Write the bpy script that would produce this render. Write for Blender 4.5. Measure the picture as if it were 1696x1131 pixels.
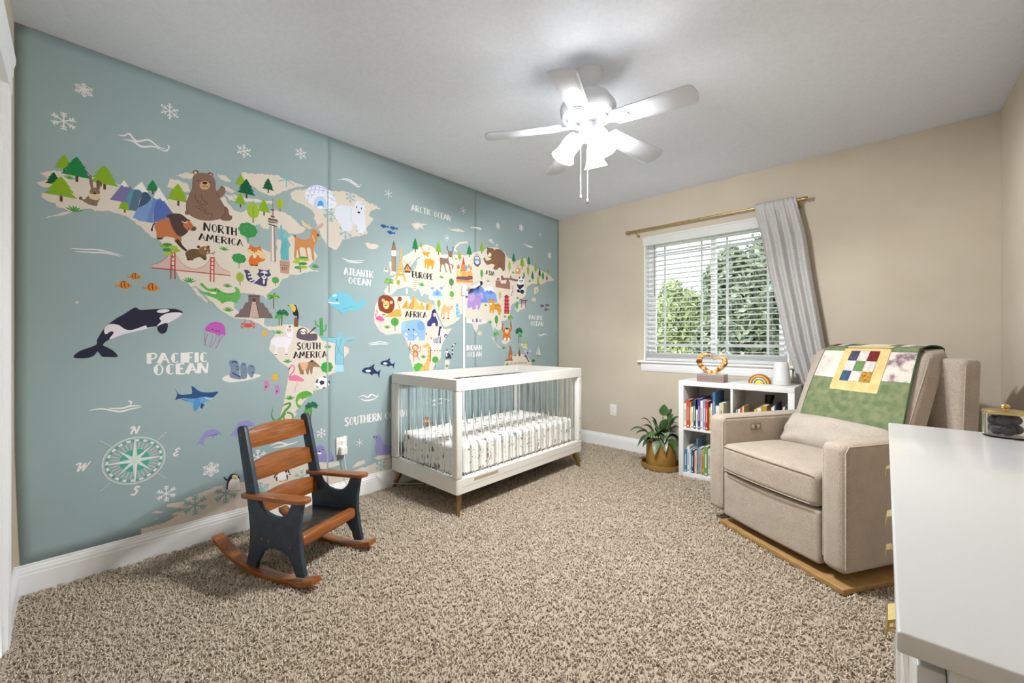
import bpy, bmesh, math, random
import numpy as np
from mathutils import Vector, Matrix
from mathutils.geometry import tessellate_polygon

for _o in list(bpy.data.objects):
    bpy.data.objects.remove(_o, do_unlink=True)
SC = bpy.context.scene
COL = SC.collection
R = math.radians
PI = math.pi
rnd = random.Random(7)

# ------------------------------------------------------------------ camera
FPX, YAW, HORIZON = 669.7, 0.74516, 562.7           # focal length in pixels of the 1696x1131 frame
CAM = Vector((2.703, -3.703, 1.0928))
_cd = bpy.data.cameras.new('camera')
_cam = bpy.data.objects.new('camera', _cd)
COL.objects.link(_cam)
_cam.location = CAM
_cam.rotation_euler = (PI / 2, 0, YAW)
_cd.sensor_fit = 'HORIZONTAL'
_cd.sensor_width = 36.0
_cd.lens = 36.0 * FPX / 1696.0
_cd.shift_y = (HORIZON - 565.5) / 1696.0
_cd.clip_start = 0.02
SC.camera = _cam

# ------------------------------------------------------------------ world, exposure
SC.view_settings.view_transform = 'Standard'
SC.view_settings.look = 'None'
SC.view_settings.gamma = 1.0
SC.view_settings.use_curve_mapping = False
SC.view_settings.exposure = EXPOSURE = 0.58
_w = bpy.data.worlds.new('overcast_sky')
SC.world = _w
_w.use_nodes = True
_nt = _w.node_tree
_bg = _nt.nodes['Background']
_sky = _nt.nodes.new('ShaderNodeTexSky')
_sky.sky_type = 'NISHITA'
_sky.sun_disc = False
_sky.sun_elevation = R(48)
_sky.sun_rotation = R(200)
_sky.air_density = 1.0
_sky.dust_density = 3.0
_sky.ozone_density = 1.0
_mixw = _nt.nodes.new('ShaderNodeMixRGB')
_mixw.inputs[0].default_value = 0.6
_mixw.inputs[2].default_value = (5.4, 5.8, 6.3, 1)
_nt.links.new(_sky.outputs[0], _mixw.inputs[1])
_nt.links.new(_mixw.outputs[0], _bg.inputs[0])
_bg.inputs[1].default_value = 0.44

# room: mural wall x=0, window wall y=0, ceiling z=RH
RW, RD, RH = 3.2045, 3.8746, 2.44
BULB_W = 48.0
SHADE_E = 18.0

# ------------------------------------------------------------------ helpers
_fw = Vector((-math.sin(YAW), math.cos(YAW), 0))
_rt = Vector((math.cos(YAW), math.sin(YAW), 0))
def ray(u, v):
    return _fw + _rt * ((u - 848) / FPX) + Vector((0, 0, -(v - HORIZON) / FPX))
def hit(u, v, axis, val):
    d = ray(u, v)
    return CAM + d * ((val - CAM[axis]) / d[axis])

def lin(c):
    if isinstance(c, str):
        c = c.lstrip('#')
        c = tuple(int(c[i:i + 2], 16) / 255 for i in (0, 2, 4))
    return tuple(x / 12.92 if x <= 0.04045 else ((x + 0.055) / 1.055) ** 2.4 for x in c)

def mat(name, col, rough=0.6, metal=0.0, col2=None, scale=30.0, detail=3.0, bump=0.0, bscale=None,
        stretch=None, spec=0.5, trans=0.0, ior=1.45, lo=0.35, hi=0.65, sheen=0.0, alpha=1.0, coat=0.0):
    m = bpy.data.materials.new(name)
    m.use_nodes = True
    nt = m.node_tree
    b = nt.nodes['Principled BSDF']
    b.inputs['Base Color'].default_value = (*lin(col), 1)
    b.inputs['Roughness'].default_value = rough
    b.inputs['Metallic'].default_value = metal
    b.inputs['Specular IOR Level'].default_value = spec
    b.inputs['Transmission Weight'].default_value = trans
    b.inputs['IOR'].default_value = ior
    b.inputs['Sheen Weight'].default_value = sheen
    b.inputs['Coat Weight'].default_value = coat
    if col2 is not None or bump:
        tc = nt.nodes.new('ShaderNodeTexCoord')
        src = tc.outputs['Object']
        if stretch:
            mp = nt.nodes.new('ShaderNodeMapping')
            mp.inputs['Scale'].default_value = stretch
            nt.links.new(src, mp.inputs['Vector'])
            src = mp.outputs['Vector']
    if col2 is not None:
        n = nt.nodes.new('ShaderNodeTexNoise')
        n.inputs['Scale'].default_value = scale
        n.inputs['Detail'].default_value = detail
        nt.links.new(src, n.inputs['Vector'])
        r = nt.nodes.new('ShaderNodeValToRGB')
        r.color_ramp.elements[0].position = lo
        r.color_ramp.elements[1].position = hi
        r.color_ramp.elements[0].color = (*lin(col), 1)
        r.color_ramp.elements[1].color = (*lin(col2), 1)
        nt.links.new(n.outputs['Fac'], r.inputs['Fac'])
        nt.links.new(r.outputs['Color'], b.inputs['Base Color'])
    if bump:
        n2 = nt.nodes.new('ShaderNodeTexNoise')
        n2.inputs['Scale'].default_value = bscale or scale
        n2.inputs['Detail'].default_value = 4
        nt.links.new(src, n2.inputs['Vector'])
        bp = nt.nodes.new('ShaderNodeBump')
        bp.inputs['Strength'].default_value = bump
        bp.inputs['Distance'].default_value = 0.004
        nt.links.new(n2.outputs['Fac'], bp.inputs['Height'])
        nt.links.new(bp.outputs['Normal'], b.inputs['Normal'])
    return m

def weave(name, col, col2, scale=420.0, bump=0.35, rough=0.9):
    """woven upholstery: two crossed fine wave textures plus slub noise"""
    m = mat(name, col, rough, col2=col2, scale=14, lo=0.3, hi=0.75, sheen=0.25, spec=0.2)
    nt = m.node_tree
    b = nt.nodes['Principled BSDF']
    tc = nt.nodes.new('ShaderNodeTexCoord')
    n = nt.nodes.new('ShaderNodeTexNoise')
    n.inputs['Scale'].default_value = scale
    n.inputs['Detail'].default_value = 2
    nt.links.new(tc.outputs['Object'], n.inputs['Vector'])
    old = b.inputs['Base Color'].links[0].from_socket
    mx = nt.nodes.new('ShaderNodeMixRGB')
    mx.blend_type = 'MULTIPLY'
    mx.inputs[0].default_value = 1.0
    rr = nt.nodes.new('ShaderNodeValToRGB')
    rr.color_ramp.elements[0].position = 0.3
    rr.color_ramp.elements[0].color = (0.68, 0.67, 0.66, 1)
    rr.color_ramp.elements[1].position = 0.7
    nt.links.new(n.outputs['Fac'], rr.inputs['Fac'])
    nt.links.new(old, mx.inputs[1])
    nt.links.new(rr.outputs['Color'], mx.inputs[2])
    nt.links.new(mx.outputs[0], b.inputs['Base Color'])
    bp = nt.nodes.new('ShaderNodeBump')
    bp.inputs['Strength'].default_value = bump
    bp.inputs['Distance'].default_value = 0.002
    nt.links.new(n.outputs['Fac'], bp.inputs['Height'])
    nt.links.new(bp.outputs['Normal'], b.inputs['Normal'])
    return m

def tag(o, label, cat, group=None):
    o['label'] = label
    o['category'] = cat
    if group:
        o['group'] = group
    return o

def thing(name, label, cat, loc=(0, 0, 0), rotz=0.0, group=None):
    o = bpy.data.objects.new(name, None)
    COL.objects.link(o)
    o.empty_display_size = 0.05
    o.location = loc
    o.rotation_euler = (0, 0, rotz)
    return tag(o, label, cat, group)

def link_mesh(name, me, m, parent=None, smooth=False):
    o = bpy.data.objects.new(name, me)
    COL.objects.link(o)
    if m is not None and not me.materials:
        for q in (m if isinstance(m, (list, tuple)) else [m]):
            me.materials.append(q)
    if smooth:
        me.polygons.foreach_set('use_smooth', [True] * len(me.polygons))
    if parent is not None:
        o.parent = parent
    return o

def smooth_angle(me, deg=35):
    me.polygons.foreach_set('use_smooth', [True] * len(me.polygons))
    bm = bmesh.new()
    bm.from_mesh(me)
    for e in bm.edges:
        if len(e.link_faces) == 2 and e.calc_face_angle(0) > R(deg):
            e.smooth = False
    bm.to_mesh(me)
    bm.free()

class B:
    """collects shapes into one mesh"""
    def __init__(self):
        self.bm = bmesh.new()
    def box(self, x0, x1, y0, y1, z0, z1, M=None):
        vs = [self.bm.verts.new(Vector((x, y, z)) if M is None else M @ Vector((x, y, z)))
              for x in (x0, x1) for y in (y0, y1) for z in (z0, z1)]
        for f in ((0, 1, 3, 2), (4, 6, 7, 5), (0, 4, 5, 1), (2, 3, 7, 6), (0, 2, 6, 4), (1, 5, 7, 3)):
            self.bm.faces.new([vs[i] for i in f])
        return self
    def prism(self, pts, axis, a, b, M=None):
        """pts: 2D outline in the two other axes (cyclic order x->yz, y->xz, z->xy), extruded from a to b"""
        def mk(p, t):
            if axis == 'x': q = (t, p[0], p[1])
            elif axis == 'y': q = (p[0], t, p[1])
            else: q = (p[0], p[1], t)
            q = Vector(q)
            return q if M is None else M @ q
        lo = [self.bm.verts.new(mk(p, a)) for p in pts]
        hi = [self.bm.verts.new(mk(p, b)) for p in pts]
        n = len(pts)
        for i in range(n):
            self.bm.faces.new((lo[i], lo[(i + 1) % n], hi[(i + 1) % n], hi[i]))
        tri = tessellate_polygon([[Vector((p[0], p[1], 0)) for p in pts]])
        for t in tri:
            try:
                self.bm.faces.new([lo[i] for i in t])
                self.bm.faces.new([hi[i] for i in t])
            except ValueError:
                pass
        return self
    def lathe(self, prof, seg=24, M=None, cap=True):
        """prof: (radius, z) from bottom to top"""
        rings = []
        for r_, z in prof:
            if r_ < 1e-6:
                v = Vector((0, 0, z))
                rings.append([self.bm.verts.new(v if M is None else M @ v)])
            else:
                ring = []
                for i in range(seg):
                    a = 2 * PI * i / seg
                    v = Vector((r_ * math.cos(a), r_ * math.sin(a), z))
                    ring.append(self.bm.verts.new(v if M is None else M @ v))
                rings.append(ring)
        for k in range(len(rings) - 1):
            p, q = rings[k], rings[k + 1]
            for i in range(seg):
                j = (i + 1) % seg
                if len(p) == 1 and len(q) == 1: continue
                if len(p) == 1: self.bm.faces.new((p[0], q[j], q[i]))
                elif len(q) == 1: self.bm.faces.new((p[i], p[j], q[0]))
                else: self.bm.faces.new((p[i], p[j], q[j], q[i]))
        if cap:
            for ring in (rings[0], rings[-1]):
                if len(ring) > 2: self.bm.faces.new(ring)
        return self
    def tube(self, pts, rad, seg=8, closed=False):
        pts = [Vector(p) for p in pts]
        n = len(pts)
        rad = rad if isinstance(rad, (list, tuple)) else [rad] * n
        rings = []
        up = None
        for i, p in enumerate(pts):
            a = pts[(i - 1) % n] if (closed or i > 0) else p
            b = pts[(i + 1) % n] if (closed or i < n - 1) else p
            d = (b - a).normalized()
            if up is None:
                up = Vector((0, 0, 1)) if abs(d.z) < 0.9 else Vector((1, 0, 0))
            s = d.cross(up)
            if s.length < 1e-5: s = d.orthogonal()
            s.normalize()
            up = s.cross(d).normalized()
            rings.append([self.bm.verts.new(p + (s * math.cos(2 * PI * k / seg) + up * math.sin(2 * PI * k / seg)) * rad[i]) for k in range(seg)])
        m = n if closed else n - 1
        for i in range(m):
            p, q = rings[i], rings[(i + 1) % n]
            for k in range(seg):
                self.bm.faces.new((p[k], p[(k + 1) % seg], q[(k + 1) % seg], q[k]))
        if not closed:
            self.bm.faces.new(rings[0]); self.bm.faces.new(rings[-1])
        return self
    def ball(self, c, rx, ry=None, rz=None, seg=16, rings=10):
        ry = ry or rx; rz = rz or rx
        prof = [(math.sin(PI * k / rings), -math.cos(PI * k / rings)) for k in range(rings + 1)]
        prof[0] = (0, -1); prof[-1] = (0, 1)
        M = Matrix.Translation(c) @ Matrix.Diagonal((rx, ry, rz, 1))
        return self.lathe(prof, seg, M)
    def rbox(self, x0, x1, y0, y1, z0, z1, r, n=8, M=None, fn=None):
        """rounded soft box; fn(p) may move a point afterwards"""
        c = Vector(((x0 + x1) / 2, (y0 + y1) / 2, (z0 + z1) / 2))
        h = Vector(((x1 - x0) / 2, (y1 - y0) / 2, (z1 - z0) / 2))
        rr = Vector([min(r, q) for q in h])
        inner = h - rr
        # sample positions per axis: dense at the rounded ends
        def ticks(hh, ri):
            e = [math.sin(PI / 2 * k / 4) for k in range(5)]
            left = [-hh + ri * (1 - math.cos(PI / 2 * k / 4)) * 0 + ri * (k / 4.0) for k in range(4)]
            mid = list(np.linspace(-hh + ri, hh - ri, n))
            right = [-q for q in reversed(left)]
            out = []
            for q in left + mid + right:
                if not out or abs(q - out[-1]) > 1e-6: out.append(float(q))
            return out
        T = [ticks(h[i], rr[i]) for i in range(3)]
        cache = {}
        def vert(i, j, k):
            key = (i, j, k)
            if key in cache: return cache[key]
            p = Vector((T[0][i], T[1][j], T[2][k]))
            q = Vector([max(-inner[a], min(inner[a], p[a])) for a in range(3)])
            d = Vector([(p[a] - q[a]) / rr[a] if rr[a] > 1e-9 else 0 for a in range(3)])
            if d.length > 1e-9:
                m_ = max(abs(t) for t in d)
                d = d.normalized() * m_
                p = q + Vector([d[a] * rr[a] for a in range(3)])
            p = p + c
            if fn: p = fn(p)
            v = self.bm.verts.new(p if M is None else M @ p)
            cache[key] = v
            return v
        N = [len(t) - 1 for t in T]
        for (a, b_, c_) in ((0, 1, 2), (1, 2, 0), (2, 0, 1)):
            for side in (0, N[a]):
                for i in range(N[b_]):
                    for j in range(N[c_]):
                        ids = []
                        for (di, dj) in ((0, 0), (1, 0), (1, 1), (0, 1)):
                            t = [0, 0, 0]
                            t[a] = side; t[b_] = i + di; t[c_] = j + dj
                            ids.append(vert(*t))
                        if side == 0: ids.reverse()
                        self.bm.faces.new(ids)
        return self
    def grid(self, fn, nu, nv, closed_u=False):
        vs = [[self.bm.verts.new(fn(i / nu, j / nv)) for j in range(nv + 1)] for i in range(nu if closed_u else nu + 1)]
        L = len(vs)
        for i in range(nu):
            for j in range(nv):
                a, b = vs[i], vs[(i + 1) % L]
                self.bm.faces.new((a[j], b[j], b[j + 1], a[j + 1]))
        return self
    def mesh(self, name, bevel=0.0, seg=2, smooth=None, recalc=True):
        bm = self.bm
        if recalc: bmesh.ops.recalc_face_normals(bm, faces=bm.faces)
        if bevel:
            es = [e for e in bm.edges if len(e.link_faces) == 2 and e.calc_face_angle(0) > R(28)]
            bmesh.ops.bevel(bm, geom=es, offset=bevel, segments=seg, affect='EDGES', profile=0.5, clamp_overlap=True)
        me = bpy.data.meshes.new(name)
        bm.to_mesh(me)
        bm.free()
        if smooth is None and bevel: smooth = 50
        if smooth: smooth_angle(me, smooth)
        return me
    def obj(self, name, m, parent=None, bevel=0.0, seg=2, smooth=None, recalc=True):
        return link_mesh(name, self.mesh(name, bevel, seg, smooth, recalc), m, parent)

def solidify(o, th, offset=-1):
    md = o.modifiers.new('thickness', 'SOLIDIFY')
    md.thickness = th
    md.offset = offset
    return o

def dup(root, **kw):
    r = root.copy(); COL.objects.link(r)
    for ch in list(root.children):
        c = ch.copy(); COL.objects.link(c); c.parent = r
        for g in list(ch.children):
            d = g.copy(); COL.objects.link(d); d.parent = c
    for k, v in kw.items():
        if k in ('label', 'group', 'category'): r[k] = v
        else: setattr(r, k, v)
    return r

def struct(o):
    o['kind'] = 'structure'
    return o

# ------------------------------------------------------------------ shared materials
M_white = mat('white_paint', '#e9e8e6', 0.45)
M_trim = mat('white_trim_paint', '#f1f1f1', 0.4)
M_ceil = mat('ceiling_paint', '#e2e7f0', 0.9, col2='#dde2eb', scale=60, bump=0.12, bscale=160)
M_wall = mat('beige_wall_paint', '#cdc2b1', 0.85, col2='#c8bcaa', scale=3, bump=0.15, bscale=130)
M_gold = mat('brushed_gold', '#b39a60', 0.34, metal=1.0, col2='#c4ab72', scale=40)
M_black = mat('black_plastic', '#22211f', 0.5)
M_plate = mat('outlet_plastic', '#eeece6', 0.35)
# ================================================================== ROOM
floor = struct(B().box(0, RW, -RD, 0, -0.05, 0.0).obj('floor', mat('carpet_backing', '#b3a391', 0.95, col2='#9f8f7e', scale=220, lo=0.4, hi=0.6)))

# carpet pile: bent yarn strands standing on the floor, too many to count
def carpet():
    rg = np.random.default_rng(3)
    m_ = 0.012
    n = 165000
    # more strands towards the camera, where they show larger
    yy = -RD + m_ + (RD - 2 * m_) * rg.random(n) ** 1.25
    xx = m_ + (RW - 2 * m_) * rg.random(n)
    h = rg.uniform(0.010, 0.016, n)
    az = rg.uniform(0, 2 * PI, n)
    lean = rg.uniform(0.15, 0.95, n) * h * 0.95
    w = rg.uniform(0.0020, 0.0034, n)
    verts = np.zeros((n, 9, 3), np.float32)
    ca, sa = np.cos(az), np.sin(az)
    for k, (t, lz, wr) in enumerate(((0.0, 0.0, 1.0), (0.55, 0.62, 1.0), (1.0, 1.0, 0.45))):
        cx = xx + ca * lean * t * t
        cy = yy + sa * lean * t * t
        cz = h * lz * (1 - 0.15 * t)
        for s in range(3):
            b = az + 2 * PI * s / 3 + 1.1 * t
            verts[:, k * 3 + s, 0] = cx + np.cos(b) * w * wr
            verts[:, k * 3 + s, 1] = cy + np.sin(b) * w * wr
            verts[:, k * 3 + s, 2] = np.maximum(cz + (0.3 * w * wr * np.sin(b - az) if k else 0), 0.0003)
    quads = []
    for k in range(2):
        for s in range(3):
            quads.append((k * 3 + s, k * 3 + (s + 1) % 3, k * 3 + 3 + (s + 1) % 3, k * 3 + 3 + s))
    q = np.array(quads, np.int32)
    idx = (np.arange(n, dtype=np.int32)[:, None, None] * 9 + q[None]).reshape(-1)
    tip = (np.arange(n, dtype=np.int32)[:, None] * 9 + np.array([6, 7, 8], np.int32)[None]).reshape(-1)
    me = bpy.data.meshes.new('carpet_pile')
    me.vertices.add(n * 9)
    me.vertices.foreach_set('co', verts.reshape(-1))
    nl = len(idx) + len(tip)
    me.loops.add(nl)
    me.loops.foreach_set('vertex_index', np.concatenate([idx, tip]))
    nq = len(idx) // 4
    me.polygons.add(nq + n)
    st = np.concatenate([np.arange(nq) * 4, nq * 4 + np.arange(n) * 3]).astype(np.int32)
    me.polygons.foreach_set('loop_start', st)
    me.update(calc_edges=True)
    me.polygons.foreach_set('use_smooth', np.ones(nq + n, bool))
    at = me.attributes.new('yarn', 'FLOAT', 'POINT')
    at.data.foreach_set('value', np.repeat(rg.random(n).astype(np.float32), 9))
    m = bpy.data.materials.new('carpet_yarn')
    m.use_nodes = True
    nt = m.node_tree
    b = nt.nodes['Principled BSDF']
    b.inputs['Roughness'].default_value = 0.95
    b.inputs['Specular IOR Level'].default_value = 0.1
    a = nt.nodes.new('ShaderNodeAttribute')
    a.attribute_name = 'yarn'
    r = nt.nodes.new('ShaderNodeValToRGB')
    els = r.color_ramp.elements
    els[0].position, els[0].color = 0.0, (*lin('#9f8c76'), 1)
    els[1].position, els[1].color = 1.0, (*lin('#dacdbb'), 1)
    e = els.new(0.16); e.color = (*lin('#b7a691'), 1)
    e = els.new(0.30); e.color = (*lin('#c9baa6'), 1)
    nt.links.new(a.outputs['Fac'], r.inputs['Fac'])
    nt.links.new(r.outputs['Color'], b.inputs['Base Color'])
    o = link_mesh('carpet_pile', me, m, floor)
    o['kind'] = 'stuff'
    o['label'] = 'tan speckled frieze carpet pile'
carpet()

struct(B().box(-0.12, RW + 0.12, -RD - 0.12, 0.14, RH, RH + 0.1).obj('ceiling', M_ceil))
struct(B().box(-0.12, 0, -RD - 0.12, 0.14, -0.05, RH).obj('wall_left', M_wall))
struct(B().box(RW, RW + 0.12, -RD - 0.12, 0.14, -0.05, RH).obj('wall_right', M_wall))
WX0, WX1, WZ0, WZ1 = 1.008, 2.165, 0.872, 2.072
struct(B().box(0, WX0, 0, 0.14, -0.05, RH).box(WX1, RW, 0, 0.14, -0.05, RH)
       .box(WX0, WX1, 0, 0.14, -0.05, WZ0).box(WX0, WX1, 0, 0.14, WZ1, RH).obj('wall_far', M_wall))
DX0, DX1, DZ = 0.462, 1.27, 1.985                     # door opening in the near wall
struct(B().box(0, DX0, -RD - 0.12, -RD, -0.05, RH).box(DX1, RW, -RD - 0.12, -RD, -0.05, RH)
       .box(DX0, DX1, -RD - 0.12, -RD, DZ, RH).obj('wall_near', M_wall))

# baseboards: flat board, ledge, cove and top bead
BB = [(0, 0), (0.016, 0), (0.016, 0.088), (0.0145, 0.092), (0.0145, 0.104), (0.012, 0.108), (0.0105, 0.118), (0.008, 0.122), (0.008, 0.13), (0.006, 0.132), (0, 0.132)]
struct(B().prism(BB, 'y', -RD, 0).obj('baseboard_left', M_trim))
struct(B().prism([(-a, z) for a, z in BB], 'x', 0.016, RW).obj('baseboard_far', M_trim))
struct(B().prism([(RW - a, z) for a, z in BB], 'y', -RD, -0.016).obj('baseboard_right', M_trim))
struct(B().prism([(-RD + a, z) for a, z in BB], 'x', 0.016, 0.374).obj('baseboard_near', M_trim))

# near door with fluted casing and a corniced head
door = struct(thing('door_1', 'white panel door in fluted casing', 'door'))
del door['label'], door['category']
B().box(DX0 + 0.012, DX1 - 0.012, -RD - 0.075, -RD - 0.035, 0.012, DZ - 0.01).obj('door_leaf', M_trim, door, bevel=0.002)
def casing(x0, x1, z0, z1):
    n = 5
    pts = [(x0, -RD), (x0, -RD + 0.017)]
    w = (x1 - x0 - 0.02) / n
    for k in range(n):
        a = x0 + 0.01 + k * w
        pts += [(a, -RD + 0.019), (a + w * 0.2, -RD + 0.019), (a + w * 0.35, -RD + 0.013), (a + w * 0.75, -RD + 0.013), (a + w * 0.9, -RD + 0.019)]
    pts += [(x1, -RD + 0.017), (x1, -RD)]
    B().prism(pts, 'z', z0, z1).obj('casing_board', M_trim, door)
casing(0.376, 0.460, 0.0, 1.985)
casing(DX1 + 0.002, DX1 + 0.094, 0.0, 1.985)
head = [(-RD, 1.985), (-RD + 0.0195, 1.985), (-RD + 0.0195, 2.05), (-RD + 0.022, 2.058), (-RD + 0.023, 2.085), (-RD + 0.028, 2.105), (-RD + 0.028, 2.122), (-RD, 2.132)]
B().prism(head, 'x', 0.356, DX1 + 0.112).obj('head_casing', M_trim, door)
B().box(DX0 - 0.001, DX0 + 0.01, -RD - 0.12, -RD + 0.004, 0, DZ).box(DX1 - 0.01, DX1 + 0.001, -RD - 0.12, -RD + 0.004, 0, DZ).obj('jamb', M_trim, door)
for hz in (0.25, 1.75):
    B().box(DX0 + 0.004, DX0 + 0.02, -RD - 0.036, -RD - 0.03, hz, hz + 0.09).obj('hinge', M_gold, door, bevel=0.001)

# ------------------------------------------------------------------ window
win = struct(thing('window_1', 'x', 'x'))
del win['label'], win['category']
Mv = mat('white_vinyl', '#f0f0ee', 0.35)
Mg = mat('window_glass', '#ffffff', 0.0, trans=1.0, ior=1.0, spec=0.3)
# jamb liner of the reveal
B().box(WX0, WX0 + 0.012, 0.0, 0.14, WZ0, WZ1).obj('reveal_side', M_trim, win)
B().box(WX1 - 0.012, WX1, 0.0, 0.14, WZ0, WZ1).obj('reveal_side', M_trim, win)
B().box(WX0 + 0.012, WX1 - 0.012, 0.0, 0.14, WZ1 - 0.012, WZ1).obj('reveal_head', M_trim, win)
fx0, fx1, fz0, fz1 = WX0 + 0.012, WX1 - 0.012, WZ0 + 0.024, WZ1 - 0.012
def frame(x0, x1, z0, z1, y0, y1, w, name):
    B().box(x0, x0 + w, y0, y1, z0, z1).box(x1 - w, x1, y0, y1, z0, z1).box(x0 + w, x1 - w, y0, y1, z0, z0 + w).box(x0 + w, x1 - w, y0, y1, z1 - w, z1).obj(name, Mv, win, bevel=0.002)
frame(fx0, fx1, fz0, fz1, 0.075, 0.135, 0.03, 'window_frame')
xm = 1.600
def sash(x0, x1, y0):
    z0, z1 = fz0 + 0.03, fz1 - 0.03
    frame(x0, x1, z0, z1, y0, y0 + 0.028, 0.04, 'sash')
    B().box(x0 + 0.04, x1 - 0.04, y0 + 0.012, y0 + 0.016, z0 + 0.04, z1 - 0.04).obj('pane', Mg, win)
    for gx in (x0 + 0.12, x1 - 0.12):
        B().box(gx - 0.009, gx + 0.009, y0 + 0.017, y0 + 0.023, z0 + 0.04, z1 - 0.04).obj('grille_bar', Mv, win)
    for gz in (z0 + 0.12, z1 - 0.12):
        B().box(x0 + 0.04, x1 - 0.04, y0 + 0.0172, y0 + 0.0228, gz - 0.009, gz + 0.009).obj('grille_bar', Mv, win)
sash(fx0 + 0.03, xm + 0.02, 0.078)
sash(xm - 0.02, fx1 - 0.03, 0.107)
# stool and apron
B().prism([(0.14, WZ0), (-0.03, WZ0), (-0.042, WZ0 + 0.006), (-0.045, WZ0 + 0.014), (-0.042, WZ0 + 0.021), (0.14, WZ0 + 0.023)], 'x', WX0, WX1).obj('window_sill', M_trim, win)
B().prism([(0.0, WZ0), (-0.03, WZ0), (-0.042, WZ0 + 0.006), (-0.045, WZ0 + 0.014), (-0.042, WZ0 + 0.021), (0.0, WZ0 + 0.023)], 'x', 0.955, WX0).prism([(0.0, WZ0), (-0.03, WZ0), (-0.042, WZ0 + 0.006), (-0.045, WZ0 + 0.014), (-0.042, WZ0 + 0.021), (0.0, WZ0 + 0.023)], 'x', WX1, WX1 + 0.052).obj('sill_horn', M_trim, win)
B().prism([(0, WZ0), (-0.02, WZ0), (-0.02, WZ0 - 0.02), (-0.014, WZ0 - 0.055), (-0.008, WZ0 - 0.075), (0, WZ0 - 0.08)], 'x', 0.985, WX1 + 0.022).obj('apron', M_trim, win)

# ------------------------------------------------------------------ blinds
blind = thing('window_blind', 'white wide slat blind hanging in the window, slats open', 'blind', (0, 0, 0))
Mb = mat('blind_slat_vinyl', '#f6f6f5', 0.4)
_nt = Mb.node_tree
_tr = _nt.nodes.new('ShaderNodeBsdfTranslucent'); _tr.inputs[0].default_value = (0.95, 0.95, 0.94, 1)
_mx = _nt.nodes.new('ShaderNodeMixShader'); _mx.inputs[0].default_value = 0.35
_nt.links.new(_nt.nodes['Principled BSDF'].outputs[0], _mx.inputs[1]); _nt.links.new(_tr.outputs[0], _mx.inputs[2])
_nt.links.new(_mx.outputs[0], _nt.nodes['Material Output'].inputs['Surface'])
bx0, bx1 = WX0 + 0.016, WX1 - 0.016
B().prism([(0.058, 1.985), (-0.004, 1.985), (-0.008, 1.99), (-0.008, 2.05), (-0.014, 2.058), (-0.014, 2.064), (0.058, 2.064)], 'x', WX0 - 0.012, WX1 + 0.012).obj('valance', Mb, blind, bevel=0.0)
ns = 23
slat_me = None
for k in range(ns):
    z = 1.965 - k * (1.965 - 0.99) / (ns - 1)
    if slat_me is None:
        sb = B()
        prof = []
        for t in range(7):
            a = t / 6
            prof.append((-0.025 + 0.05 * a, 0.0014 + 0.0016 * math.sin(PI * a)))
        prof += [(0.025, -0.0014), (-0.025, -0.0014)]
        sb.prism(prof, 'x', bx0, bx1)
        slat_me = sb.mesh('slat')
    o = link_mesh('slat', slat_me, Mb, blind)
    o.location = (0, 0.030, z)
    o.rotation_euler = (R(-4), 0, 0)
for k in range(6):
    o = link_mesh('slat', slat_me, Mb, blind)
    o.location = (0, 0.030, 0.968 - 0.0075 * k)
B().box(bx0, bx1, 0.004, 0.056, 0.897, 0.925).obj('bottom_rail', Mb, blind, bevel=0.004)
for lx in (WX0 + 0.12, WX0 + 0.42, WX0 + 0.74, WX1 - 0.12):
    for ly in (0.003, 0.057):
        B().tube([(lx, ly, 0.92), (lx, ly, 1.99)], 0.0009, 4).obj('ladder_cord', Mb, blind)
B().tube([(WX0 + 0.105, -0.006, 1.50), (WX0 + 0.10, -0.003, 1.75), (WX0 + 0.10, 0.0, 1.985)], 0.0035, 6).obj('tilt_wand', mat('wand_plastic', '#6f6a63', 0.3), blind)
# ================================================================== WORLD MAP WALL MURAL
PG = 1.0                                              # print colour gain
_pm = {}
def pmat(c):
    if c not in _pm:
        l = [min(1, q * PG) for q in lin(c)]
        m = mat('print_' + c.lstrip('#'), c, 0.85, spec=0.15)
        m.node_tree.nodes['Principled BSDF'].inputs['Base Color'].default_value = (*l, 1)
        _pm[c] = m
    return _pm[c]
SEA, LAND, WHT, INK = '#9cafb1', '#d9cfc2', '#e9e6e4', '#2e2a28'

def wrinkle(y, z):
    """small folds of the vinyl around the wall socket and along the seam"""
    d = 0.0
    if -2.6 < y < -1.9 and z < 0.75:
        d += 0.0030 * math.exp(-((z - 0.36 - 0.10 * (y + 2.36) ** 2 * 4) / 0.022) ** 2) * math.exp(-((y + 2.33) / 0.11) ** 2)
        d += 0.0022 * math.exp(-((z - 0.28 + 0.15 * (y + 2.36)) / 0.02) ** 2) * math.exp(-((y + 2.36) / 0.10) ** 2)
    return d

mural = thing('wall_mural', 'blue grey world map wall mural printed with animals and landmarks', 'mural', (0, 0, 0))
def wallpt(u, v):
    p = hit(u, v, 0, 0.0)
    return p.y, p.z
SEAM1, SEAM2 = wallpt(542.5, 500)[0], wallpt(787.8, 500)[0]
PANELS = []
M_sea = mat('mural_vinyl', SEA, 0.8, col2='#98abad', scale=2.2, spec=0.2, bump=0.06, bscale=500)
def panel(y0, y1, th, left=None, right_lift=0.0):
    nu, nv = 34, 44
    def fn(s, t):
        z = 0.132 + t * (RH - 0.004 - 0.132)
        ya = y0 if left is None else left(z)
        y = ya + (y1 - ya) * s
        x = 0.0005 + th + wrinkle(y, z)
        if y1 - y < 0.03: x += right_lift * (1 - (y1 - y) / 0.03)
        return (x, y, z)
    o = B().grid(fn, nu, nv).obj('mural_panel', M_sea, mural, smooth=60)
    md = solidify(o, th, -1)
    PANELS.append(o)
    return o
def left_edge(z):
    # the free edge stands a little off the corner towards the floor
    base = wallpt(24.5, 500)[0]
    return base + max(0.0, (0.75 - z)) ** 1.6 * 0.032
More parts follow.
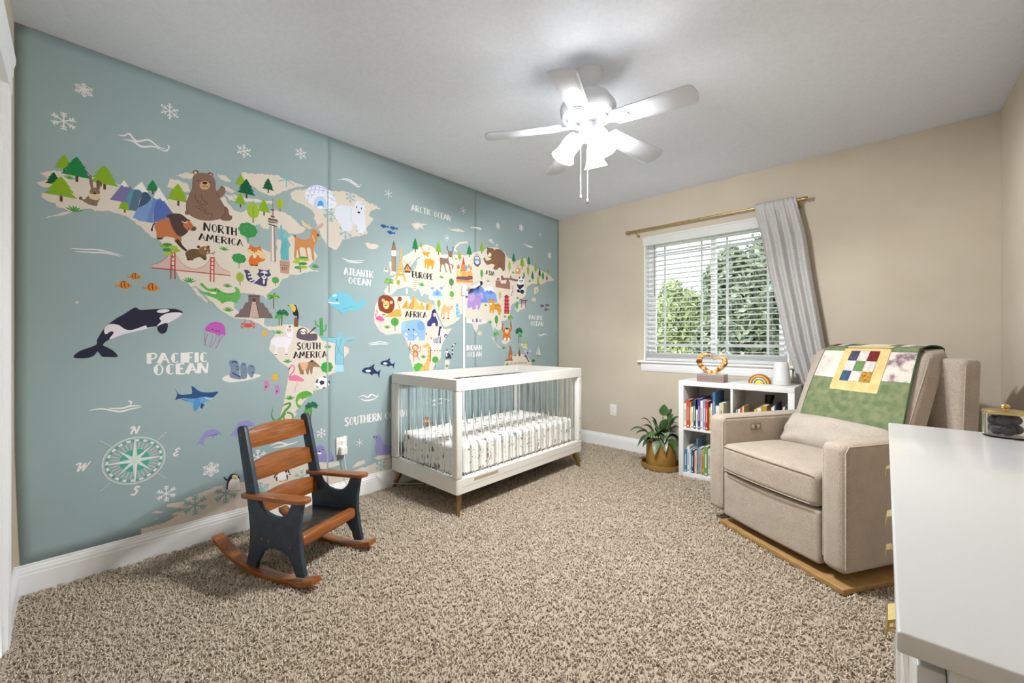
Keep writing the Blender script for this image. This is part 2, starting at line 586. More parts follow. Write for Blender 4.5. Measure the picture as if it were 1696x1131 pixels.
panel(-RD + 0.01, SEAM1 + 0.004, 0.0012, left_edge, 0.0010)
panel(SEAM1, SEAM2 + 0.003, 0.0007, None, 0.0008)
panel(SEAM2, -0.001, 0.0007)

# print layers: each shape lies just above the earlier shapes it overlaps
_boxes = np.zeros((4000, 5))
_nb = [0]
def dx(pts):
    a = np.array(pts)
    y0, z0 = a.min(0); y1, z1 = a.max(0)
    n = _nb[0]
    q = _boxes[:n]
    hitm = (q[:, 0] < y1) & (q[:, 1] > y0) & (q[:, 2] < z1) & (q[:, 3] > z0)
    lay = 1 + (q[hitm, 4].max() if hitm.any() else 0)
    _boxes[n] = (y0, y1, z0, z1, lay)
    _nb[0] += 1
    return 0.0024 + lay * 0.000008

def spline(pts, per=6, closed=True):
    n = len(pts)
    out = []
    rng = range(n) if closed else range(n - 1)
    for i in rng:
        p0 = pts[(i - 1) % n] if closed or i > 0 else pts[i]
        p1 = pts[i]
        p2 = pts[(i + 1) % n]
        p3 = pts[(i + 2) % n] if closed or i < n - 2 else pts[i + 1]
        for k in range(per):
            t = k / per
            out.append(tuple(0.5 * ((2 * p1[a]) + (-p0[a] + p2[a]) * t + (2 * p0[a] - 5 * p1[a] + 4 * p2[a] - p3[a]) * t * t
                                    + (-p0[a] + 3 * p1[a] - 3 * p2[a] + p3[a]) * t ** 3) for a in (0, 1)))
    if not closed: out.append(tuple(pts[-1]))
    return out

def stroke_poly(pts, w, taper=False):
    n = len(pts)
    L, Rr = [], []
    for i in range(n):
        a = pts[max(0, i - 1)]; b = pts[min(n - 1, i + 1)]
        d = (b[0] - a[0], b[1] - a[1])
        l = math.hypot(*d) or 1
        nx, ny = -d[1] / l, d[0] / l
        ww = w / 2
        if taper: ww *= max(0.04, math.sin(PI * i / (n - 1)) ** 0.7)
        L.append((pts[i][0] + nx * ww, pts[i][1] + ny * ww))
        Rr.append((pts[i][0] - nx * ww, pts[i][1] - ny * ww))
    return L + Rr[::-1]

# shape makers, all give (colour, list of outlines) in crop pixels
def P(c, pts): return (c, pts)
def S(c, pts, per=5): return (c, spline(pts, per))
def O(c, x, y, rx, ry=None, rot=0, n=18):
    ry = ry or rx
    ca, sa = math.cos(R(rot)), math.sin(R(rot))
    return (c, [(x + rx * math.cos(2 * PI * k / n) * ca - ry * math.sin(2 * PI * k / n) * sa,
                 y + rx * math.cos(2 * PI * k / n) * sa + ry * math.sin(2 * PI * k / n) * ca) for k in range(n)])
def L(c, w, pts, smooth=True): return (c, stroke_poly(spline(pts, 5, False) if smooth and len(pts) > 2 else pts, w))
def T(c, w, pts): return (c, stroke_poly(spline(pts, 6, False), w, True))

class WallMesh:
    def __init__(self):
        self.v, self.f, self.mi, self.ms = [], [], [], []
    def add(self, c, pts):
        """pts already on the wall as (y, z)"""
        x = dx(pts)
        k = len(self.v)
        if c not in self.ms: self.ms.append(c)
        mi = self.ms.index(c)
        self.v += [(x + wrinkle(y, z), y, z) for y, z in pts]
        for t in tessellate_polygon([[Vector((y, z, 0)) for y, z in pts]]):
            a, b, d = (pts[i] for i in t)
            area = (b[0] - a[0]) * (d[1] - a[1]) - (b[1] - a[1]) * (d[0] - a[0])
            if abs(area) < 1e-12: continue
            self.f.append(tuple(k + i for i in (t if area > 0 else t[::-1])))
            self.mi.append(mi)
    def obj(self, name):
        me = bpy.data.meshes.new(name)
        me.from_pydata(self.v, [], self.f)
        for c in self.ms: me.materials.append(pmat(c))
        me.polygons.foreach_set('material_index', self.mi)
        me.update()
        ym = sum(q[1] for q in self.v) / len(self.v)
        par = PANELS[0] if ym < SEAM1 else PANELS[1] if ym < SEAM2 else PANELS[2]
        return link_mesh(name, me, None, par)

def fig(name, K, shapes):
    """one printed figure traced in pixels of a crop K=(left, top, scale)"""
    w = WallMesh()
    for c, pts in shapes:
        w.add(c, [wallpt(K[0] + x / K[2], K[1] + y / K[2]) for x, y in pts])
    return w.obj('printed_' + name)

def icon(name, u, v0, v1, shapes):
    """figure drawn upright in wall space: unit square, x right, y up, 1 = height between pixel rows v0 (top) and v1 (bottom)"""
    y0, za = wallpt(u, v0)
    _, zb = wallpt(u, v1)
    h = za - zb
    w = WallMesh()
    for c, pts in shapes:
        w.add(c, [(y0 + x * h, zb + y * h) for x, y in pts])
    return w.obj('printed_' + name)

PX = (0, 0, 1.0)
K1 = (60, 240, 7.067); K3 = (220, 260, 8.08); K4 = (240, 380, 7.07); K5 = (380, 280, 8.078); K6 = (380, 400, 7.067)
K7 = (480, 260, 7.07); K8 = (100, 440, 5.655); J1 = (320, 520, 5.656); J2 = (430, 520, 5.656); J3 = (600, 370, 9.422)
J4 = (600, 470, 7.54); J5 = (750, 370, 9.422); J6 = (750, 470, 7.54); J7 = (120, 640, 5.141); J8 = (220, 680, 5.139)
R1 = (340, 680, 3.77); R2 = (500, 580, 5.139)

def rough(pts, amp=1.1, seed=1, step=5.0):
    """break a traced coastline into small uneven bays"""
    rg = random.Random(seed)
    out = []
    n = len(pts)
    for i in range(n):
        a, b = pts[i], pts[(i + 1) % n]
        l = math.hypot(b[0] - a[0], b[1] - a[1])
        m = max(1, int(l / step))
        for k in range(m):
            t = k / m
            q = amp * min(1.0, l / 12) if k else amp * 0.3
            out.append((a[0] + (b[0] - a[0]) * t + rg.uniform(-q, q), a[1] + (b[1] - a[1]) * t + rg.uniform(-q, q)))
    return out
def land(name, pts, amp=1.0, c=LAND, K=PX):
    pts = [(K[0] + x / K[2], K[1] + y / K[2]) for x, y in pts]
    icy = name in ('arctic_island', 'baffin_island', 'greenland', 'antarctica', 'ice_floe')
    return fig(name, PX, [P(c, rough(pts, amp * (1.5 if icy else 1), len(pts), 2.6 if icy else 4.0))])

# ---- continents
land('north_america', [(65,287),(90,282),(112,286),(150,293),(190,303),(212,313),(245,324),(262,333),(276,333),(283,324),(300,328),(318,322),(350,328),(372,326),(376,335),(386,347),(400,352),(412,346),(424,341),(436,346),(452,350),(456,356),(462,364),(470,375),(478,386),(486,392),(492,400),(500,404),(515,410),(526,424),(521,432),(510,441),(516,446),(529,450),(505,451),(493,455),(479,455),(478,458),(466,464),(459,476),(446,484),(441,488),(441,496),(435,489),(411,486),(398,485),(388,492),(387,500),(388,510),(395,517),(408,524),(424,528),(438,526),(437,537),(442,541),(454,541),(460,546),(446,547),(437,542),(429,536),(418,531),(400,528),(387,526),(376,520),(359,509),(352,500),(345,495),(338,487),(331,479),(324,474),(316,475),(311,469),(298,463),(296,457),(290,448),(280,430),(276,415),(268,402),(262,396),(250,392),(236,378),(220,366),(211,359),(192,353),(180,349),(158,350),(150,345),(135,347),(119,351),(109,347),(94,343),(91,336),(84,336),(68,326),(70,320),(83,319),(81,312),(68,309),(60,302),(73,300),(78,295)])
land('baja_california', [(318,476),(323,483),(326,489),(333,492),(342,502),(344,499),(337,491),(329,484),(325,477)], 0.6)
land('aleutian_islands', [(119,352),(105,357),(85,359),(75,362),(76,360),(95,355),(112,350)], 0.7)
land('hudson_bay', [(406,393),(424,372),(440,368),(450,372),(462,378),(472,380),(482,390),(470,398),(459,396),(457,404),(460,411),(456,418),(450,420),(443,416),(432,411),(420,409),(410,403)], 0.8, SEA)
for nm, pts in (('arctic_island', [(281,297),(297,299),(312,306),(315,318),(300,318),(290,312),(276,310)]),
                ('arctic_island', [(290,290),(310,286),(322,289),(318,296),(300,294)]),
                ('arctic_island', [(359,288),(372,291),(384,300),(380,302),(366,297)]),
                ('arctic_island', [(364,305),(380,312),(390,317),(385,320),(370,313)]),
                ('arctic_island', [(372,322),(385,325),(392,333),(380,332)]),
                ('arctic_island', [(400,286),(420,288),(444,289),(459,290),(469,296),(490,303),(507,308),(491,310),(477,314),(459,321),(454,325),(440,322),(425,313),(410,303),(397,298)]),
                ('arctic_island', [(385,322),(410,328),(452,334),(450,338),(412,333),(395,337)]),
                ('baffin_island', [(454,347),(470,352),(488,363),(496,373),(506,379),(499,386),(490,388),(478,386),(468,374),(460,362),(450,353)]),
                ('arctic_island', [(430,366),(440,364),(449,372),(443,381),(432,376)])):
    land(nm, pts, 0.8)
land('greenland', [(480,321),(490,314),(507,313),(530,312),(551,316),(570,317),(587,321),(600,328),(609,334),(631,345),(616,348),(610,358),(618,362),(613,372),(607,377),(609,386),(600,390),(585,392),(576,396),(566,397),(563,406),(557,414),(544,408),(534,396),(527,380),(522,365),(518,349),(508,342),(493,336),(484,331)])
land('south_america', [(453,543),(460,539),(472,537),(490,538),(508,543),(524,552),(534,564),(552,567),(570,573),(578,577),(577,584),(570,592),(566,604),(561,615),(545,621),(541,633),(540,642),(529,645),(518,647),(518,653),(504,663),(501,668),(494,676),(488,683),(492,685),(487,691),(485,703),(462,703),(464,688),(468,674),(472,654),(476,633),(479,614),(476,607),(464,600),(456,591),(445,578),(447,571),(449,562),(456,554)], 0.6)
land('eurasia', [(637,486),(636,481),(643,472),(653,463),(647,461),(653,458),(658,455),(668,452),(683,451),(688,444),(691,435),(690,431),(698,424),(692,426),(684,436),(676,446),(668,446),(666,432),(667,425),(676,420),(688,412),(697,407),(706,405),(715,408),(722,413),(732,422),(738,421),(750,422),(771,423),(785,418),(803,413),(809,410),(824,410),(835,417),(841,427),(853,432),(870,427),(873,434),(887,443),(903,451),(912,458),(918,464),(908,466),(903,468),(897,471),(887,470),(881,470),(872,476),(871,488),(863,496),(851,502),(847,504),(845,514),(844,523),(841,528),(835,531),(829,532),(832,541),(828,547),(821,545),(818,541),(817,548),(814,536),(808,532),(806,535),(792,538),(791,545),(788,551),(785,545),(782,536),(772,535),(772,526),(767,521),(763,520),(760,530),(746,538),(735,542),(731,533),(722,518),(718,507),(700,500),(680,500),(655,492),(640,488)], 0.6)
land('africa', [(636,488),(627,495),(621,506),(620,516),(619,528),(620,535),(628,548),(640,555),(652,553),(665,552),(671,560),(674,569),(679,579),(678,592),(682,604),(687,622),(698,632),(708,628),(716,612),(722,602),(730,592),(730,576),(733,568),(740,556),(748,544),(735,545),(731,539),(719,512),(714,504),(698,500),(680,498),(663,490),(649,491)], 0.5)
land('mediterranean_sea', [(649,488),(657,479),(674,475),(682,477),(687,482),(693,478),(698,491),(703,486),(710,489),(710,495),(719,498),(720,506),(714,504),(698,500),(693,498),(686,492),(680,498),(677,490),(664,490),(650,492),(640,489)], 0.4, SEA)
land('red_sea', [(719,507),(724,517),(731,533),(736,542),(734,545),(727,531),(720,516)], 0.3, SEA)
for nm, pts, K in (('madagascar', [(1030,950),(1090,950),(1090,990),(1060,1090),(1025,1090),(1030,1000)], J4),
                   ('britain', [(415,600),(450,590),(460,640),(530,760),(520,800),(430,810),(440,740),(420,660)], J3),
                   ('iceland', [(40,310),(80,295),(130,320),(215,320),(260,360),(210,395),(150,405),(90,385)], J3),
                   ('ireland', [(330,755),(410,755),(400,690),(340,690)], J3),
                   ('arctic_island', [(760,0),(860,0),(1020,10),(930,40),(970,100),(900,60),(840,105),(800,60)], J3),
                   ('arctic_island', [(1320,70),(1400,90),(1500,80),(1600,130),(1480,130),(1390,105)], J3),
                   ('arctic_island', [(550,260),(600,235),(620,280),(650,320),(610,310)], J5),
                   ('arctic_island', [(650,350),(690,320),(720,360)], J5),
                   ('kamchatka', [(1260,1010),(1320,980),(1335,1040),(1300,1090),(1270,1110)], J5),
                   ('japan', [(770,300),(830,250),(900,260),(910,300),(850,325),(800,355)], J6),
                   ('sumatra', [(470,650),(500,670),(560,770),(630,805),(560,790),(510,710)], J6),
                   ('borneo', [(600,710),(660,690),(720,700),(670,755),(620,750)], J6),
                   ('new_guinea', [(840,750),(880,740),(920,790),(940,820),(880,800)], J6),
                   ('australia', [(640,1000),(650,960),(720,930),(760,890),(850,870),(900,890),(950,930),(980,990),(990,1120),(930,1200),(820,1170),(700,1200),(640,1140)], J6),
                   ('hawaiian_islands', [(135,345),(160,330),(178,347),(150,358)], K8)):
    land(nm, pts, 0.35, LAND, K)
fig('novaya_zemlya', J3, [L(LAND, 28, [(1640,295),(1530,305),(1460,360),(1440,410),(1475,440)])])
def bbtop(x): return 934.5 - 0.2575 * (x - 41.8)
ANT = [(234,0),(234,875),(259,869),(276,864),(294,853),(281,852),(308,843),(276,839),(275,836),(286,833),(311,830),(304,827),(321,820),(337,814),(356,806),(368,804),(400,798),(430,790),(451,785),(488,773),(521,764),(545,766),(560,763),(563,769),(545,775),(530,784),(572,782),(590,778),(609,771),(636,761),(660,757),(700,745),(740,735),(780,725),(820,718),(860,712),(900,706),(900,0)]
ANT = [(x, bbtop(x)) if y == 0 else (x, min(y, bbtop(x) - 1)) for x, y in ANT]
base = [(x, bbtop(x)) for x in range(900, 233, -37)]
land('antarctica', ANT[1:-1] + base, 0.7)
for pts in ([(155,870),(200,852),(265,860),(220,872)], [(165,920),(230,912),(200,924)], [(175,965),(205,962),(190,970)]):
    land('ice_floe', pts, 0.3, LAND, J8)
for pts in ([(420,1000),(470,950),(530,935),(540,960),(480,985)], [(610,915),(660,890),(750,875),(750,915),(640,930)]):
    land('ice_floe', pts, 0.3, LAND, R2)

# ---- repeated little motifs
GREENS = {'l': '#86ad2c', 'g': '#2a8049', 'd': '#1f5c3d', 'y': '#a2b63c'}
def pine(u, v0, v1, c='g', w=0.36):
    col = GREENS[c]
    tiers = [(0, 1.0)]
    for k, (yy, ww) in enumerate(((0.76, 0.40), (0.60, 0.66), (0.40, 0.84), (0.22, 1.0))):
        tiers += [(ww * w, yy)]
        if k < 3: tiers += [(ww * w * 0.72, yy + 0.015)]
    pts = tiers + [(-x, y) for x, y in tiers[1:][::-1]]
    icon('pine_tree', u, v0, v1, [P('#5a4636', [(-0.035, 0), (0.045, 0), (0.045, 0.25), (-0.035, 0.25)]), P(col, pts)])
for a in ((106.5,256,287,'l'),(127,259.5,301.5,'g',0.42),(89,285,311,'d'),(101,292,334,'l',0.44),(173,273.5,314,'l',0.42),(206.5,329,352.5,'l'),(253,298,322,'g'),(295,304,341,'l',0.4),
          (399,288.5,312,'l'),(408,296,328.5,'d',0.4),(398,319,343.5,'l'),(444,295,319.5,'d'),(437,329.5,357,'l'),
          (687.5,393.5,417.5,'g',0.27),(697,400,411,'l',0.3),(726,400,422,'l',0.3),(761,416,432,'l',0.3),(777,405,426,'g',0.3),(797.5,400,420,'l',0.28),
          (850.5,418,437,'g',0.28),(864.5,424,445,'l',0.3),(875.5,424,441,'g',0.26),(887,435,452,'l',0.26),(867.5,450,461,'g',0.26),(881.7,448,465,'g',0.26),(893.5,443,460,'d',0.22),(905.5,454,466,'d',0.2),(907.5,443,455,'l',0.24),(892,465,473,'l',0.24)):
    pine(*a)
def leaftree(u, v0, vc, v1, c, w):
    h = v1 - v0
    yc = (v1 - (v0 + vc) / 2) / h; ry = (vc - v0) / 2 / h
    icon('round_tree', u, v0, v1, [P('#6b5645', [(-0.02, 0), (0.03, 0), (0.03, yc), (-0.02, yc)]), O(c, 0, yc, w, ry), L('#5f7a35', 0.02, [(0, yc - ry * 0.8), (0, yc + ry * 0.6)], False)])
for a in ((397.3,451,467,473,'#a0b04a',0.26),(456,458.5,469.5,474,'#56a35a',0.36),(419,336,362,369,'#9ab83c',0.27),(463.5,328,346,350.5,'#a3b83a',0.22),
          (747.3,461,473,478.5,'#4f8c45',0.3),(748,482,492,497,'#5aa856',0.32),(726.5,496,509,514,'#8cae45',0.2),(659.5,463,472,476,'#9ab04a',0.28),
          (653.7,526,540,548.5,'#4f9c50',0.33),(720.6,590,601,610,'#56a350',0.33),(797.5,446,459,463,'#6f9c50',0.2),(843.5,433,448,451,'#9ab83a',0.18),(874.3,441,455,458,'#a8b03c',0.18),(890.7,458,470,472.5,'#a8b83c',0.18),
          (899,451,463,466,'#4ba24c',0.22),(855.7,499,512,514,'#56ac5a',0.22),(822,522,536,541,'#4a9c50',0.22),(827.8,483,494.5,497,'#a8c050',0.2)):
    leaftree(*a)
def bushtree(u, v0, vc, v1, c='#3f9150', w=0.4):
    h = v1 - v0
    yc = (v1 - (v0 + vc) / 2) / h; ry = (vc - v0) / 2 / h
    sh = [P('#5a5145', [(-0.015, 0), (0.02, 0), (0.02, yc), (-0.015, yc)])]
    for k in range(8):
        a = k * PI / 4
        sh.append(O(c, math.cos(a) * w * 0.6, yc + math.sin(a) * ry * 0.62, w * 0.46, ry * 0.42))
    sh.append(O(c, 0, yc, w * 0.7, ry * 0.7))
    for k in range(7):
        a = k * 0.9
        sh.append(O('#7fbf7a', math.cos(a) * w * (0.3 + 0.05 * k), yc + math.sin(a) * ry * 0.55, 0.02, 0.016, 0, 8))
    icon('leafy_tree', u, v0, v1, sh)
for a in ((410.5,369,393.5,402),(395.7,420,436,444.5),(541,599,617,623,'#4a9c45'),(693,601,616,620,'#56b04a',0.5)):
    bushtree(*a)
def grass(u, v0, v1, c='#4f9a42'):
    sh = []
    for k, (tx, ty) in enumerate(((-1.0, 0.5), (-0.65, 0.85), (-0.2, 1.0), (0.2, 0.95), (0.6, 0.8), (1.0, 0.45))):
        sh.append(T(c, 0.22, [(tx * 0.15, 0.0), (tx * 0.55, ty * 0.6), (tx, ty)]))
    icon('grass_tuft', u, v0, v1, sh)
for a in ((115,290,297),(123.5,341,351),(371,408,415),(313.6,459,468),(376.8,469,476),(378,508,516),(522,437,444),(461,546,553),(476,594,601),(543,570,577),(480,654,662),(639.5,443,447),(641,538,544),(731,456,461),(698,467,474),(701,587,593),(740,603,608),(804,503,507),(857,491,495),(811.5,530,535),(836,522,526),(834,573,578),(853,586,590),(808,463,467),(849.7,449,453),(877,463,467),(755,427,430),(840,600,606)):
    grass(*a)
def flake(u, v, r, style=0, c=WHT):
    sh = []
    for k in range(6):
        a = R(90 + 60 * k)
        ca, sa = math.cos(a), math.sin(a)
        def q(x, y): return (x * ca - y * sa, 0.5 + x * sa + y * ca)
        sh.append(L(c, 0.055, [q(0.0, 0), q(0.48, 0)], False))
        if style == 0:
            for d in (0.24, 0.36):
                for s in (-1, 1): sh.append(L(c, 0.05, [q(d, 0), q(d + 0.11, s * 0.11)], False))
        elif style == 1:
            for s in (-1, 1):
                sh.append(L(c, 0.05, [q(0.18, 0), q(0.32, s * 0.13), q(0.46, 0)], False))
                sh.append(L(c, 0.04, [q(0.06, 0), q(0.2, s * 0.115)], False))
        elif style == 2:
            sh.append(O(c, *q(0.44, 0), 0.06, 0.06, 0, 8))
            for s in (-1, 1): sh.append(L(c, 0.05, [q(0.2, 0), q(0.34, s * 0.12)], False))
        else:
            pass
    icon('snowflake', u, v + r, v - r, [(cc, [(x, 1 - y) for x, y in p]) for cc, p in sh]) if False else icon('snowflake', u, v - r, v + r, sh)
for a in ((139,149.5,12,1),(105.5,201,15,0),(281,184.5,13,2),(404,250.5,11,2),(498,254.5,9.5,2),(643,321,8,3),(767,349,7,3),(824.5,374,6,1),(863,377,6.5,1),(894.5,388,4.5,3),(910,423,6,1),(740,394,6,3),(692,371,6,3),(689,373,4,3),
          (275.5,817,13.5,0),(349.5,777,13,1),(532,717,8,0),(595,733,7,3),(427,757,13,0),(570,726,6,3)):
    flake(*a)
for a in ((323,836,17,0),(374,817,17,0),(431,812,15,1),(500,790,13,0),(474,297,14,3),(533,331,7,0),(548,354,14,0),(572,384,12,0),(580,327,9,0),(630,770,10,0),(597,380,9,0)):
    flake(*a[:3], a[3], '#86b3b4')
def wave(*lines, w=2.6, K=PX):
    fig('ocean_wave', K, [T(WHT, w, l) for l in lines])
wave([(194,223),(205,225),(214,222),(226,234),(246,232),(262,243),(280,249)], [(203,231),(220,234),(235,243),(255,243),(272,251)], w=3.2)
wave([(277,240),(280,244),(276,250),(268,250)], w=2.5)
wave([(116,411),(140,413),(165,414),(205,424)], [(122,416),(150,418),(175,419),(200,425)], w=2.2)
wave([(138,205),(250,190),(400,212),(500,190),(595,172)], [(300,185),(420,185),(500,165),(585,165)], [(470,125),(500,130),(490,160)], w=15, K=J7)
wave([(545,270),(640,265),(720,300),(800,350),(838,315)], [(600,255),(690,262),(760,310),(810,335)], w=14, K=K7)
wave([(565,427),(580,432),(605,431)], [(572,433),(590,435),(602,434)], w=1.8)
wave([(475,405),(520,385),(560,400),(590,375),(640,395),(648,370)], [(495,410),(540,428),(600,418),(640,400)], w=12, K=R2)
wave([(60,745),(150,735),(220,722),(345,745)], [(80,765),(200,750),(330,755)], w=13, K=J4)
wave([(270,62),(360,70),(455,108)], [(330,62),(420,75),(440,100)], w=16, K=J5)
wave([(1085,320),(1170,345),(1262,378)], [(1140,350),(1200,370),(1240,380)], w=14, K=J5)
wave([(1055,630),(1100,645),(1140,625),(1180,640)], w=14, K=J6)
wave([(400,222),(460,200),(520,210),(582,190)], [(420,230),(480,222),(540,205)], w=10, K=R1)
wave([(705,668),(730,660),(745,664)], [(712,672),(735,666)], w=2.2)

# ---- lettering: narrow brush capitals with heavy left strokes
G = {'A': (0.62, [(1, [(0, 0), (0.30, 1)]), (0, [(0.30, 1), (0.62, 0)]), (0, [(0.12, 0.36), (0.52, 0.36)])]),
     'M': (0.78, [(1, [(0, 0), (0.14, 1)]), (0, [(0.14, 1), (0.38, 0.3)]), (1, [(0.38, 0.3), (0.64, 1)]), (0, [(0.64, 1), (0.78, 0)])]),
     'N': (0.62, [(1, [(0, 0), (0.06, 1)]), (0.5, [(0.06, 1), (0.52, 0)]), (0, [(0.52, 0), (0.6, 1)])]),
     'O': (0.58, 'o'), 'C': (0.52, 'c'),
     'R': (0.58, [(1, [(0.05, 0), (0.05, 1)]), (0, [(0.05, 0.97), (0.38, 0.96), (0.48, 0.76), (0.36, 0.55), (0.05, 0.5)]), (0.5, [(0.2, 0.5), (0.56, 0)])]),
     'T': (0.56, [(1, [(0.28, 0), (0.28, 1)]), (0, [(0, 0.97), (0.56, 0.97)])]),
     'H': (0.58, [(1, [(0.05, 0), (0.05, 1)]), (0.5, [(0.5, 0), (0.5, 1)]), (0, [(0.05, 0.48), (0.5, 0.52)])]),
     'E': (0.48, [(1, [(0.06, 0), (0.06, 1)]), (0, [(0.06, 0.97), (0.46, 0.97)]), (0, [(0.06, 0.52), (0.38, 0.52)]), (0, [(0.06, 0.03), (0.48, 0.03)])]),
     'F': (0.46, [(1, [(0.06, 0), (0.06, 1)]), (0, [(0.06, 0.97), (0.46, 0.97)]), (0, [(0.06, 0.52), (0.38, 0.52)])]),
     'I': (0.18, [(1, [(0.09, 0), (0.09, 1)])]),
     'S': (0.48, [(0.6, [(0.44, 0.86), (0.28, 0.98), (0.08, 0.86), (0.1, 0.62), (0.34, 0.45), (0.44, 0.24), (0.28, 0.03), (0.02, 0.14)])]),
     'U': (0.56, [(1, [(0.05, 1), (0.06, 0.3)]), (0.3, [(0.06, 0.34), (0.14, 0.06), (0.3, 0.02), (0.46, 0.12), (0.5, 0.4)]), (0, [(0.5, 0.36), (0.51, 1)])]),
     'P': (0.52, [(1, [(0.06, 0), (0.06, 1)]), (0, [(0.06, 0.97), (0.38, 0.96), (0.5, 0.74), (0.36, 0.5), (0.06, 0.46)])]),
     'L': (0.46, [(1, [(0.06, 0), (0.06, 1)]), (0, [(0.06, 0.03), (0.46, 0.03)])]),
     'D': (0.58, [(1, [(0.06, 0), (0.06, 1)]), (0, [(0.06, 0.97), (0.36, 0.92), (0.54, 0.5), (0.36, 0.08), (0.06, 0.03)])]),
     ' ': (0.3, [])}
def text(s, ul, vb, ur, vt, c, wt=0.24, wthin=0.10, name='lettering'):
    """s fills the wall between pixel columns ul..ur; vb, vt: base and top rows at the left end"""
    ya, zb = wallpt(ul, vb)
    _, zt = wallpt(ul, vt)
    yb = hit(ur, vb, 0, 0).y
    h = zt - zb
    gap = 0.14
    tot = sum(G[ch][0] for ch in s) + gap * (len(s) - 1)
    sx = (yb - ya) / tot
    w = WallMesh()
    x = 0.0
    for ch in s:
        gw, st = G[ch]
        def put(pts, wid, sm):
            p = spline(pts, 5, False) if sm and len(pts) > 2 else pts
            poly = stroke_poly([(a * sx / h, b) for a, b in p], wid)
            w.add(c, [(ya + x * sx + a * h, zb + b * h) for a, b in poly])
        if st in ('o', 'c'):
            n = 22
            rng = range(n + 1) if st == 'o' else range(3, n - 2)
            out, inn = [], []
            for k in rng:
                a = 2 * PI * k / n
                out.append((0.28 + 0.29 * math.cos(a), 0.5 + 0.5 * math.sin(a)))
                th = (0.06 + 0.09 * max(0, -math.cos(a))) * wt / 0.2
                inn.append((0.28 + (0.29 - th) * math.cos(a) + 0.0, 0.5 + (0.5 - 0.085) * math.sin(a)))
            for k in range(len(out) - 1):
                q = [out[k], out[k + 1], inn[k + 1], inn[k]]
                w.add(c, [(ya + (x + a) * sx, zb + b * h) for a, b in q])
        else:
            for wgt, pts in st:
                put(pts, (wthin + (wt - wthin) * wgt), len(pts) > 3)
        x += gw + gap
    return w.obj('printed_' + name)
text('NORTH', 338, 382, 392, 368.5, INK)
text('AMERICA', 329.5, 397.5, 402, 386, INK)
text('SOUTH', 492, 579, 530.5, 567.5, INK)
text('AMERICA', 486.5, 593.5, 541, 582.5, INK)
text('EUROPE', 682.5, 459.5, 716.5, 449, INK, 0.28)
text('AFRICA', 671.5, 525, 706.5, 515, INK, 0.28)
text('ASIA', 804.5, 454.5, 819, 447.5, INK, 0.3)
text('AUSTRALIA', 845, 603.5, 873, 600.5, INK, 0.25)
text('ARCTIC OCEAN', 681.5, 348.5, 746, 338.5, WHT, 0.26, 0.12)
text('ATLANTIC', 570, 454.5, 619, 443, WHT, 0.26, 0.12)
text('OCEAN', 577, 469.5, 614, 458.5, WHT, 0.26, 0.12)
text('PACIFIC', 245, 602.5, 343.5, 585, WHT, 0.34, 0.14)
text('OCEAN', 254.5, 621.5, 344.5, 603.5, WHT, 0.34, 0.14)
text('PACIFIC', 876, 529, 899, 521.5, WHT, 0.28, 0.14)
text('OCEAN', 879, 539, 899.5, 531.5, WHT, 0.28, 0.14)
text('INDIAN', 772.5, 580, 797.5, 571.5, WHT, 0.28, 0.14)
text('OCEAN', 774, 591, 797.5, 583, WHT, 0.28, 0.14)
text('SOUTHERN OCEAN', 571, 705.5, 671, 692, WHT, 0.26, 0.12)

# ---- North America figures
fig('snowy_mountain', K1, [P('#7a76a0', [(860,640),(1000,470),(1100,490),(1150,560),(1110,690),(990,665)]), P(WHT, [(1030,415),(1085,500),(1050,485),(1040,500),(1010,475),(983,470)])])
fig('snowy_mountain', K1, [P('#5f93a8', [(1050,620),(1120,520),(1200,530),(1215,600),(1150,770),(1090,760)]), P('#587186', [(1140,540),(1200,525),(1255,560),(1210,650),(1180,780),(1080,760)]), P('#43586e', [(1250,555),(1290,545),(1350,620),(1310,690),(1190,740),(1220,640)]), P(WHT, [(1235,430),(1310,560),(1270,550),(1240,560),(1210,530),(1180,520),(1130,515)])])
fig('snowy_mountain', K1, [P('#7897c6', [(1130,850),(1180,750),(1290,690),(1370,615),(1410,650),(1370,760),(1360,915),(1210,890)]), P('#6b88bc', [(1375,620),(1420,650),(1365,780),(1365,915),(1290,905),(1320,800)]), P('#576eae', [(1410,640),(1480,640),(1600,800),(1540,860),(1370,915),(1370,770)]), P(WHT, [(1430,490),(1500,600),(1550,680),(1500,650),(1480,665),(1450,615),(1410,640),(1370,615)])])
fig('hare', K1, [S('#857260', [(520,610),(560,640),(620,590),(700,600),(745,625),(720,680),(712,715),(660,710),(600,690),(540,650)]), S('#857260', [(615,385),(628,350),(650,370),(668,500),(640,510)]), S('#6e5d4d', [(712,520),(703,430),(735,415),(772,460),(755,495),(745,470),(742,520)]), O('#857260', 685,555,62,56), S('#d6bfa4', [(612,585),(640,570),(685,580),(740,575),(752,610),(720,645),(660,640),(625,620)]), O(INK, 685,567,16,9), O('#6e5d4d', 520,625,20,20), L('#6e5d4d', 6, [(665,640),(668,705)], False)])
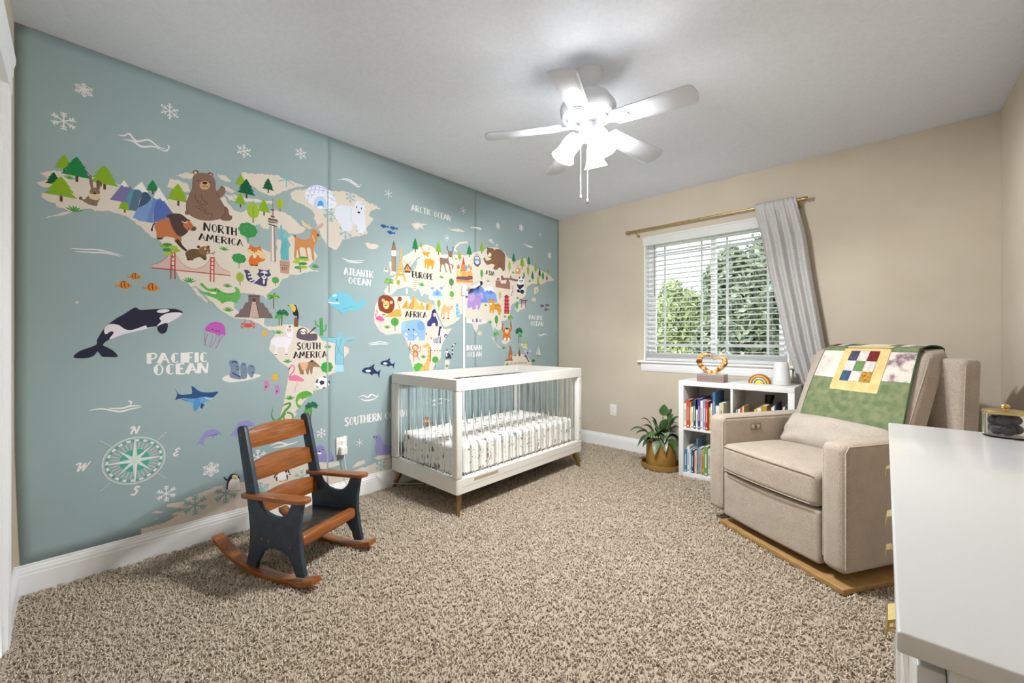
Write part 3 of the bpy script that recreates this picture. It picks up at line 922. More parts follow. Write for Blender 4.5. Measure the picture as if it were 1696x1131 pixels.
fig('brown_bear', K3, [O('#85695a', 725,745,32,32), S('#7b6052', [(1220,665),(1270,690),(1290,770),(1325,790),(1325,830),(1280,855),(1180,840),(1200,760)]), S('#85695a', [(1105,470),(1160,430),(1165,400),(1200,388),(1237,430),(1228,490),(1160,552)]), O('#6f574b', 840,208,42,32), O('#6f574b', 1030,240,44,34), O('#d7b5a5', 838,214,22,20), O('#d7b5a5', 1033,246,25,19),
    S('#85695a', [(796,320),(820,240),(930,213),(1045,245),(1102,320),(1112,440),(1170,570),(1232,690),(1225,770),(1180,825),(1050,852),(900,842),(770,780),(713,700),(722,600),(760,490),(790,420)]), O('#c9a078', 962,380,70,60), O(INK, 963,350,34,17), O(INK, 872,318,9,9), O(INK, 1032,340,9,9), L(INK, 5, [(965,365),(967,392)], False), L(INK, 5, [(925,385),(945,400),(967,393),(990,402),(1010,390)]),
    L('#4e3c33', 6, [(835,490),(838,560),(880,620),(955,640),(998,615),(930,570),(912,490)]), L('#4e3c33', 6, [(825,670),(900,660),(970,710),(990,770),(1040,755),(1062,790),(1030,848)]), L('#4e3c33', 6, [(1110,475),(1180,590),(1232,690),(1222,770),(1170,828)]), L('#4e3c33', 6, [(770,480),(722,600),(714,700),(770,780),(900,840)])] + [O('#4e3c33', x, y, 8, 6) for x, y in ((890,690),(915,705),(945,715),(960,745),(870,590),(905,603))])
fig('bison', K3, [T('#4a3a38', 18, [(330,880),(275,905),(255,980)]), O('#4a3a38', 254,972,14,26), S('#bb744c', [(285,925),(330,868),(470,820),(560,960),(645,1070),(640,1140),(560,1140),(550,1085),(430,1068),(395,1100),(325,1098),(312,1000)], 4), S('#55433f', [(455,790),(520,758),(640,765),(730,830),(770,855),(700,880),(690,940),(740,990),(690,1045),(640,1065),(580,1030),(520,930),(490,840)], 4), S('#bb744c', [(690,880),(760,862),(810,920),(850,942),(820,985),(740,975),(675,925)]), O('#57504c', 815,965,34,26, -20), L(INK, 7, [(740,945),(748,970),(735,985)]), L('#e2cbb8', 12, [(655,865),(700,880),(735,855)]), L(INK, 5, [(755,915),(768,905),(782,915)]), P('#4a3a38', [(322,1080),(395,1080),(395,1104),(322,1102)]), O('#4a3a38', 597,1128,30,22)])
fig('suspension_bridge', K4, [P('#cdb2a8', [(80,420),(180,385),(295,300),(295,462),(80,445)]), P('#d3bcb0', [(355,300),(450,415),(580,465),(700,420),(765,345),(765,512),(355,478)]), P('#d3bcb0', [(815,345),(880,440),(1000,505),(1000,530),(815,515)]), L('#b84a42', 4, [(80,415),(180,385),(295,285)]), L('#b84a42', 4, [(355,290),(450,415),(580,465),(700,420),(765,340)]), L('#b84a42', 4, [(810,340),(880,440),(1000,505)]), P('#b84a42', [(80,442),(1000,534),(1000,545),(80,455)])] +
    [L('#b84a42', 15, [(x0, y0), (x1, y1)], False) for x0, y0, x1, y1 in ((308,262,302,578),(350,268,352,582),(770,322,765,612),(808,325,806,616))] + [L('#b84a42', 12, l, False) for l in ([(300,272),(358,278)], [(300,315),(355,320)], [(300,368),(355,372)], [(300,420),(355,425)], [(765,330),(812,335)], [(765,372),(812,376)], [(765,420),(812,424)], [(765,470),(812,474)])])
fig('acacia_tree', K4, [L('#6f5a45', 10, [(330,340),(315,280),(280,230)])] + [O(c, x, y, 58, 22, 5) for c, x, y in (('#8fb040',235,195),('#3f8c4a',265,180),('#a0bb45',330,210),('#3f8c4a',265,240),('#9ab53f',355,245),('#a5b848',265,285))])
fig('beaver', K4, [S('#50402f', [(355,135),(395,118),(440,185),(495,245),(465,250),(400,195)]), S('#6b563d', [(475,270),(540,230),(630,235),(700,275),(722,345),(690,355),(640,325),(575,345),(560,362),(500,352),(480,310)]), O('#866648', 695,248,70,50), O('#6b4f38', 625,205,20,18), O('#6b4f38', 740,205,18,16), O(WHT, 732,275,10,10), L('#5a4a42', 8, [(700,275),(790,280),(822,260)]), L('#5a4a42', 7, [(790,280),(812,305)], False), O('#e9d9c6', 705,228,12,12), O(INK, 707,228,6,6), O('#5a4230', 510,350,20,13), O('#5a4230', 700,348,20,12)])
fig('crocodile', K4, [S('#66ad58', [(640,640),(672,628),(692,650),(740,690),(810,690),(840,684),(890,720),(960,745),(1025,742),(1062,720),(1048,672),(1100,700),(1118,790),(1080,835),(1090,860),(1050,855),(1000,842),(940,850),(905,868),(870,835),(800,798),(700,762),(640,715),(700,730),(820,742),(840,735),(740,722),(680,680)], 4), L('#3f7a3a', 5, [(920,745),(960,765),(1040,750)]), L('#3f7a3a', 5, [(935,800),(925,835),(950,850)]), L('#3f7a3a', 5, [(1000,800),(985,830),(1000,845)]), O(INK, 822,708,8,8), O(INK, 860,722,7,7), O(WHT, 800,745,40,8, 8)])
fig('fox', K6, [S('#d6742f', [(235,190),(262,160),(340,165),(375,190),(418,200),(400,228),(345,245),(322,282),(242,278),(222,225)]), S('#e2c493', [(355,190),(352,150),(395,135),(425,170),(408,205)]), P('#d6742f', [(240,35),(280,62),(332,66),(356,48),(368,88),(388,125),(330,152),(290,172),(240,142),(205,98),(225,72)]), S('#e2c493', [(208,98),(258,95),(290,122),(322,97),(382,122),(340,150),(290,168),(240,145)]), P('#ead6b0', [(272,150),(310,152),(318,180),(292,200),(275,182)]), O(INK, 266,104,7,8), O(INK, 313,110,7,8), O(INK, 292,122,7,6), O('#8a4a22', 262,275,22,9), O('#8a4a22', 312,280,22,9)])
fig('raccoon', K6, [T('#4e4866', 62, [(170,335),(215,370),(235,440),(320,490)]), L('#d8d4dc', 16, [(215,380),(275,368)], False), L('#d8d4dc', 16, [(220,420),(285,405)], False), L('#d8d4dc', 15, [(235,462),(290,440)], False), L('#d8d4dc', 14, [(260,490),(300,465)], False), S('#4e4866', [(290,490),(340,440),(400,405),(445,430),(438,470),(428,522),(370,517),(310,495)]), P('#4e4866', [(320,385),(345,352),(335,318),(372,330),(440,338),(470,325),(466,358),(488,392),(440,420),(400,442),(355,420)]), S('#dcd8e0', [(365,365),(405,342),(445,365),(432,425),(400,440),(380,425)]), O('#4e4866', 382,385,22,20), O('#4e4866', 432,392,20,18), O(INK, 405,415,9,7), T('#dcd8e0', 26, [(400,440),(402,470),(400,500)])])
fig('step_pyramid', K6, [P('#776764', [(55,885),(80,850),(100,850),(130,790),(150,790),(185,715),(220,710),(220,622),(355,625),(355,715),(392,716),(425,775),(440,775),(470,840),(485,840),(510,900)]), P('#c4a79e', [(222,890),(255,705),(312,705),(354,890)]), L('#5a4a49', 10, [(226,890),(258,708)], False), L('#5a4a49', 10, [(350,890),(310,708)], False), P('#54443f', [(266,702),(268,672),(287,660),(306,672),(308,706)]), L('#5f5050', 12, [(220,640),(355,643)], False)] + [L('#a88c84', 4, [(250 - k * 6, 740 + k * 32), (318 + k * 7, 741 + k * 32)], False) for k in range(5)])
fig('broadcast_tower', K5, [P('#c0b1a3', [(556,745),(590,745),(620,1240),(545,1235)]), P('#8f7d70', [(590,745),(600,745),(622,1240),(604,1240)]), P(WHT, [(570,760),(582,760),(590,1230),(572,1230)]), P('#a39285', [(565,560),(590,560),(592,660),(562,655)]), L('#8a7a6e', 7, [(578,395),(577,560)], False), L('#5f5048', 18, [(556,540),(598,552)], False), L('#5f5048', 16, [(548,628),(606,645)], False), S('#6d5f56', [(515,690),(525,655),(580,665),(640,680),(640,725),(580,725),(520,712)]), L('#c9b8a6', 12, [(520,690),(640,712)], False), L('#5f5048', 15, [(520,735),(636,770)], False)])
fig('torch_statue', PX, [P('#6bb3bd', [(464,374),(465.5,371),(467,374),(467.5,384),(470,383),(474,388),(475,393),(479,402),(481,405),(478,412),(478.5,432),(465,430.5),(464,415),(466,400),(464,392)]), O('#7cc0c9', 471,390,3.4,4.2), L('#4b929d', 0.7, [(470,400),(467,415),(470,428)]), L('#4b929d', 0.7, [(474,400),(473,415),(475,430)]), P('#b8937f', [(462.8,431),(480,433),(479.8,438),(478.4,454),(464,451.5),(463.5,439)]), P('#8a6a5c', [(463.5,438),(479.7,440),(479.6,441),(463.6,439)])] + [P('#6a5048', [(x, 442), (x + 1.1, 442.2), (x + 1.1, 447.6), (x, 447.3)]) for x in (467, 470.2, 473.4)])
fig('elk', PX, [S('#c98a56', [(488,391),(495,395),(505,397),(513,394),(515,384),(517,379),(523,382),(529,389),(526,392),(523,402),(519,411),(520.5,430),(517,430),(514,412),(508,412),(511,429),(508,429),(505,412),(496,411),(498,426),(495,426),(492,413),(490,427),(487,426),(488,405)], 4), O('#4c4340', 526.5,389.5,2.3,1.8,20), T('#e0c795', 5, [(518,379),(510,376),(503,371),(500,364)]), T('#c3a9a4', 6, [(522,380),(527,377),(533,372),(534,369)]), L('#e0c795', 1.2, [(506,374),(506,369)], False), L('#e0c795', 1.2, [(511,376),(512,371)], False), L('#e9dcc6', 1, [(517,390),(521,400)], False), O('#7a4a30', 488.5,391,1.5,1.5)])
fig('acacia_tree', K6, [L('#6b4a38', 12, [(830,360),(828,300),(815,255)]), L('#6b4a38', 8, [(828,310),(870,280)], False)] + [O(c, x, y, 48, 18, 4) for c, x, y in (('#3f8c4a',860,192),('#a0bb45',800,205),('#a0bb45',880,215),('#a5b848',785,240),('#3f8c4a',860,258),('#4a9450',805,305),('#9ab53f',865,300))])
fig('igloo', K7, [S('#e6e8f4', [(178,430),(200,378),(260,340),(340,333),(420,365),(490,420),(540,520),(540,570),(495,602),(370,605),(280,575),(200,510)]), L('#98a8dc', 6, [(195,400),(290,385),(420,400),(520,460)]), L('#98a8dc', 6, [(185,450),(290,440)]), L('#98a8dc', 6, [(420,455),(540,525)], False), L('#98a8dc', 6, [(240,355),(340,350),(450,385)])] + [L('#98a8dc', 6, [(x, y), (x - 8, y + 34)], False) for x, y in ((260,345),(300,350),(350,345),(400,360),(240,395),(290,392),(340,388),(390,395),(440,405),(220,450),(260,445),(450,460),(500,480),(210,490),(440,520),(490,545))] + [S('#c0d2f0', [(285,585),(288,500),(340,460),(400,472),(425,525),(425,608),(350,610)]), S('#4d9fe0', [(326,578),(335,525),(360,514),(386,530),(390,595)]), O('#eef2fa', 358,590,32,18)])
fig('polar_bear', K7, [S('#dcdfec', [(522,645),(555,572),(660,568),(742,585),(758,530),(830,518),(872,560),(872,650),(885,760),(872,885),(800,882),(780,795),(735,790),(722,865),(622,862),(590,785),(530,710)]), L('#c3c8dc', 7, [(720,600),(712,700),(730,780)]), O('#cfd0de', 758,530,16,16), O('#d9c3c6', 852,552,14,14), O(INK, 780,586,6,12), O(INK, 836,602,6,12), O(INK, 806,650,17,11, 10)])
for (x, y) in ((0, 0), (108, 22), (78, 74)):
    fig('blue_fish', K7, [S('#2f6296', [(1060 + x,800 + y),(1085 + x,788 + y),(1115 + x,798 + y),(1135 + x,812 + y),(1152 + x,800 + y),(1150 + x,830 + y),(1128 + x,824 + y),(1090 + x,828 + y)]), O('#2f6296', 1097 + x, 828 + y, 8, 6)])
fig('whale', PX, [S('#74bccf', [(543,499),(549,489),(562,484),(576,487),(588,499),(596,502),(597,497),(604,497),(606,503),(599,509),(588,514),(575,515),(568,521),(563,515),(551,508)]), L(WHT, 1.6, [(543,500),(552,502),(562,502)]), O(INK, 558,496.5,1.1,1.4), O('#a9d9e2', 554,489.5,4,2.4,-15), L('#5aa0b8', 1, [(566,512),(576,510),(584,507)])])
# ---- Pacific figures
for (x, y, s) in ((690, 102, 0.82), (588, 182, 1.0), (848, 205, 1.02)):
    fig('orange_fish', K8, [S('#cf8438', [(x - 75*s,y - 8*s),(x - 48*s,y + 2*s),(x - 20*s,y - 35*s),(x + 20*s,y - 38*s),(x + 60*s,y - 10*s),(x + 78*s,y + 8*s),(x + 40*s,y + 32*s),(x - 10*s,y + 30*s),(x - 45*s,y + 14*s),(x - 72*s,y + 16*s)]), L('#7a3f20', 9*s, [(x - 15*s,y - 30*s),(x - 22*s,y),(x - 8*s,y + 24*s)]), L('#7a3f20', 9*s, [(x + 15*s,y - 30*s),(x + 12*s,y),(x + 22*s,y + 24*s)]), L('#7a3f20', 7*s, [(x + 48*s,y - 12*s),(x + 46*s,y + 15*s)], False), L('#7a3f20', 8*s, [(x - 10*s,y - 36*s),(x + 22*s,y - 36*s)], False)])
fig('orca', K8, [S('#2f313f', [(124,858),(180,800),(330,742),(345,690),(410,590),(500,510),(600,450),(700,392),(752,414),(900,405),(1050,402),(1110,415),(1144,440),(1080,500),(1000,540),(800,590),(600,640),(460,690),(400,740),(440,765),(500,800),(536,852),(450,855),(390,850),(350,805),(310,845),(240,865)], 6), S('#e2dce2', [(412,628),(418,580),(470,546),(545,556),(600,592),(660,603),(740,580),(800,560),(815,580),(880,570),(740,608),(600,640),(462,688),(500,628),(470,616),(432,640)]), S('#e2dce2', [(928,490),(980,452),(1060,438),(1140,446),(1080,500),(1000,540),(905,565),(943,520)]), O('#e2dce2', 962,424,60,17,-5), S('#2f313f', [(915,565),(1000,538),(996,610),(955,638),(914,612)])])
fig('jellyfish', J1, [L('#a4669e', 5, l) for l in ([(110,175),(105,230),(115,290)], [(140,180),(118,240),(108,300)], [(180,185),(172,250),(145,310)], [(215,190),(205,250),(160,312)], [(240,200),(240,260),(208,326)], [(275,205),(245,255),(225,300)])] + [S('#b95cb0', [(113,152),(122,118),(170,80),(232,75),(288,110),(300,200),(270,190),(240,202),(200,180),(160,170)]), O(INK, 180,143,6,6), O(INK, 240,160,6,6), L(INK, 5, [(200,152),(210,160),(222,155)])])
fig('crab', J1, [O('#cc5443', 512,108,38,20)] + [L('#cc5443', 7, l) for l in ([(480,105),(455,100),(450,130)], [(480,95),(455,85),(448,100)], [(480,115),(462,120),(458,137)], [(545,105),(568,100),(572,130)], [(545,95),(568,88),(575,100)], [(545,115),(562,120),(565,137)], [(490,92),(478,75),(495,60)], [(534,92),(545,75),(530,60)])])
fig('starfish', J1, [O('#e3ab3a', 668,185,20,18)] + [T('#e3ab3a', 14, [(668,185),(668 + 30*math.cos(a), 185 + 28*math.sin(a)),(668 + 36*math.cos(a), 185 + 34*math.sin(a))]) for a in (0.3, 1.55, 2.8, 4.1, 5.3)])
fig('starfish', J1, [O('#e3ab3a', 768,592,26,24)] + [T('#e3ab3a', 16, [(768,592),(768 + 32*math.cos(a), 592 + 32*math.sin(a)),(768 + 42*math.cos(a), 592 + 40*math.sin(a))]) for a in (0.3, 1.55, 2.8, 4.1, 5.3)])
fig('stone_heads', J1, [S('#e0d8cd', [(272,602),(330,570),(500,558),(632,572),(580,600),(480,625),(350,640),(290,625)]), S('#77879d', [(340,585),(352,520),(333,450),(360,430),(410,440),(432,500),(425,545),(447,608),(390,606)]), S('#77879d', [(443,602),(445,540),(440,490),(465,453),(492,470),(504,530),(497,600)]), S('#77879d', [(520,572),(507,520),(520,480),(550,474),(580,515),(570,555),(552,597)]), L('#414f69', 13, [(358,452),(390,445),(412,460)]), L('#414f69', 12, [(365,548),(400,570),(440,590)]), L('#414f69', 8, [(395,490),(425,495)], False), L('#414f69', 8, [(400,518),(428,518)], False), L('#414f69', 8, [(455,468),(488,472)], False), L('#414f69', 8, [(535,488),(565,495)], False), L('#414f69', 8, [(545,555),(568,540)], False)])
for (x, y) in ((678, 675), (780, 718)):
    fig('seahorse', J1, [T('#c57bab', 34, [(x - 20,y - 38),(x + 8,y - 38),(x + 14,y),(x - 5,y + 25),(x + 2,y + 42)]), O('#c57bab', x + 2, y - 30, 18, 15), O('#8a3f7a', x + 2, y + 5, 9, 9)])
fig('shark', PX, [S('#34527f', [(290,643),(297,653),(310,653),(318,651),(317,640),(321,641),(331,648),(345,650),(361,648.5),(355,656),(345,663),(330,668),(320,667),(308,664),(298,660),(290,662),(293.5,653)], 4), S('#659fcb', [(300,659),(320,660),(338,657),(351,659),(340,666),(325,669),(310,664)]), S('#5590c2', [(322,661),(330,660),(331,671),(323,681),(320,674)]), P('#34527f', [(333,667),(338.5,670),(334.5,677),(331.5,675)]), L(WHT, 1, [(339,658),(346,661),(352,659)]), O(INK, 346,654,0.8)])
for dx_, dy_ in ((0, 0), (55.7 * 5.139, -14.3 * 5.139)):
    fig('dolphin', J8, [S('#9490c6', [(x + dx_, y + dy_) for x, y in ((545,292),(560,262),(598,205),(622,172),(690,158),(738,180),(752,206),(722,202),(700,214),(680,240),(676,214),(640,216),(606,256),(600,300),(575,280))]), L('#6d69a6', 6, [(640 + dx_,216 + dy_),(690 + dx_,205 + dy_),(720 + dx_,203 + dy_)])])
# compass rose, drawn upright on the wall
def compass():
    c0 = '#57ab98'
    sh = []
    def ring(r, w, c):
        n = 48
        for k in range(n):
            a, b = 2 * PI * k / n, 2 * PI * (k + 1) / n
            sh.append(P(c, [(math.cos(a) * r, 0.5 + math.sin(a) * r), (math.cos(b) * r, 0.5 + math.sin(b) * r), (math.cos(b) * (r - w), 0.5 + math.sin(b) * (r - w)), (math.cos(a) * (r - w), 0.5 + math.sin(a) * (r - w))]))
    ring(0.475, 0.012, WHT); ring(0.455, 0.006, WHT)
    for k in range(40):
        a, b = 2 * PI * k / 40, 2 * PI * (k + 1) / 40
        r, q = 0.425, 0.385
        sh.append(P(WHT if k % 2 else c0, [(math.cos(a) * r, 0.5 + math.sin(a) * r), (math.cos(b) * r, 0.5 + math.sin(b) * r), (math.cos(b) * q, 0.5 + math.sin(b) * q), (math.cos(a) * q, 0.5 + math.sin(a) * q)]))
    for k in range(32):
        a = 2 * PI * k / 32
        sh.append(L(WHT, 0.008, [(math.cos(a) * 0.26, 0.5 + math.sin(a) * 0.26), (math.cos(a) * 0.36, 0.5 + math.sin(a) * 0.36)], False))
    sh.append(O('#a9c9bf', 0, 0.5, 0.245, 0.245, 0, 40)); sh.append(O(c0, 0, 0.5, 0.232, 0.232, 0, 40))
    for k in range(8):
        a = k * PI / 4
        r = 0.5 if k % 2 == 0 else 0.36
        w = 0.055 if k % 2 == 0 else 0.05
        t = (math.cos(a) * r, 0.5 + math.sin(a) * r)
        for s in (1, -1):
            q = (math.cos(a + s * PI / 4) * w, 0.5 + math.sin(a + s * PI / 4) * w)
            sh.append(P(WHT if s > 0 else '#cfe0da', [(0, 0.5), q, t]))
    for k in range(4):
        a = PI / 4 + k * PI / 2
        for j in range(7):
            r = 0.50 + j * 0.03
            sh.append(O(WHT, math.cos(a) * r, 0.5 + math.sin(a) * r, 0.008, 0.008, 0, 6))
    # letters N E S W in slanted brush script
    def let(strokes, ox, oy, s):
        for w, pts in strokes:
            sh.append(L(WHT, w * s, [(ox + (x + 0.25 * y) * s, oy + y * s) for x, y in pts]))
    let([(0.22, [(0.0, 0), (0.1, 1)]), (0.16, [(0.1, 1), (0.5, 0.0)]), (0.22, [(0.5, 0), (0.62, 1)]), (0.14, [(0.1, 1), (-0.15, 0.95), (-0.2, 0.75)])], -0.06, 1.04, 0.15)
    let([(0.2, [(0.55, 0.85), (0.3, 1.0), (0.1, 0.8), (0.3, 0.55), (0.0, 0.3), (0.2, 0.0), (0.55, 0.15)])], 0.60, 0.46, 0.15)
    let([(0.24, [(0.6, 0.85), (0.3, 1.0), (0.15, 0.75), (0.45, 0.4), (0.25, 0.0), (-0.1, 0.12)])], -0.05, -0.19, 0.15)
    let([(0.22, [(0.05, 1), (0.05, 0)]), (0.14, [(0.05, 0), (0.45, 0.9)]), (0.22, [(0.45, 0.9), (0.45, 0)]), (0.12, [(0.45, 0), (0.85, 1)]), (0.14, [(0.05, 1), (-0.2, 0.95), (-0.25, 0.75)])], -0.80, 0.46, 0.16)
    icon('compass_rose', 223.5, 721.5, 803, sh)
compass()
# ---- South America figures
def palm(u, v0, v1, c='#2f8050', c2='#5aa84a', lean=0.08):
    sh = [L('#7a6248', 0.06, [(0, 0), (lean * 0.4, 0.4), (lean, 0.78)])]
    for k, a in enumerate((200, 165, 130, 75, 40, 5, -25, 215)):
        ca, sa = math.cos(R(a)), math.sin(R(a))
        sh.append(T(c if k % 2 else c2, 0.13, [(lean, 0.78), (lean + ca * 0.2, 0.80 + sa * 0.18), (lean + ca * 0.36, 0.72 + sa * 0.2)]))
    icon('palm_tree', u, v0, v1, sh)
for a in ((453,486,511,'#4a8f4a','#9ab845',0.0),(466,513,540,'#23654a','#2f7a50',0.06),(462,521,540,'#5aa84a','#4f9a45',0.0),(514,666,696,'#1f6446','#2a7550',0.05),(510,676,696,'#5aa84a','#4f9a45',0.0),
          (644,461,485,'#8fb04a','#5aa060',0.0),(845,522,540,'#4a9a4f','#8fb34a',-0.02),(821,549,568,'#4a9a4f','#8fb34a',0.04),(858.5,543,568,'#1f6446','#2a7550',0.05),(861,553,568,'#5aa84a','#4f9a45',0.0),(883,595,606,'#1f6446','#2a7550',0.02)):
    palm(*a)
fig('toucan', K6, [P('#80563c', [(752,997),(760,890),(803,890),(806,1000)]), L('#7a6a52', 5, [(800,885),(830,890),(860,880)]), S('#2b2a30', [(740,835),(755,745),(778,750),(795,800),(808,850),(802,930),(788,875),(760,868)]), S('#e6b23e', [(726,770),(745,748),(772,765),(772,805),(748,825)]), S('#c3c85a', [(678,755),(700,735),(755,740),(748,766),(715,762)]), O(INK, 690,750,12,7)])
fig('llama', J2, [S('#e4dfe6', [(105,292),(108,245),(160,215),(250,205),(242,145),(256,100),(270,108),(296,100),(312,140),(302,225),(290,280),(265,310),(260,378),(238,378),(236,312),(172,312),(158,382),(138,382),(150,312),(136,285),(118,288)], 4), O('#d3c2b4', 275,152,22,20), O('#8f7766', 281,118,14,10), O(INK, 262,148,4,4), O(INK, 290,148,4,4), L('#bdb5c4', 4, [(250,205),(270,220),(290,225)]), O('#5f554f', 148,380,12,5), O('#5f554f', 250,377,12,5)])
fig('sloth', J2, [S('#62575f', [(343,212),(358,150),(400,127),(442,148),(447,185),(500,132),(526,120),(522,138),(470,182),(532,185),(536,240),(490,250),(440,249),(380,237)]), O('#e6ded6', 408,165,30,26), L('#3c343a', 9, [(392,158),(378,178)], False), L('#3c343a', 9, [(420,158),(432,178)], False), O(INK, 405,172,7,5)])
fig('cactus', J2, [L('#58a259', 32, [(575,45),(577,120),(578,205)]), O('#58a259', 575,48,16,14), L('#58a259', 13, [(522,62),(526,95),(560,118)]), L('#58a259', 13, [(620,98),(617,140),(588,168)]), L('#3f8548', 4, [(568,60),(570,195)], False), L('#3f8548', 4, [(583,60),(585,195)], False)])
fig('hilltop_statue', J2, [S('#88bccc', [(578,220),(640,218),(705,222),(738,202),(768,203),(800,222),(850,216),(888,222),(880,236),(810,262),(788,300),(784,472),(708,472),(704,300),(694,268),(620,252)], 4), O('#88bccc', 747,184,17,21), P('#a6d1e2', [(710,470),(780,470),(790,542),(698,542)]), L('#4f8aa0', 4, [(578,220),(640,218),(705,222)]), L('#4f8aa0', 4, [(715,240),(730,320),(775,390)]), L('#4f8aa0', 4, [(765,230),(745,310),(720,380)]), L('#4f8aa0', 4, [(708,300),(709,470)], False), L('#4f8aa0', 4, [(784,300),(784,470)], False), L('#4f8aa0', 4, [(620,252),(694,268)], False), L('#4f8aa0', 4, [(800,262),(880,236)], False), L('#4f8aa0', 4, [(708,470),(784,470)], False)])
fig('tapir', J2, [S('#94765c', [(358,485),(374,456),(440,452),(480,438),(500,432),(562,486),(556,498),(502,497),(492,557),(476,557),(466,512),(456,562),(440,562),(430,527),(410,532),(416,560),(400,566),(380,562),(365,512)], 4), S('#d8aa8a', [(376,458),(450,455),(446,490),(430,526),(400,522),(385,490)]), O('#5f4a3c', 488,442,14,13), O(INK, 515,465,5,5)])
fig('flamingo', J2, [S('#de7c98', [(270,602),(290,580),(340,570),(412,612),(400,632),(340,626),(280,623)]), L('#de7c98', 14, [(282,605),(278,582),(318,532),(322,495),(300,480),(283,500)]), L(INK, 10, [(282,500),(272,522)], False), L('#d59aa6', 4, [(330,625),(362,660),(330,690),(322,740)]), L('#d59aa6', 4, [(350,625),(335,690),(340,735)])])
fig('chameleon', J2, [S('#62aa45', [(336,800),(368,742),(440,720),(492,748),(470,772),(412,792),(372,795),(352,830),(368,850),(388,860),(368,882),(342,850)], 5), L('#3f7a35', 4, [(400,725),(405,760)], False), L('#3f7a35', 4, [(430,722),(432,756)], False), L('#3f7a35', 6, [(400,780),(405,805)], False), O(INK, 462,748,5,5)])
fig('snake', J2, [T('#56984a', 24, [(128,870),(112,950),(145,1000),(195,975),(240,905),(280,860),(278,835),(230,850),(215,868)]), L('#56984a', 17, [(240,925),(222,970),(262,1003),(308,982),(300,935),(255,922)]), O(INK, 244,848,5,4)])
fig('soccer_ball', J2, [O('#ebe7e7', 588,640,68,60,0,28), P('#3b3b46', [(557,636),(578,620),(606,630),(602,656),(572,664)]), P('#3b3b46', [(522,640),(535,605),(548,612),(538,650)]), P('#3b3b46', [(590,582),(615,585),(622,598),(600,596)]), P('#3b3b46', [(640,612),(656,630),(654,655),(640,640)]), P('#3b3b46', [(585,690),(612,684),(620,692),(590,700)]), P('#3b3b46', [(535,672),(550,688),(540,690),(528,675)])])
# ---- Europe and Arctic figures
fig('clock_tower', J3, [P('#a08a72', [(455,500),(525,500),(522,755),(452,745)]), P('#e6dcc8', [(452,415),(522,415),(526,510),(454,505)]), O('#f0ecec', 488,480,24,28), P('#8a765f', [(462,350),(518,350),(524,420),(452,420)]), P('#6d5f52', [(488,260),(512,345),(468,345)]), L('#b8684a', 12, [(460,380),(518,385)], False), P('#8d7862', [(505,515),(523,515),(520,755),(505,752)])])
fig('lattice_tower', J3, [P('#d8ab62', [(590,370),(604,370),(612,580),(628,720),(650,790),(685,910),(655,905),(628,825),(560,820),(528,892),(503,888),(540,790),(562,720),(582,560)]), P(LAND, [(575,780),(595,735),(618,785)]), L('#c08a3c', 9, [(535,792),(652,800)], False), L('#c08a3c', 8, [(562,720),(628,724)], False)])
fig('windmill', J3, [P('#7a4a35', [(700,620),(772,720),(640,715)]), P('#e09a4c', [(705,650),(740,720),(748,765),(658,755),(668,715)]), P('#5c4238', [(660,735),(748,742),(744,772),(660,765)]), L('#5a4a42', 6, [(635,580),(775,725)], False), L('#5a4a42', 6, [(755,590),(650,720)], False), O('#4c342a', 702,695,8,12)])
fig('fawn', J3, [S('#dc9a3a', [(965,575),(1010,555),(1090,565),(1128,605),(1112,640),(1100,710),(1080,712),(1075,665),(1040,672),(1028,712),(1008,715),(1005,640),(990,640),(985,695),(968,692),(972,620)], 4), S('#dc9a3a', [(918,455),(980,445),(1010,445),(1058,455),(1030,490),(1015,540),(985,560),(960,525),(950,480)]), S('#f0e2cf', [(950,510),(985,500),(1020,525),(988,562)]), O(INK, 968,515,6,7), O(INK, 1012,525,6,7), O(INK, 988,550,9,7)] + [L('#b09a78', 7, l) for l in ([(965,445),(930,405),(905,370)], [(945,425),(945,385)], [(1020,445),(1045,415),(1048,370)], [(1035,420),(1022,385)])])
fig('stag', J3, [S('#8a6f63', [(1205,545),(1240,535),(1320,545),(1340,500),(1335,450),(1370,430),(1405,450),(1402,500),(1410,580),(1390,625),(1420,660),(1412,712),(1400,710),(1395,660),(1365,640),(1378,720),(1390,778),(1372,775),(1350,690),(1335,640),(1290,625),(1300,700),(1318,762),(1300,755),(1270,650),(1245,640),(1222,700),(1222,752),(1205,750),(1215,650)], 3), S('#e0d2cc', [(1340,530),(1380,520),(1410,570),(1395,620),(1360,625)]), L('#4a403c', 10, [(1350,440),(1325,400),(1328,345)]), L('#4a403c', 8, [(1328,395),(1312,375)], False), L('#4a403c', 10, [(1398,440),(1415,400),(1412,360)]), L('#4a403c', 8, [(1412,395),(1424,378)], False), O(INK, 1372,518,9,8)])
fig('onion_dome_cathedral', J5, [P('#dca45c', [(60,740),(300,750),(310,930),(50,920)]), P('#ecc886', [(70,740),(130,735),(130,830),(65,830)]), P('#e8b070', [(205,730),(235,735),(235,830),(205,830)]), P('#7a5560', [(45,855),(75,825),(225,830),(240,815),(305,825),(310,865),(230,890),(50,868)]), P('#c0513a', [(160,510),(185,640),(140,640)]), P('#e08048', [(130,640),(190,640),(200,735),(120,735)]), S('#d0683c', [(62,690),(85,635),(108,690),(85,712)]), S('#6f98cc', [(182,700),(205,650),(228,690),(210,728)]), S('#86a850', [(232,680),(250,630),(268,680),(250,700)]), S('#d9863c', [(265,710),(278,660),(298,710),(280,730)]), S('#c9b048', [(105,760),(120,715),(142,760),(122,780)]), L('#7a4a3c', 8, [(120,735),(200,737)], False), L('#a8663c', 8, [(55,890),(308,905)], False)])
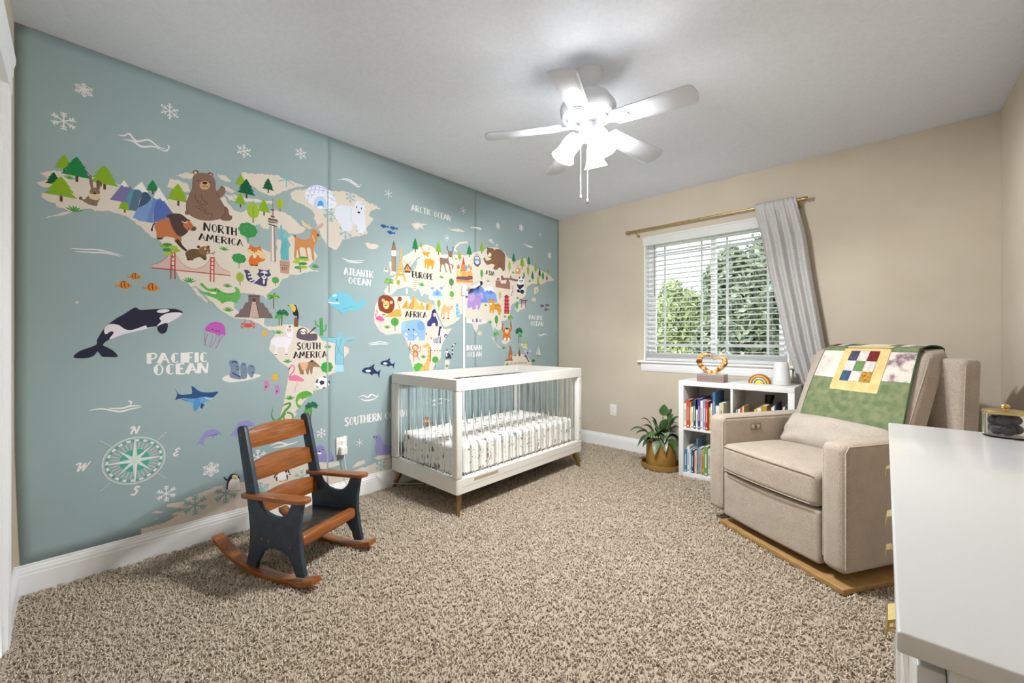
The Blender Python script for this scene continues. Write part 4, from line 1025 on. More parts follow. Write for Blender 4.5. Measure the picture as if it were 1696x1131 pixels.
fig('brown_bear', J5, [S('#85624c', [(640,420),(700,400),(770,430),(812,490),(812,600),(805,735),(765,730),(755,700),(715,690),(690,720),(640,720),(630,690),(650,650),(600,630),(540,648),(500,610),(475,550),(500,532),(520,580),(590,560),(600,510)], 4), S('#85624c', [(530,420),(560,385),(620,395),(640,440),(620,520),(570,540),(535,500)]), O('#5a4034', 545,390,13,13), O('#5a4034', 618,402,13,13), S('#ead9b0', [(535,470),(570,455),(600,485),(580,525),(550,520)]), O(INK, 548,470,14,11), O(INK, 560,435,6,6), L('#5a4034', 6, [(715,600),(715,690)], False), L('#5a4034', 6, [(760,620),(758,700)], False), L(INK, 5, [(560,515),(580,512)], False)])
fig('winter_owl', J5, [S('#7d8894', [(320,600),(325,540),(345,505),(400,500),(428,560),(432,620),(400,660),(345,655)]), S('#c9d6e4', [(350,590),(380,575),(405,595),(395,640),(360,640)]), P('#aab2ba', [(340,490),(370,450),(405,495),(410,515),(340,510)]), O('#eef0f2', 360,540,16,16), O('#eef0f2', 392,545,16,16), O(INK, 361,541,6,6), O(INK, 391,546,6,6), S('#4e5a66', [(320,600),(345,620),(380,640),(420,620),(432,610),(405,662),(345,655)]), O('#7a5a48', 378,672,22,6)])
fig('great_wall', J5, [P('#9a7260', [(665,890),(740,890),(745,935),(820,940),(830,905),(890,905),(892,1030),(662,995)]), P('#8a6555', [(748,820),(785,825),(790,850),(890,852),(900,820),(918,855),(1030,880),(1000,910),(880,880),(750,890)]), P('#75546a', [(680,880),(690,850),(720,855),(722,885)]), P('#75546a', [(838,905),(845,880),(872,885),(872,908)]), L('#7d5a4a', 6, [(665,950),(890,975)], False), O('#75546a', 765,822,12,10), O('#75546a', 903,825,12,10)])
fig('panda', J5, [S('#eeeaea', [(1000,1010),(1010,900),(1060,860),(1100,900),(1105,990),(1100,1080),(1050,1100),(1005,1070)]), S('#33333d', [(1000,940),(1040,960),(1100,950),(1100,985),(1060,1020),(1050,1040),(1010,1000)]), O('#33333d', 1078,1065,32,34), O('#33333d', 1022,1055,22,30,-40), O('#eeeaea', 1062,895,44,48), O('#33333d', 1038,848,13,14), O('#33333d', 1090,850,12,14), O('#33333d', 1045,898,10,13), O('#33333d', 1078,895,10,13), O(INK, 1063,918,7,6), L('#9a7a50', 9, [(935,965),(925,1060),(910,1131)])])
fig('fox', J5, [S('#dd9a50', [(975,730),(1000,695),(1040,700),(1055,730),(1040,780),(990,782)]), P('#e6b678', [(985,645),(1005,660),(1025,640),(1022,675),(1002,690),(985,672)]), O('#f2e4cf', 1005,730,18,22), O('#a8683c', 990,780,12,6)])
fig('mountain_range', J6, [P('#5a63b0', [(150,185),(240,30),(300,0),(290,100),(210,160)]), P('#6f8fd0', [(225,130),(270,20),(330,0),(400,90),(440,235),(350,240),(220,190)]), P('#4f6cc0', [(280,100),(300,60),(320,20),(345,0),(310,110)]), P('#7d9fe0', [(395,130),(420,60),(500,70),(540,140),(555,235),(440,235)]), P('#5a82cc', [(415,110),(440,70),(520,110),(470,130)]), P(WHT, [(240,30),(300,-30),(345,0),(330,30),(300,15),(275,45)]), P(WHT, [(380,100),(430,20),(490,40),(520,110),(470,80),(440,95),(415,75)])])
fig('purple_elephant', J6, [S('#a98fc8', [(180,290),(185,200),(230,170),(300,160),(345,190),(345,260),(325,320),(310,318),(312,270),(290,270),(285,310),(245,322),(235,285),(210,305)], 4), O('#b79cd2', 230,165,45,58,10), O('#b79cd2', 355,150,24,45,-15), O('#a98fc8', 315,170,38,48), T('#a98fc8', 30, [(315,190),(330,240),(318,300),(325,322)]), O(INK, 300,160,4,4), O(INK, 328,164,4,4)])
fig('tiger', J6, [S('#d9953c', [(450,230),(510,250),(570,245),(598,280),(595,340),(590,385),(570,388),(555,335),(515,325),(505,368),(488,365),(482,320),(470,360),(455,358),(458,290)], 4), O('#d9953c', 480,232,38,42), O('#a86a2c', 455,195,10,9), O('#a86a2c', 500,200,10,9), O('#f0e0c4', 472,252,20,15), O(INK, 465,228,4,4), O(INK, 490,230,4,4), L('#7a4f28', 5, [(590,320),(605,335),(595,350)])] + [L('#6a4526', 5, [(x, y), (x + 6, y + 28)], False) for x, y in ((525,258),(545,255),(562,256),(578,268),(530,300),(560,300))])
fig('red_pagoda', J6, [P('#b8394a', [(640,368),(645,150),(670,135),(692,150),(702,370)])] + [P('#a33043', [(630, y + 8), (650, y - 8), (690, y - 8), (710, y + 10)]) for y in (160, 205, 248, 290, 330, 365)] + [P('#d8606c', [(655, y + 14), (685, y + 15), (685, y + 28), (655, y + 28)]) for y in (170, 215, 258, 300, 335)])
fig('torii_gate', J6, [L('#a34250', 9, [(858,205),(855,295)], False), L('#a34250', 9, [(905,210),(905,300)], False), L('#6f3a44', 12, [(830,192),(880,206),(930,208)]), L('#a34250', 8, [(840,225),(918,232)], False)])
fig('white_palace', J6, [P('#dcdad8', [(175,455),(200,425),(215,455),(240,430),(290,425),(340,430),(375,455),(390,430),(412,455),(418,492),(170,488)])] + [P('#7a7a80', [(x, 440), (x + 9, 440), (x + 9, 478), (x, 478)]) for x in (240, 255, 330, 345)] + [P('#5f6070', [(285,440),(297,425),(308,440),(308,480),(285,480)])])
for x, y in ((335, 615), (1010, 195), (1040, 85)):
    fig('shell', J6, [S('#e6cfae', [(x - 26,y),(x - 5,y - 26),(x + 24,y - 8),(x + 20,y + 22),(x - 12,y + 24)]), L('#b98a58', 6, [(x - 8,y - 14),(x + 6,y),(x,y + 14)])])
for x, y in ((1112, 275), (1175, 268), (1162, 320)):
    fig('purple_fish', J6, [S('#5a3a58', [(x - 22,y),(x - 4,y - 18),(x + 12,y - 4),(x + 26,y - 10),(x + 24,y + 12),(x + 10,y + 6),(x - 6,y + 18)]), O('#c98aa0', x - 6, y, 7, 7)])
fig('orangutan', J6, [L('#b8683a', 16, [(640,610),(618,560),(625,490)]), L('#b8683a', 16, [(715,600),(728,540),(718,475)]), S('#cf7436', [(620,680),(635,610),(670,575),(710,610),(720,690),(690,705),(650,712)]), S('#cf7436', [(635,600),(645,555),(672,545),(705,555),(712,600),(675,640)]), O('#e9d3b0', 672,585,24,26), O('#3a2c28', 674,560,16,12), O('#f0c050', 672,610,14,10), O(INK, 665,578,3,3), O(INK, 682,578,3,3), O('#efe6da', 650,690,14,20), O('#efe6da', 695,690,14,20)])
fig('kangaroo', J6, [S('#a66a48', [(645,955),(690,930),(690,880),(705,830),(705,790),(715,770),(725,790),(735,830),(742,870),(738,920),(745,960),(700,962),(660,966)]), O('#c98e64', 720,905,12,22), O(INK, 722,805,3,3)])
fig('koala', J6, [O('#a9a8c4', 930,855,34,32), O('#c4c3d8', 902,838,17,18), O('#c4c3d8', 962,838,15,17), O(INK, 932,862,8,13), O('#a9a8c4', 940,900,26,28), L('#7a6248', 16, [(900,890),(930,940),(950,975)]), O('#7a6248', 905,905,18,12)])
fig('lizard', J6, [L('#b4bb5a', 18, [(872,760),(900,745),(930,740)]), O('#c9cf78', 900,765,30,18), L('#8f9a48', 7, [(872,745),(880,715)], False), L('#8f9a48', 7, [(925,745),(930,715)], False)])
fig('termite_mound', J6, [S('#8a5a44', [(815,895),(822,830),(832,820),(840,850),(842,898)]), L('#5a7a4a', 5, [(832,820),(820,800),(845,795)])])
fig('sailing_boat', J6, [P('#e6e6e4', [(1065,770),(1095,885),(1066,888)]), P('#d6d8d8', [(1058,785),(1056,885),(1038,885)]), P('#8a8070', [(1042,893),(1090,897),(1082,910),(1050,906)])])
# ---- Africa figures
fig('lion', J4, [S('#dca24e', [(290,400),(340,370),(420,320),(475,330),(485,390),(470,410),(330,412),(285,412)]), L('#dca24e', 13, [(475,340),(460,280),(440,240),(445,200)]), O('#8a4630', 465,190,27,30), S('#87452f', [(195,230),(215,165),(265,140),(330,150),(385,190),(402,260),(385,330),(330,372),(260,355),(210,320)]), O('#e8a890', 258,205,20,20), O('#e8a890', 360,232,20,20), S('#e9bf72', [(258,260),(275,215),(325,222),(335,275),(312,312),(275,305)]), O('#f3dcb0', 292,285,24,20), O(INK, 292,268,13,8), O(INK, 275,245,5,6), O(INK, 312,250,5,6), O('#8a7a5a', 265,385,22,10)])
fig('flamingo', J4, [S('#d6619a', [(165,430),(190,405),(235,405),(275,450),(240,465),(190,455)]), L('#d6619a', 11, [(175,425),(162,390),(185,360),(180,335),(168,345)]), L('#c88aa8', 4, [(220,460),(222,520),(212,585)]), L('#c88aa8', 4, [(180,470),(220,475),(268,465)])])
fig('pyramids', J4, [P('#c9974f', [(490,305),(552,195),(570,310)]), P('#e0b468', [(552,195),(600,312),(560,312)]), P('#c9974f', [(560,312),(650,150),(670,318)]), P('#e0b468', [(650,150),(735,322),(640,318)]), P('#d8a85c', [(715,265),(738,218),(785,325),(730,322)]), P('#b8874a', [(788,328),(800,245),(830,225),(840,330)]), S('#e0b468', [(800,240),(830,222),(860,250),(858,320),(820,325),(825,270)])])
fig('blue_elephant', J4, [S('#8fb2dc', [(490,610),(492,490),(540,465),(650,445),(740,460),(785,530),(785,620),(772,712),(715,715),(705,665),(680,665),(640,715),(565,710),(560,680)], 4), S('#9dc0e8', [(495,490),(540,478),(545,560),(505,580),(492,540)]), S('#7ba2d2', [(685,490),(740,470),(772,520),(760,580),(700,570)]), L('#7ba2d2', 6, [(600,660),(630,640),(640,680)]), O(INK, 578,572,9,10), O(INK, 640,573,9,10), O(WHT, 545,630,20,14), O(WHT, 660,630,18,12), O('#c99ab8', 578,600,12,6), O('#c99ab8', 652,600,12,6), L('#4a5a70', 7, [(645,635),(638,655)], False), O('#ecd060', 555,448,24,18), O('#3b3b46', 797,625,7,12)] + [O('#e6edf6', x, 715, 10, 8) for x in (585, 615, 655, 690, 735, 760)])
fig('gorilla', J4, [S('#3f3f78', [(812,528),(812,470),(850,430),(870,340),(895,318),(918,345),(915,400),(940,470),(942,522),(915,528),(905,490),(870,500),(860,525)]), O('#dfc3c3', 900,385,17,24), S('#2f2f5c', [(870,345),(895,320),(905,350),(885,370)]), O('#e0c8c4', 845,538,18,8), O('#e0c8c4', 920,538,22,8)])
fig('camel', J4, [S('#d9ad80', [(985,330),(1010,270),(1035,255),(1050,290),(1075,275),(1095,300),(1110,275),(1135,285),(1128,305),(1110,325),(1085,345),(1080,430),(1065,432),(1062,360),(1030,355),(1028,425),(1012,428),(1005,370),(990,420),(978,415)], 4), O(INK, 1112,285,4,4), O('#4a3a30', 1010,430,14,7), O('#4a3a30', 1070,435,14,7)])
fig('glass_skyscraper', J4, [P('#6fb1e6', [(1168,250),(1195,245),(1205,330),(1218,345),(1216,415),(1168,410)]), L('#d6eaf8', 5, [(1172,290),(1205,310)], False), L('#d6eaf8', 5, [(1172,330),(1212,355)], False), L('#d6eaf8', 5, [(1172,400),(1214,370)], False)])
fig('zebra', J4, [S('#ece8ea', [(850,790),(860,700),(900,690),(950,640),(955,560),(975,535),(1010,560),(1050,640),(1040,670),(1000,660),(990,700),(985,770),(978,830),(955,830),(950,770),(905,770),(900,835),(872,832)], 4), L('#3f3d55', 22, [(968,545),(962,600),(955,650)]), O('#3f3d55', 1040,650,20,22), O(WHT, 1042,655,9,10), O('#3f3d55', 975,545,18,16), L('#3f3d55', 8, [(840,670),(862,680),(866,700)])] + [L('#3f3d55', 9, [(885 + 17 * k, 690 - 8 * k), (900 + 15 * k, 745)], False) for k in range(6)] + [O(INK, x, 832, 9, 6) for x in (868, 900, 938, 968)])
fig('monkey', J4, [L('#a5714e', 9, [(640,860),(605,830),(588,780),(600,730)]), L('#a5714e', 9, [(690,860),(722,830),(728,770)]), L('#a5714e', 9, [(640,890),(640,970)], False), L('#a5714e', 9, [(680,890),(712,955)]), L('#8a5a3c', 6, [(630,890),(600,860),(580,800)]), S('#b07a56', [(635,840),(690,840),(695,900),(665,915),(632,900)]), O('#d8aa84', 662,880,20,26), O('#a5714e', 660,795,42,40), S('#e3bd98', [(632,800),(645,775),(675,775),(690,800),(665,830)]), O(INK, 648,795,4,5), O(INK, 675,795,4,5)])
fig('giraffe', J4, [S('#e2b267', [(700,1120),(740,1040),(790,980),(815,900),(815,800),(770,800),(755,775),(790,755),(815,740),(840,770),(850,830),(845,960),(830,1050),(835,1140)], 4), L('#7a5a38', 12, [(845,790),(850,880),(845,970)]), O(INK, 800,768,4,4)] + [O('#c08a4a', x, y, 9, 8) for x, y in ((825,850),(830,900),(820,950),(800,1000),(770,1040),(815,1030),(780,1070),(815,1080))])
fig('lemur', J4, [S('#3b4258', [(1042,935),(1045,870),(1065,855),(1100,890),(1110,935),(1080,930)]), O('#eeeeee', 1056,848,16,16), O('#2c3040', 1056,828,14,8), O('#eeeeee', 1052,890,9,24), L('#3b4258', 15, [(1120,890),(1126,830),(1125,780),(1165,745)]), L('#eeeeee', 15, [(1124,862),(1125,845)], False), L('#eeeeee', 15, [(1126,812),(1125,795)], False), L('#eeeeee', 15, [(1132,768),(1148,755)], False)])
fig('blue_domed_mosque', J4, [S('#8fb4dc', [(870,180),(880,110),(910,85),(935,65),(960,85),(985,110),(995,185)]), P('#bcd0ea', [(850,150),(1020,155),(1025,195),(845,190)]), S('#6f9ace', [(905,120),(935,85),(965,120),(950,140),(920,140)]), L('#dfe3ee', 10, [(842,190),(840,40)], False), L('#dfe3ee', 10, [(1020,190),(1022,40)], False), L('#dfe3ee', 9, [(868,170),(866,90)], False), P('#5a6a80', [(842,40),(836,40),(840,10)]), P('#5a6a80', [(1016,40),(1026,40),(1020,8)]), S('#7fa6d6', [(845,60),(870,40),(900,50),(880,75)]), S('#7fa6d6', [(960,55),(985,35),(1010,50),(990,75)])])
fig('leaning_tower', J3, [P('#eadfce', [(815,870),(855,875),(835,1060),(785,1055)])] + [L('#cf8450', 11, [(812 - 5 * k, 890 + 30 * k), (852 - 4 * k, 896 + 30 * k)], False) for k in range(6)])
fig('marble_statue', J3, [S('#e9e6e2', [(680,1090),(685,1015),(695,1005),(705,1020),(708,1090)])])
for s, x, y in ((1.0, 0, 0), (1.28, -230, 95)):
    fig('small_orca', J4, [S('#2b3a5c', [(x + 222*1 + (px_ - 222) * s, y + 1000 + (py_ - 1000) * s) for px_, py_ in ((222,995),(250,965),(300,955),(330,935),(348,930),(340,965),(375,1000),(405,978),(398,1010),(392,1065),(376,1025),(330,1025),(325,1042),(300,1020),(250,1012))], 4), O('#e6e6ee', x + 222 + (285 - 222) * s, y + 1000 + (994 - 1000) * s, 26 * s, 13 * s)])
# ---- southern figures
fig('seal', R2, [S('#8f8bbd', [(95,940),(105,850),(130,815),(165,810),(195,835),(205,885),(240,860),(265,900),(262,940),(180,950)]), S('#77739f', [(180,940),(210,910),(260,905),(262,942)]), O(INK, 124,855,6,7), O(INK, 172,845,6,7), O(INK, 148,860,8,6), O(WHT, 148,876,18,9)])
fig('seal', R2, [S('#8f8bbd', [(607,738),(630,722),(665,730),(685,770),(700,800),(780,820),(800,870),(700,895),(640,890),(622,840),(630,770)]), S('#55507a', [(640,880),(670,845),(740,840),(750,865),(690,885)]), O(INK, 610,738,6,6), O(INK, 632,740,4,5)])
fig('penguin', J8, [S('#3a3640', [(795,650),(805,590),(830,545),(865,535),(905,560),(912,640),(900,680),(810,672)]), S('#f0eaea', [(808,660),(820,605),(850,575),(900,575),(912,640),(900,676),(825,676)]), S('#3a3640', [(810,600),(780,585),(772,562),(800,580),(825,575)]), O('#f0eaea', 868,560,26,16), O('#d8b84a', 868,574,16,11), O(INK, 852,558,4,4), O(INK, 884,556,4,4)])
fig('penguin', R1, [S('#3a3640', [(440,430),(450,370),(475,345),(505,360),(515,425),(495,440),(460,440)]), S('#efe9ea', [(450,435),(460,380),(490,372),(508,430),(485,440)]), L('#3a3640', 9, [(445,385),(430,420)], False), L('#3a3640', 9, [(515,370),(530,400)], False), O('#d8a84a', 470,440,13,5), O('#d8a84a', 497,434,13,5)])
# seen through the cot bars
fig('owl', PX, [S('#a4663e', [(700,703),(700,693),(706,690),(713,693),(716,702),(709,706)]), O('#e6c8a0', 705,697,2.2,2.2), O('#e6c8a0', 711,698,2.2,2.2)])
fig('red_flower', PX, [O('#c04a58', 746,625,6,3), O('#c04a58', 755,626,6,3), O('#d86a74', 750,628,7,3)])
fig('island_trees', PX, [O('#5fa05a', 818,617,6,3), O('#3f8a4a', 840,614,7,4), O('#8ab04a', 830,616,5,3), O('#6b5a40', 848,613,3,3)])
# ================================================================== COT
M_cot = mat('cot_lacquer', '#dfdbd4', 0.38)
M_acr = mat('clear_acrylic', '#fafdfd', 0.02, trans=1.0, ior=1.3, spec=0.5)
M_brz = mat('bronze_leg_paint', '#8a6b3c', 0.35, metal=0.7)
cx0, cx1, cy0, cy1, cz0, cz1 = 0.020, 0.780, -2.115, -0.729, 0.137, 0.848
cot = thing('baby_cot', 'white baby cot with clear acrylic bars and bronze tapered legs', 'cot', ((cx0 + cx1) / 2, (cy0 + cy1) / 2, 0))
hx, hy = (cx1 - cx0) / 2, (cy1 - cy0) / 2
pw = 0.05
for sx in (-1, 1):
    for sy in (-1, 1):
        x0, x1 = sorted((sx * hx, sx * (hx - pw))); y0, y1 = sorted((sy * hy, sy * (hy - pw)))
        B().box(x0, x1, y0, y1, cz0 + 0.092, cz1 - 0.072).obj('corner_post', M_cot, cot, bevel=0.012, seg=3)
        B().tube([(sx * (hx - 0.05), sy * (hy - 0.06), cz0 + 0.002), (sx * (hx - 0.012), sy * (hy - 0.018), 0.0)], [0.021, 0.010], 14).obj('leg', M_brz, cot, smooth=40)
def cot_ring(z0, z1, name):
    b = B()
    t = 0.05
    b.box(-hx, hx, -hy, hy, z0, z1)
    me_o = b.obj(name, M_cot, cot, bevel=0.014, seg=3)
    bpy.data.objects.remove(me_o, do_unlink=True)
    r = 0.016
    def outline(inset):
        pts = []
        for (px, py, a0) in ((hx - inset - r, hy - inset - r, 0), (-hx + inset + r, hy - inset - r, 90), (-hx + inset + r, -hy + inset + r, 180), (hx - inset - r, -hy + inset + r, 270)):
            for k in range(5):
                a = R(a0 + 22.5 * k)
                pts.append((px + r * math.cos(a), py + r * math.sin(a)))
        return pts
    bb = B()
    rings = []
    for ins, z in ((0.002, z0), (0.0, z0 + 0.002), (0.0, z1 - 0.003), (0.003, z1), (t - 0.003, z1), (t, z1 - 0.003), (t, z0 + 0.002), (t - 0.002, z0)):
        rings.append([bb.bm.verts.new((x, y, z)) for x, y in outline(ins)])
    n = len(rings[0])
    for i in range(len(rings)):
        p, q = rings[i], rings[(i + 1) % len(rings)]
        for k in range(n):
            bb.bm.faces.new((p[k], p[(k + 1) % n], q[(k + 1) % n], q[k]))
    return bb.obj(name, M_cot, cot, smooth=40)
cot_ring(cz1 - 0.073, cz1, 'top_rail')
cot_ring(cz0, cz0 + 0.092, 'bottom_rail')
bz0, bz1 = cz0 + 0.090, cz1 - 0.071
def bar(x, y):
    B().tube([(x, y, bz0), (x, y, bz1)], 0.0095, 10).obj('acrylic_bar', M_acr, cot, smooth=40)
for sx in (-1, 1):
    for k in range(18):
        bar(sx * (hx - 0.025), -hy + 0.095 + k * (2 * hy - 0.19) / 17)
for sy in (-1, 1):
    for k in range(9):
        bar(-hx + 0.09 + k * (2 * hx - 0.18) / 8, sy * (hy - 0.025))
B().box(-hx + 0.05, hx - 0.05, -hy + 0.05, hy - 0.05, 0.204, 0.214).obj('mattress_support', mat('dark_steel', '#3a3532', 0.5, metal=0.6), cot)
B().box(-hx + 0.053, -hx + 0.07, -hy + 0.06, hy - 0.06, 0.180, 0.204).box(hx - 0.07, hx - 0.053, -hy + 0.06, hy - 0.06, 0.180, 0.204).obj('support_rail', mat('dark_steel_rail', '#3a3532', 0.5, metal=0.6), cot)
B().box(hx - 0.002, hx + 0.0006, -hy + 0.14, -hy + 0.36, cz0 + 0.058, cz0 + 0.078).obj('wooden_label', mat('label_kraft', '#b3a08a', 0.7, col2='#a8937c', scale=60), cot)
B().box(hx - 0.002, hx + 0.0006, -hy + 0.05, hy - 0.03, cz0 + 0.0405, cz0 + 0.0425).obj('rail_seam', mat('seam_shadow_gap', '#a8a49c', 0.7), cot)
for z in (0.30, 0.42, 0.74):
    B().lathe([(0.0, 0), (0.006, 0), (0.006, 0.0015), (0.0, 0.0015)], 10, Matrix.Translation((hx - 0.001, hy - 0.03, z)) @ Matrix.Rotation(R(90), 4, 'Y')).obj('bolt', mat('bolt_steel', '#6d6a66', 0.4, metal=1.0), cot)

# cot mattress with printed sheet
def sheet_mat():
    m = mat('animal_print_sheet', '#efece6', 0.85, bump=0.2, bscale=18)
    nt = m.node_tree
    b = nt.nodes['Principled BSDF']
    tc = nt.nodes.new('ShaderNodeTexCoord')
    col = None
    prev = None
    for sc, thr, ramp in ((17.0, 0.27, ('#957a68', '#83929a', '#b89a94')), (27.0, 0.23, ('#a6acb0', '#b29c84', '#92a09c'))):
        nz = nt.nodes.new('ShaderNodeTexNoise'); nz.inputs['Scale'].default_value = 40; nz.inputs['Detail'].default_value = 2
        nt.links.new(tc.outputs['Object'], nz.inputs['Vector'])
        ad = nt.nodes.new('ShaderNodeVectorMath'); ad.operation = 'MULTIPLY_ADD'
        ad.inputs[1].default_value = (0.035, 0.035, 0.035)
        nt.links.new(nz.outputs['Color'], ad.inputs[0]); nt.links.new(tc.outputs['Object'], ad.inputs[2])
        v = nt.nodes.new('ShaderNodeTexVoronoi'); v.inputs['Scale'].default_value = sc
        nt.links.new(ad.outputs[0], v.inputs['Vector'])
        lt = nt.nodes.new('ShaderNodeMath'); lt.operation = 'LESS_THAN'; lt.inputs[1].default_value = thr
        nt.links.new(v.outputs['Distance'], lt.inputs[0])
        cr = nt.nodes.new('ShaderNodeValToRGB'); cr.color_ramp.interpolation = 'CONSTANT'
        cr.color_ramp.elements[0].color = (*lin(ramp[0]), 1)
        cr.color_ramp.elements[1].position = 0.4; cr.color_ramp.elements[1].color = (*lin(ramp[1]), 1)
        e = cr.color_ramp.elements.new(0.62); e.color = (*lin(ramp[2]), 1)
        e = cr.color_ramp.elements.new(0.74); e.color = (*lin('#efece6'), 1)
        sep = nt.nodes.new('ShaderNodeSeparateColor')
        nt.links.new(v.outputs['Color'], sep.inputs[0]); nt.links.new(sep.outputs[0], cr.inputs['Fac'])
        mx = nt.nodes.new('ShaderNodeMixRGB')
        mx.inputs[1].default_value = (*lin('#efece6'), 1)
        if prev: nt.links.new(prev, mx.inputs[1])
        nt.links.new(lt.outputs[0], mx.inputs[0]); nt.links.new(cr.outputs['Color'], mx.inputs[2])
        prev = mx.outputs[0]
    nt.links.new(prev, b.inputs['Base Color'])
    return m
def crumple(p):
    t = Vector(p)
    t.z += 0.003 * math.sin(p.x * 23 + 2 * math.sin(p.y * 9)) * math.sin(p.y * 17)
    return t
mt = B().rbox(-hx + 0.058, hx - 0.058, -hy + 0.058, hy - 0.058, 0.0, 0.205, 0.028, 22, None, crumple).obj('cot_mattress', sheet_mat(), smooth=60)
mt.location = ((cx0 + cx1) / 2, (cy0 + cy1) / 2, 0.2145)
tag(mt, 'cot mattress in a white sheet with small woodland animal print', 'mattress')

# ================================================================== CHILD'S ROCKING CHAIR
M_navy = mat('worn_navy_paint', '#2c3742', 0.45, col2='#36434e', scale=30, lo=0.4, hi=0.75)
M_oak = mat('stained_oak', '#995a26', 0.28, col2='#78431b', scale=9, detail=6, stretch=(1, 12, 12), coat=0.3)
M_oaky = mat('stained_oak_cross', '#995a26', 0.28, col2='#78431b', scale=9, detail=6, stretch=(12, 1, 12), coat=0.3)
M_seat = mat('dark_stained_seat', '#33322e', 0.25, col2='#3d372f', scale=12, stretch=(1, 8, 1), coat=0.4)
ra = R(22)
rc = thing('rocking_chair', 'small childs rocking chair with navy side panels and stained wood slats', 'chair', (0.795 + 0.018 * math.cos(ra) - 0.189 * math.sin(ra), -3.036 + 0.018 * math.sin(ra) + 0.189 * math.cos(ra), 0.012), ra)
side = [(-.338, .022), (-.322, .08), (-.312, .14), (-.312, .20), (-.32, .27), (-.335, .355), (-.398, .652), (-.392, .666), (-.376, .674), (-.358, .672), (-.348, .66), (-.274, .372), (-.262, .338), (-.24, .308), (-.205, .286), (-.165, .277), (-.13, .277), (-.098, .288), (-.068, .315), (-.05, .352),
        (.012, .358), (0.0, .30), (-.007, .24), (-.004, .18), (.008, .11), (.026, .038), (-.024, .030), (-.038, .07), (-.068, .108), (-.11, .13), (-.155, .135), (-.2, .125), (-.238, .095), (-.262, .055), (-.272, .020)]
for s in (-1, 1):
    y0, y1 = sorted((s * 0.189, s * 0.168))
    B().prism(side, 'y', y0, y1).obj('side_panel', M_navy, rc, bevel=0.0025, seg=2)
    # rocker
    top = spline([(-.548, .128), (-.45, .072), (-.34, .034), (-.23, .016), (-.12, .012), (0, .022), (.085, .046)], 4, False)
    bot = [(x + 0.004, z - 0.022) for x, z in top]
    y0, y1 = sorted((s * 0.206, s * 0.154))
    B().prism(top + bot[::-1], 'y', y0, y1).obj('rocker', M_oak, rc, bevel=0.004, seg=2)
    # armrest, outline in plan, slightly rising towards the front
    yc = s * 0.183
    arm = []
    for k in range(9):
        a = R(90 + 180 * k / 8); arm.append((-.335 + 0.026 * math.cos(a), yc + 0.026 * math.sin(a)))
    for k in range(9):
        a = R(-90 + 180 * k / 8); arm.append((.012 + 0.033 * math.cos(a), yc + 0.033 * math.sin(a)))
    o = B().prism(arm, 'z', 0, 0.018, Matrix.Translation((0, 0, 0.362)) @ Matrix.Rotation(R(-3.2), 4, 'Y')).obj('armrest', M_oak, rc, bevel=0.005, seg=3)
    for (x, z) in ((-.235, .165), (-.19, .16), (-.06, .155), (-.372, .63), (-.345, .49), (-.32, .36)):
        B().lathe([(0, 0), (0.006, 0), (0.005, 0.0015), (0, 0.002)], 10, Matrix.Translation((x, s * 0.189, z)) @ Matrix.Rotation(R(-90 * s), 4, 'X')).obj('screw_plug', M_oak, rc)
def slat(zc, w, hend, hmid):
    n = 14
    pts = []
    for k in range(n + 1):
        y = -0.168 + 0.336 * k / n
        pts.append((y, zc - hend / 2 - 0.002 * math.sin(PI * k / n)))
    for k in range(n, -1, -1):
        y = -0.168 + 0.336 * k / n
        pts.append((y, zc + hend / 2 + (hmid - hend) * math.sin(PI * k / n) ** 0.9))
    xf = lambda z: -.305 - (z - .37) * 0.262
    M = Matrix(((1, 0, -0.262, -.305 + .37 * .262), (0, 1, 0, 0), (0, 0, 1, 0), (0, 0, 0, 1)))
    B().prism(pts, 'x', -0.010, 0.008, M).obj('back_slat', M_oaky, rc, bevel=0.003, seg=2)
slat(.600, 0, .075, .100); slat(.452, 0, .075, .100); slat(.298, 0, .07, .090)
B().box(-.30, -.035, -.168, .168, .176, .194, Matrix.Rotation(R(-3), 4, 'Y')).obj('seat', M_seat, rc, bevel=0.002)
B().rbox(-.052, -.006, -.168, .168, .150, .204, 0.016, 4).obj('seat_front_rail', M_oaky, rc, smooth=60)

# ================================================================== BOOKCASE
bx_, by_ = 1.481, -0.400
BW, BD, BH = 0.773, 0.380, 0.766
M_lam = mat('white_laminate', '#e4e3e1', 0.4)
bc = thing('bookcase', 'white four cube bookcase standing under the window', 'bookcase', (bx_, by_, 0))
B().box(0, 0.038, 0, BD, 0, BH - 0.038).obj('side_panel', M_lam, bc, bevel=0.001)
B().box(BW - 0.038, BW, 0, BD, 0, BH - 0.038).obj('side_panel', M_lam, bc, bevel=0.001)
B().box(0, BW, 0, BD, BH - 0.038, BH).obj('top_panel', M_lam, bc, bevel=0.001)
B().box(0.038, BW - 0.038, 0, BD, 0, 0.038).obj('bottom_panel', M_lam, bc, bevel=0.001)
B().box(0.038, BW - 0.038, 0.002, BD, 0.375, 0.391).obj('shelf', M_lam, bc, bevel=0.0005)
B().box(BW / 2 - 0.008, BW / 2 + 0.008, 0.002, BD, 0.391, BH - 0.038).obj('divider', M_lam, bc, bevel=0.0005)
B().box(BW / 2 - 0.008, BW / 2 + 0.008, 0.002, BD, 0.038, 0.375).obj('divider', M_lam, bc, bevel=0.0005)
M_page = mat('book_pages', '#e9e2d2', 0.9)
B().box(0.038, BW - 0.038, BD - 0.006, BD, 0.038, BH - 0.038).obj('added_back_panel', M_lam, bc)  # white board added behind the cubes to make them lighter
_bookc = {}
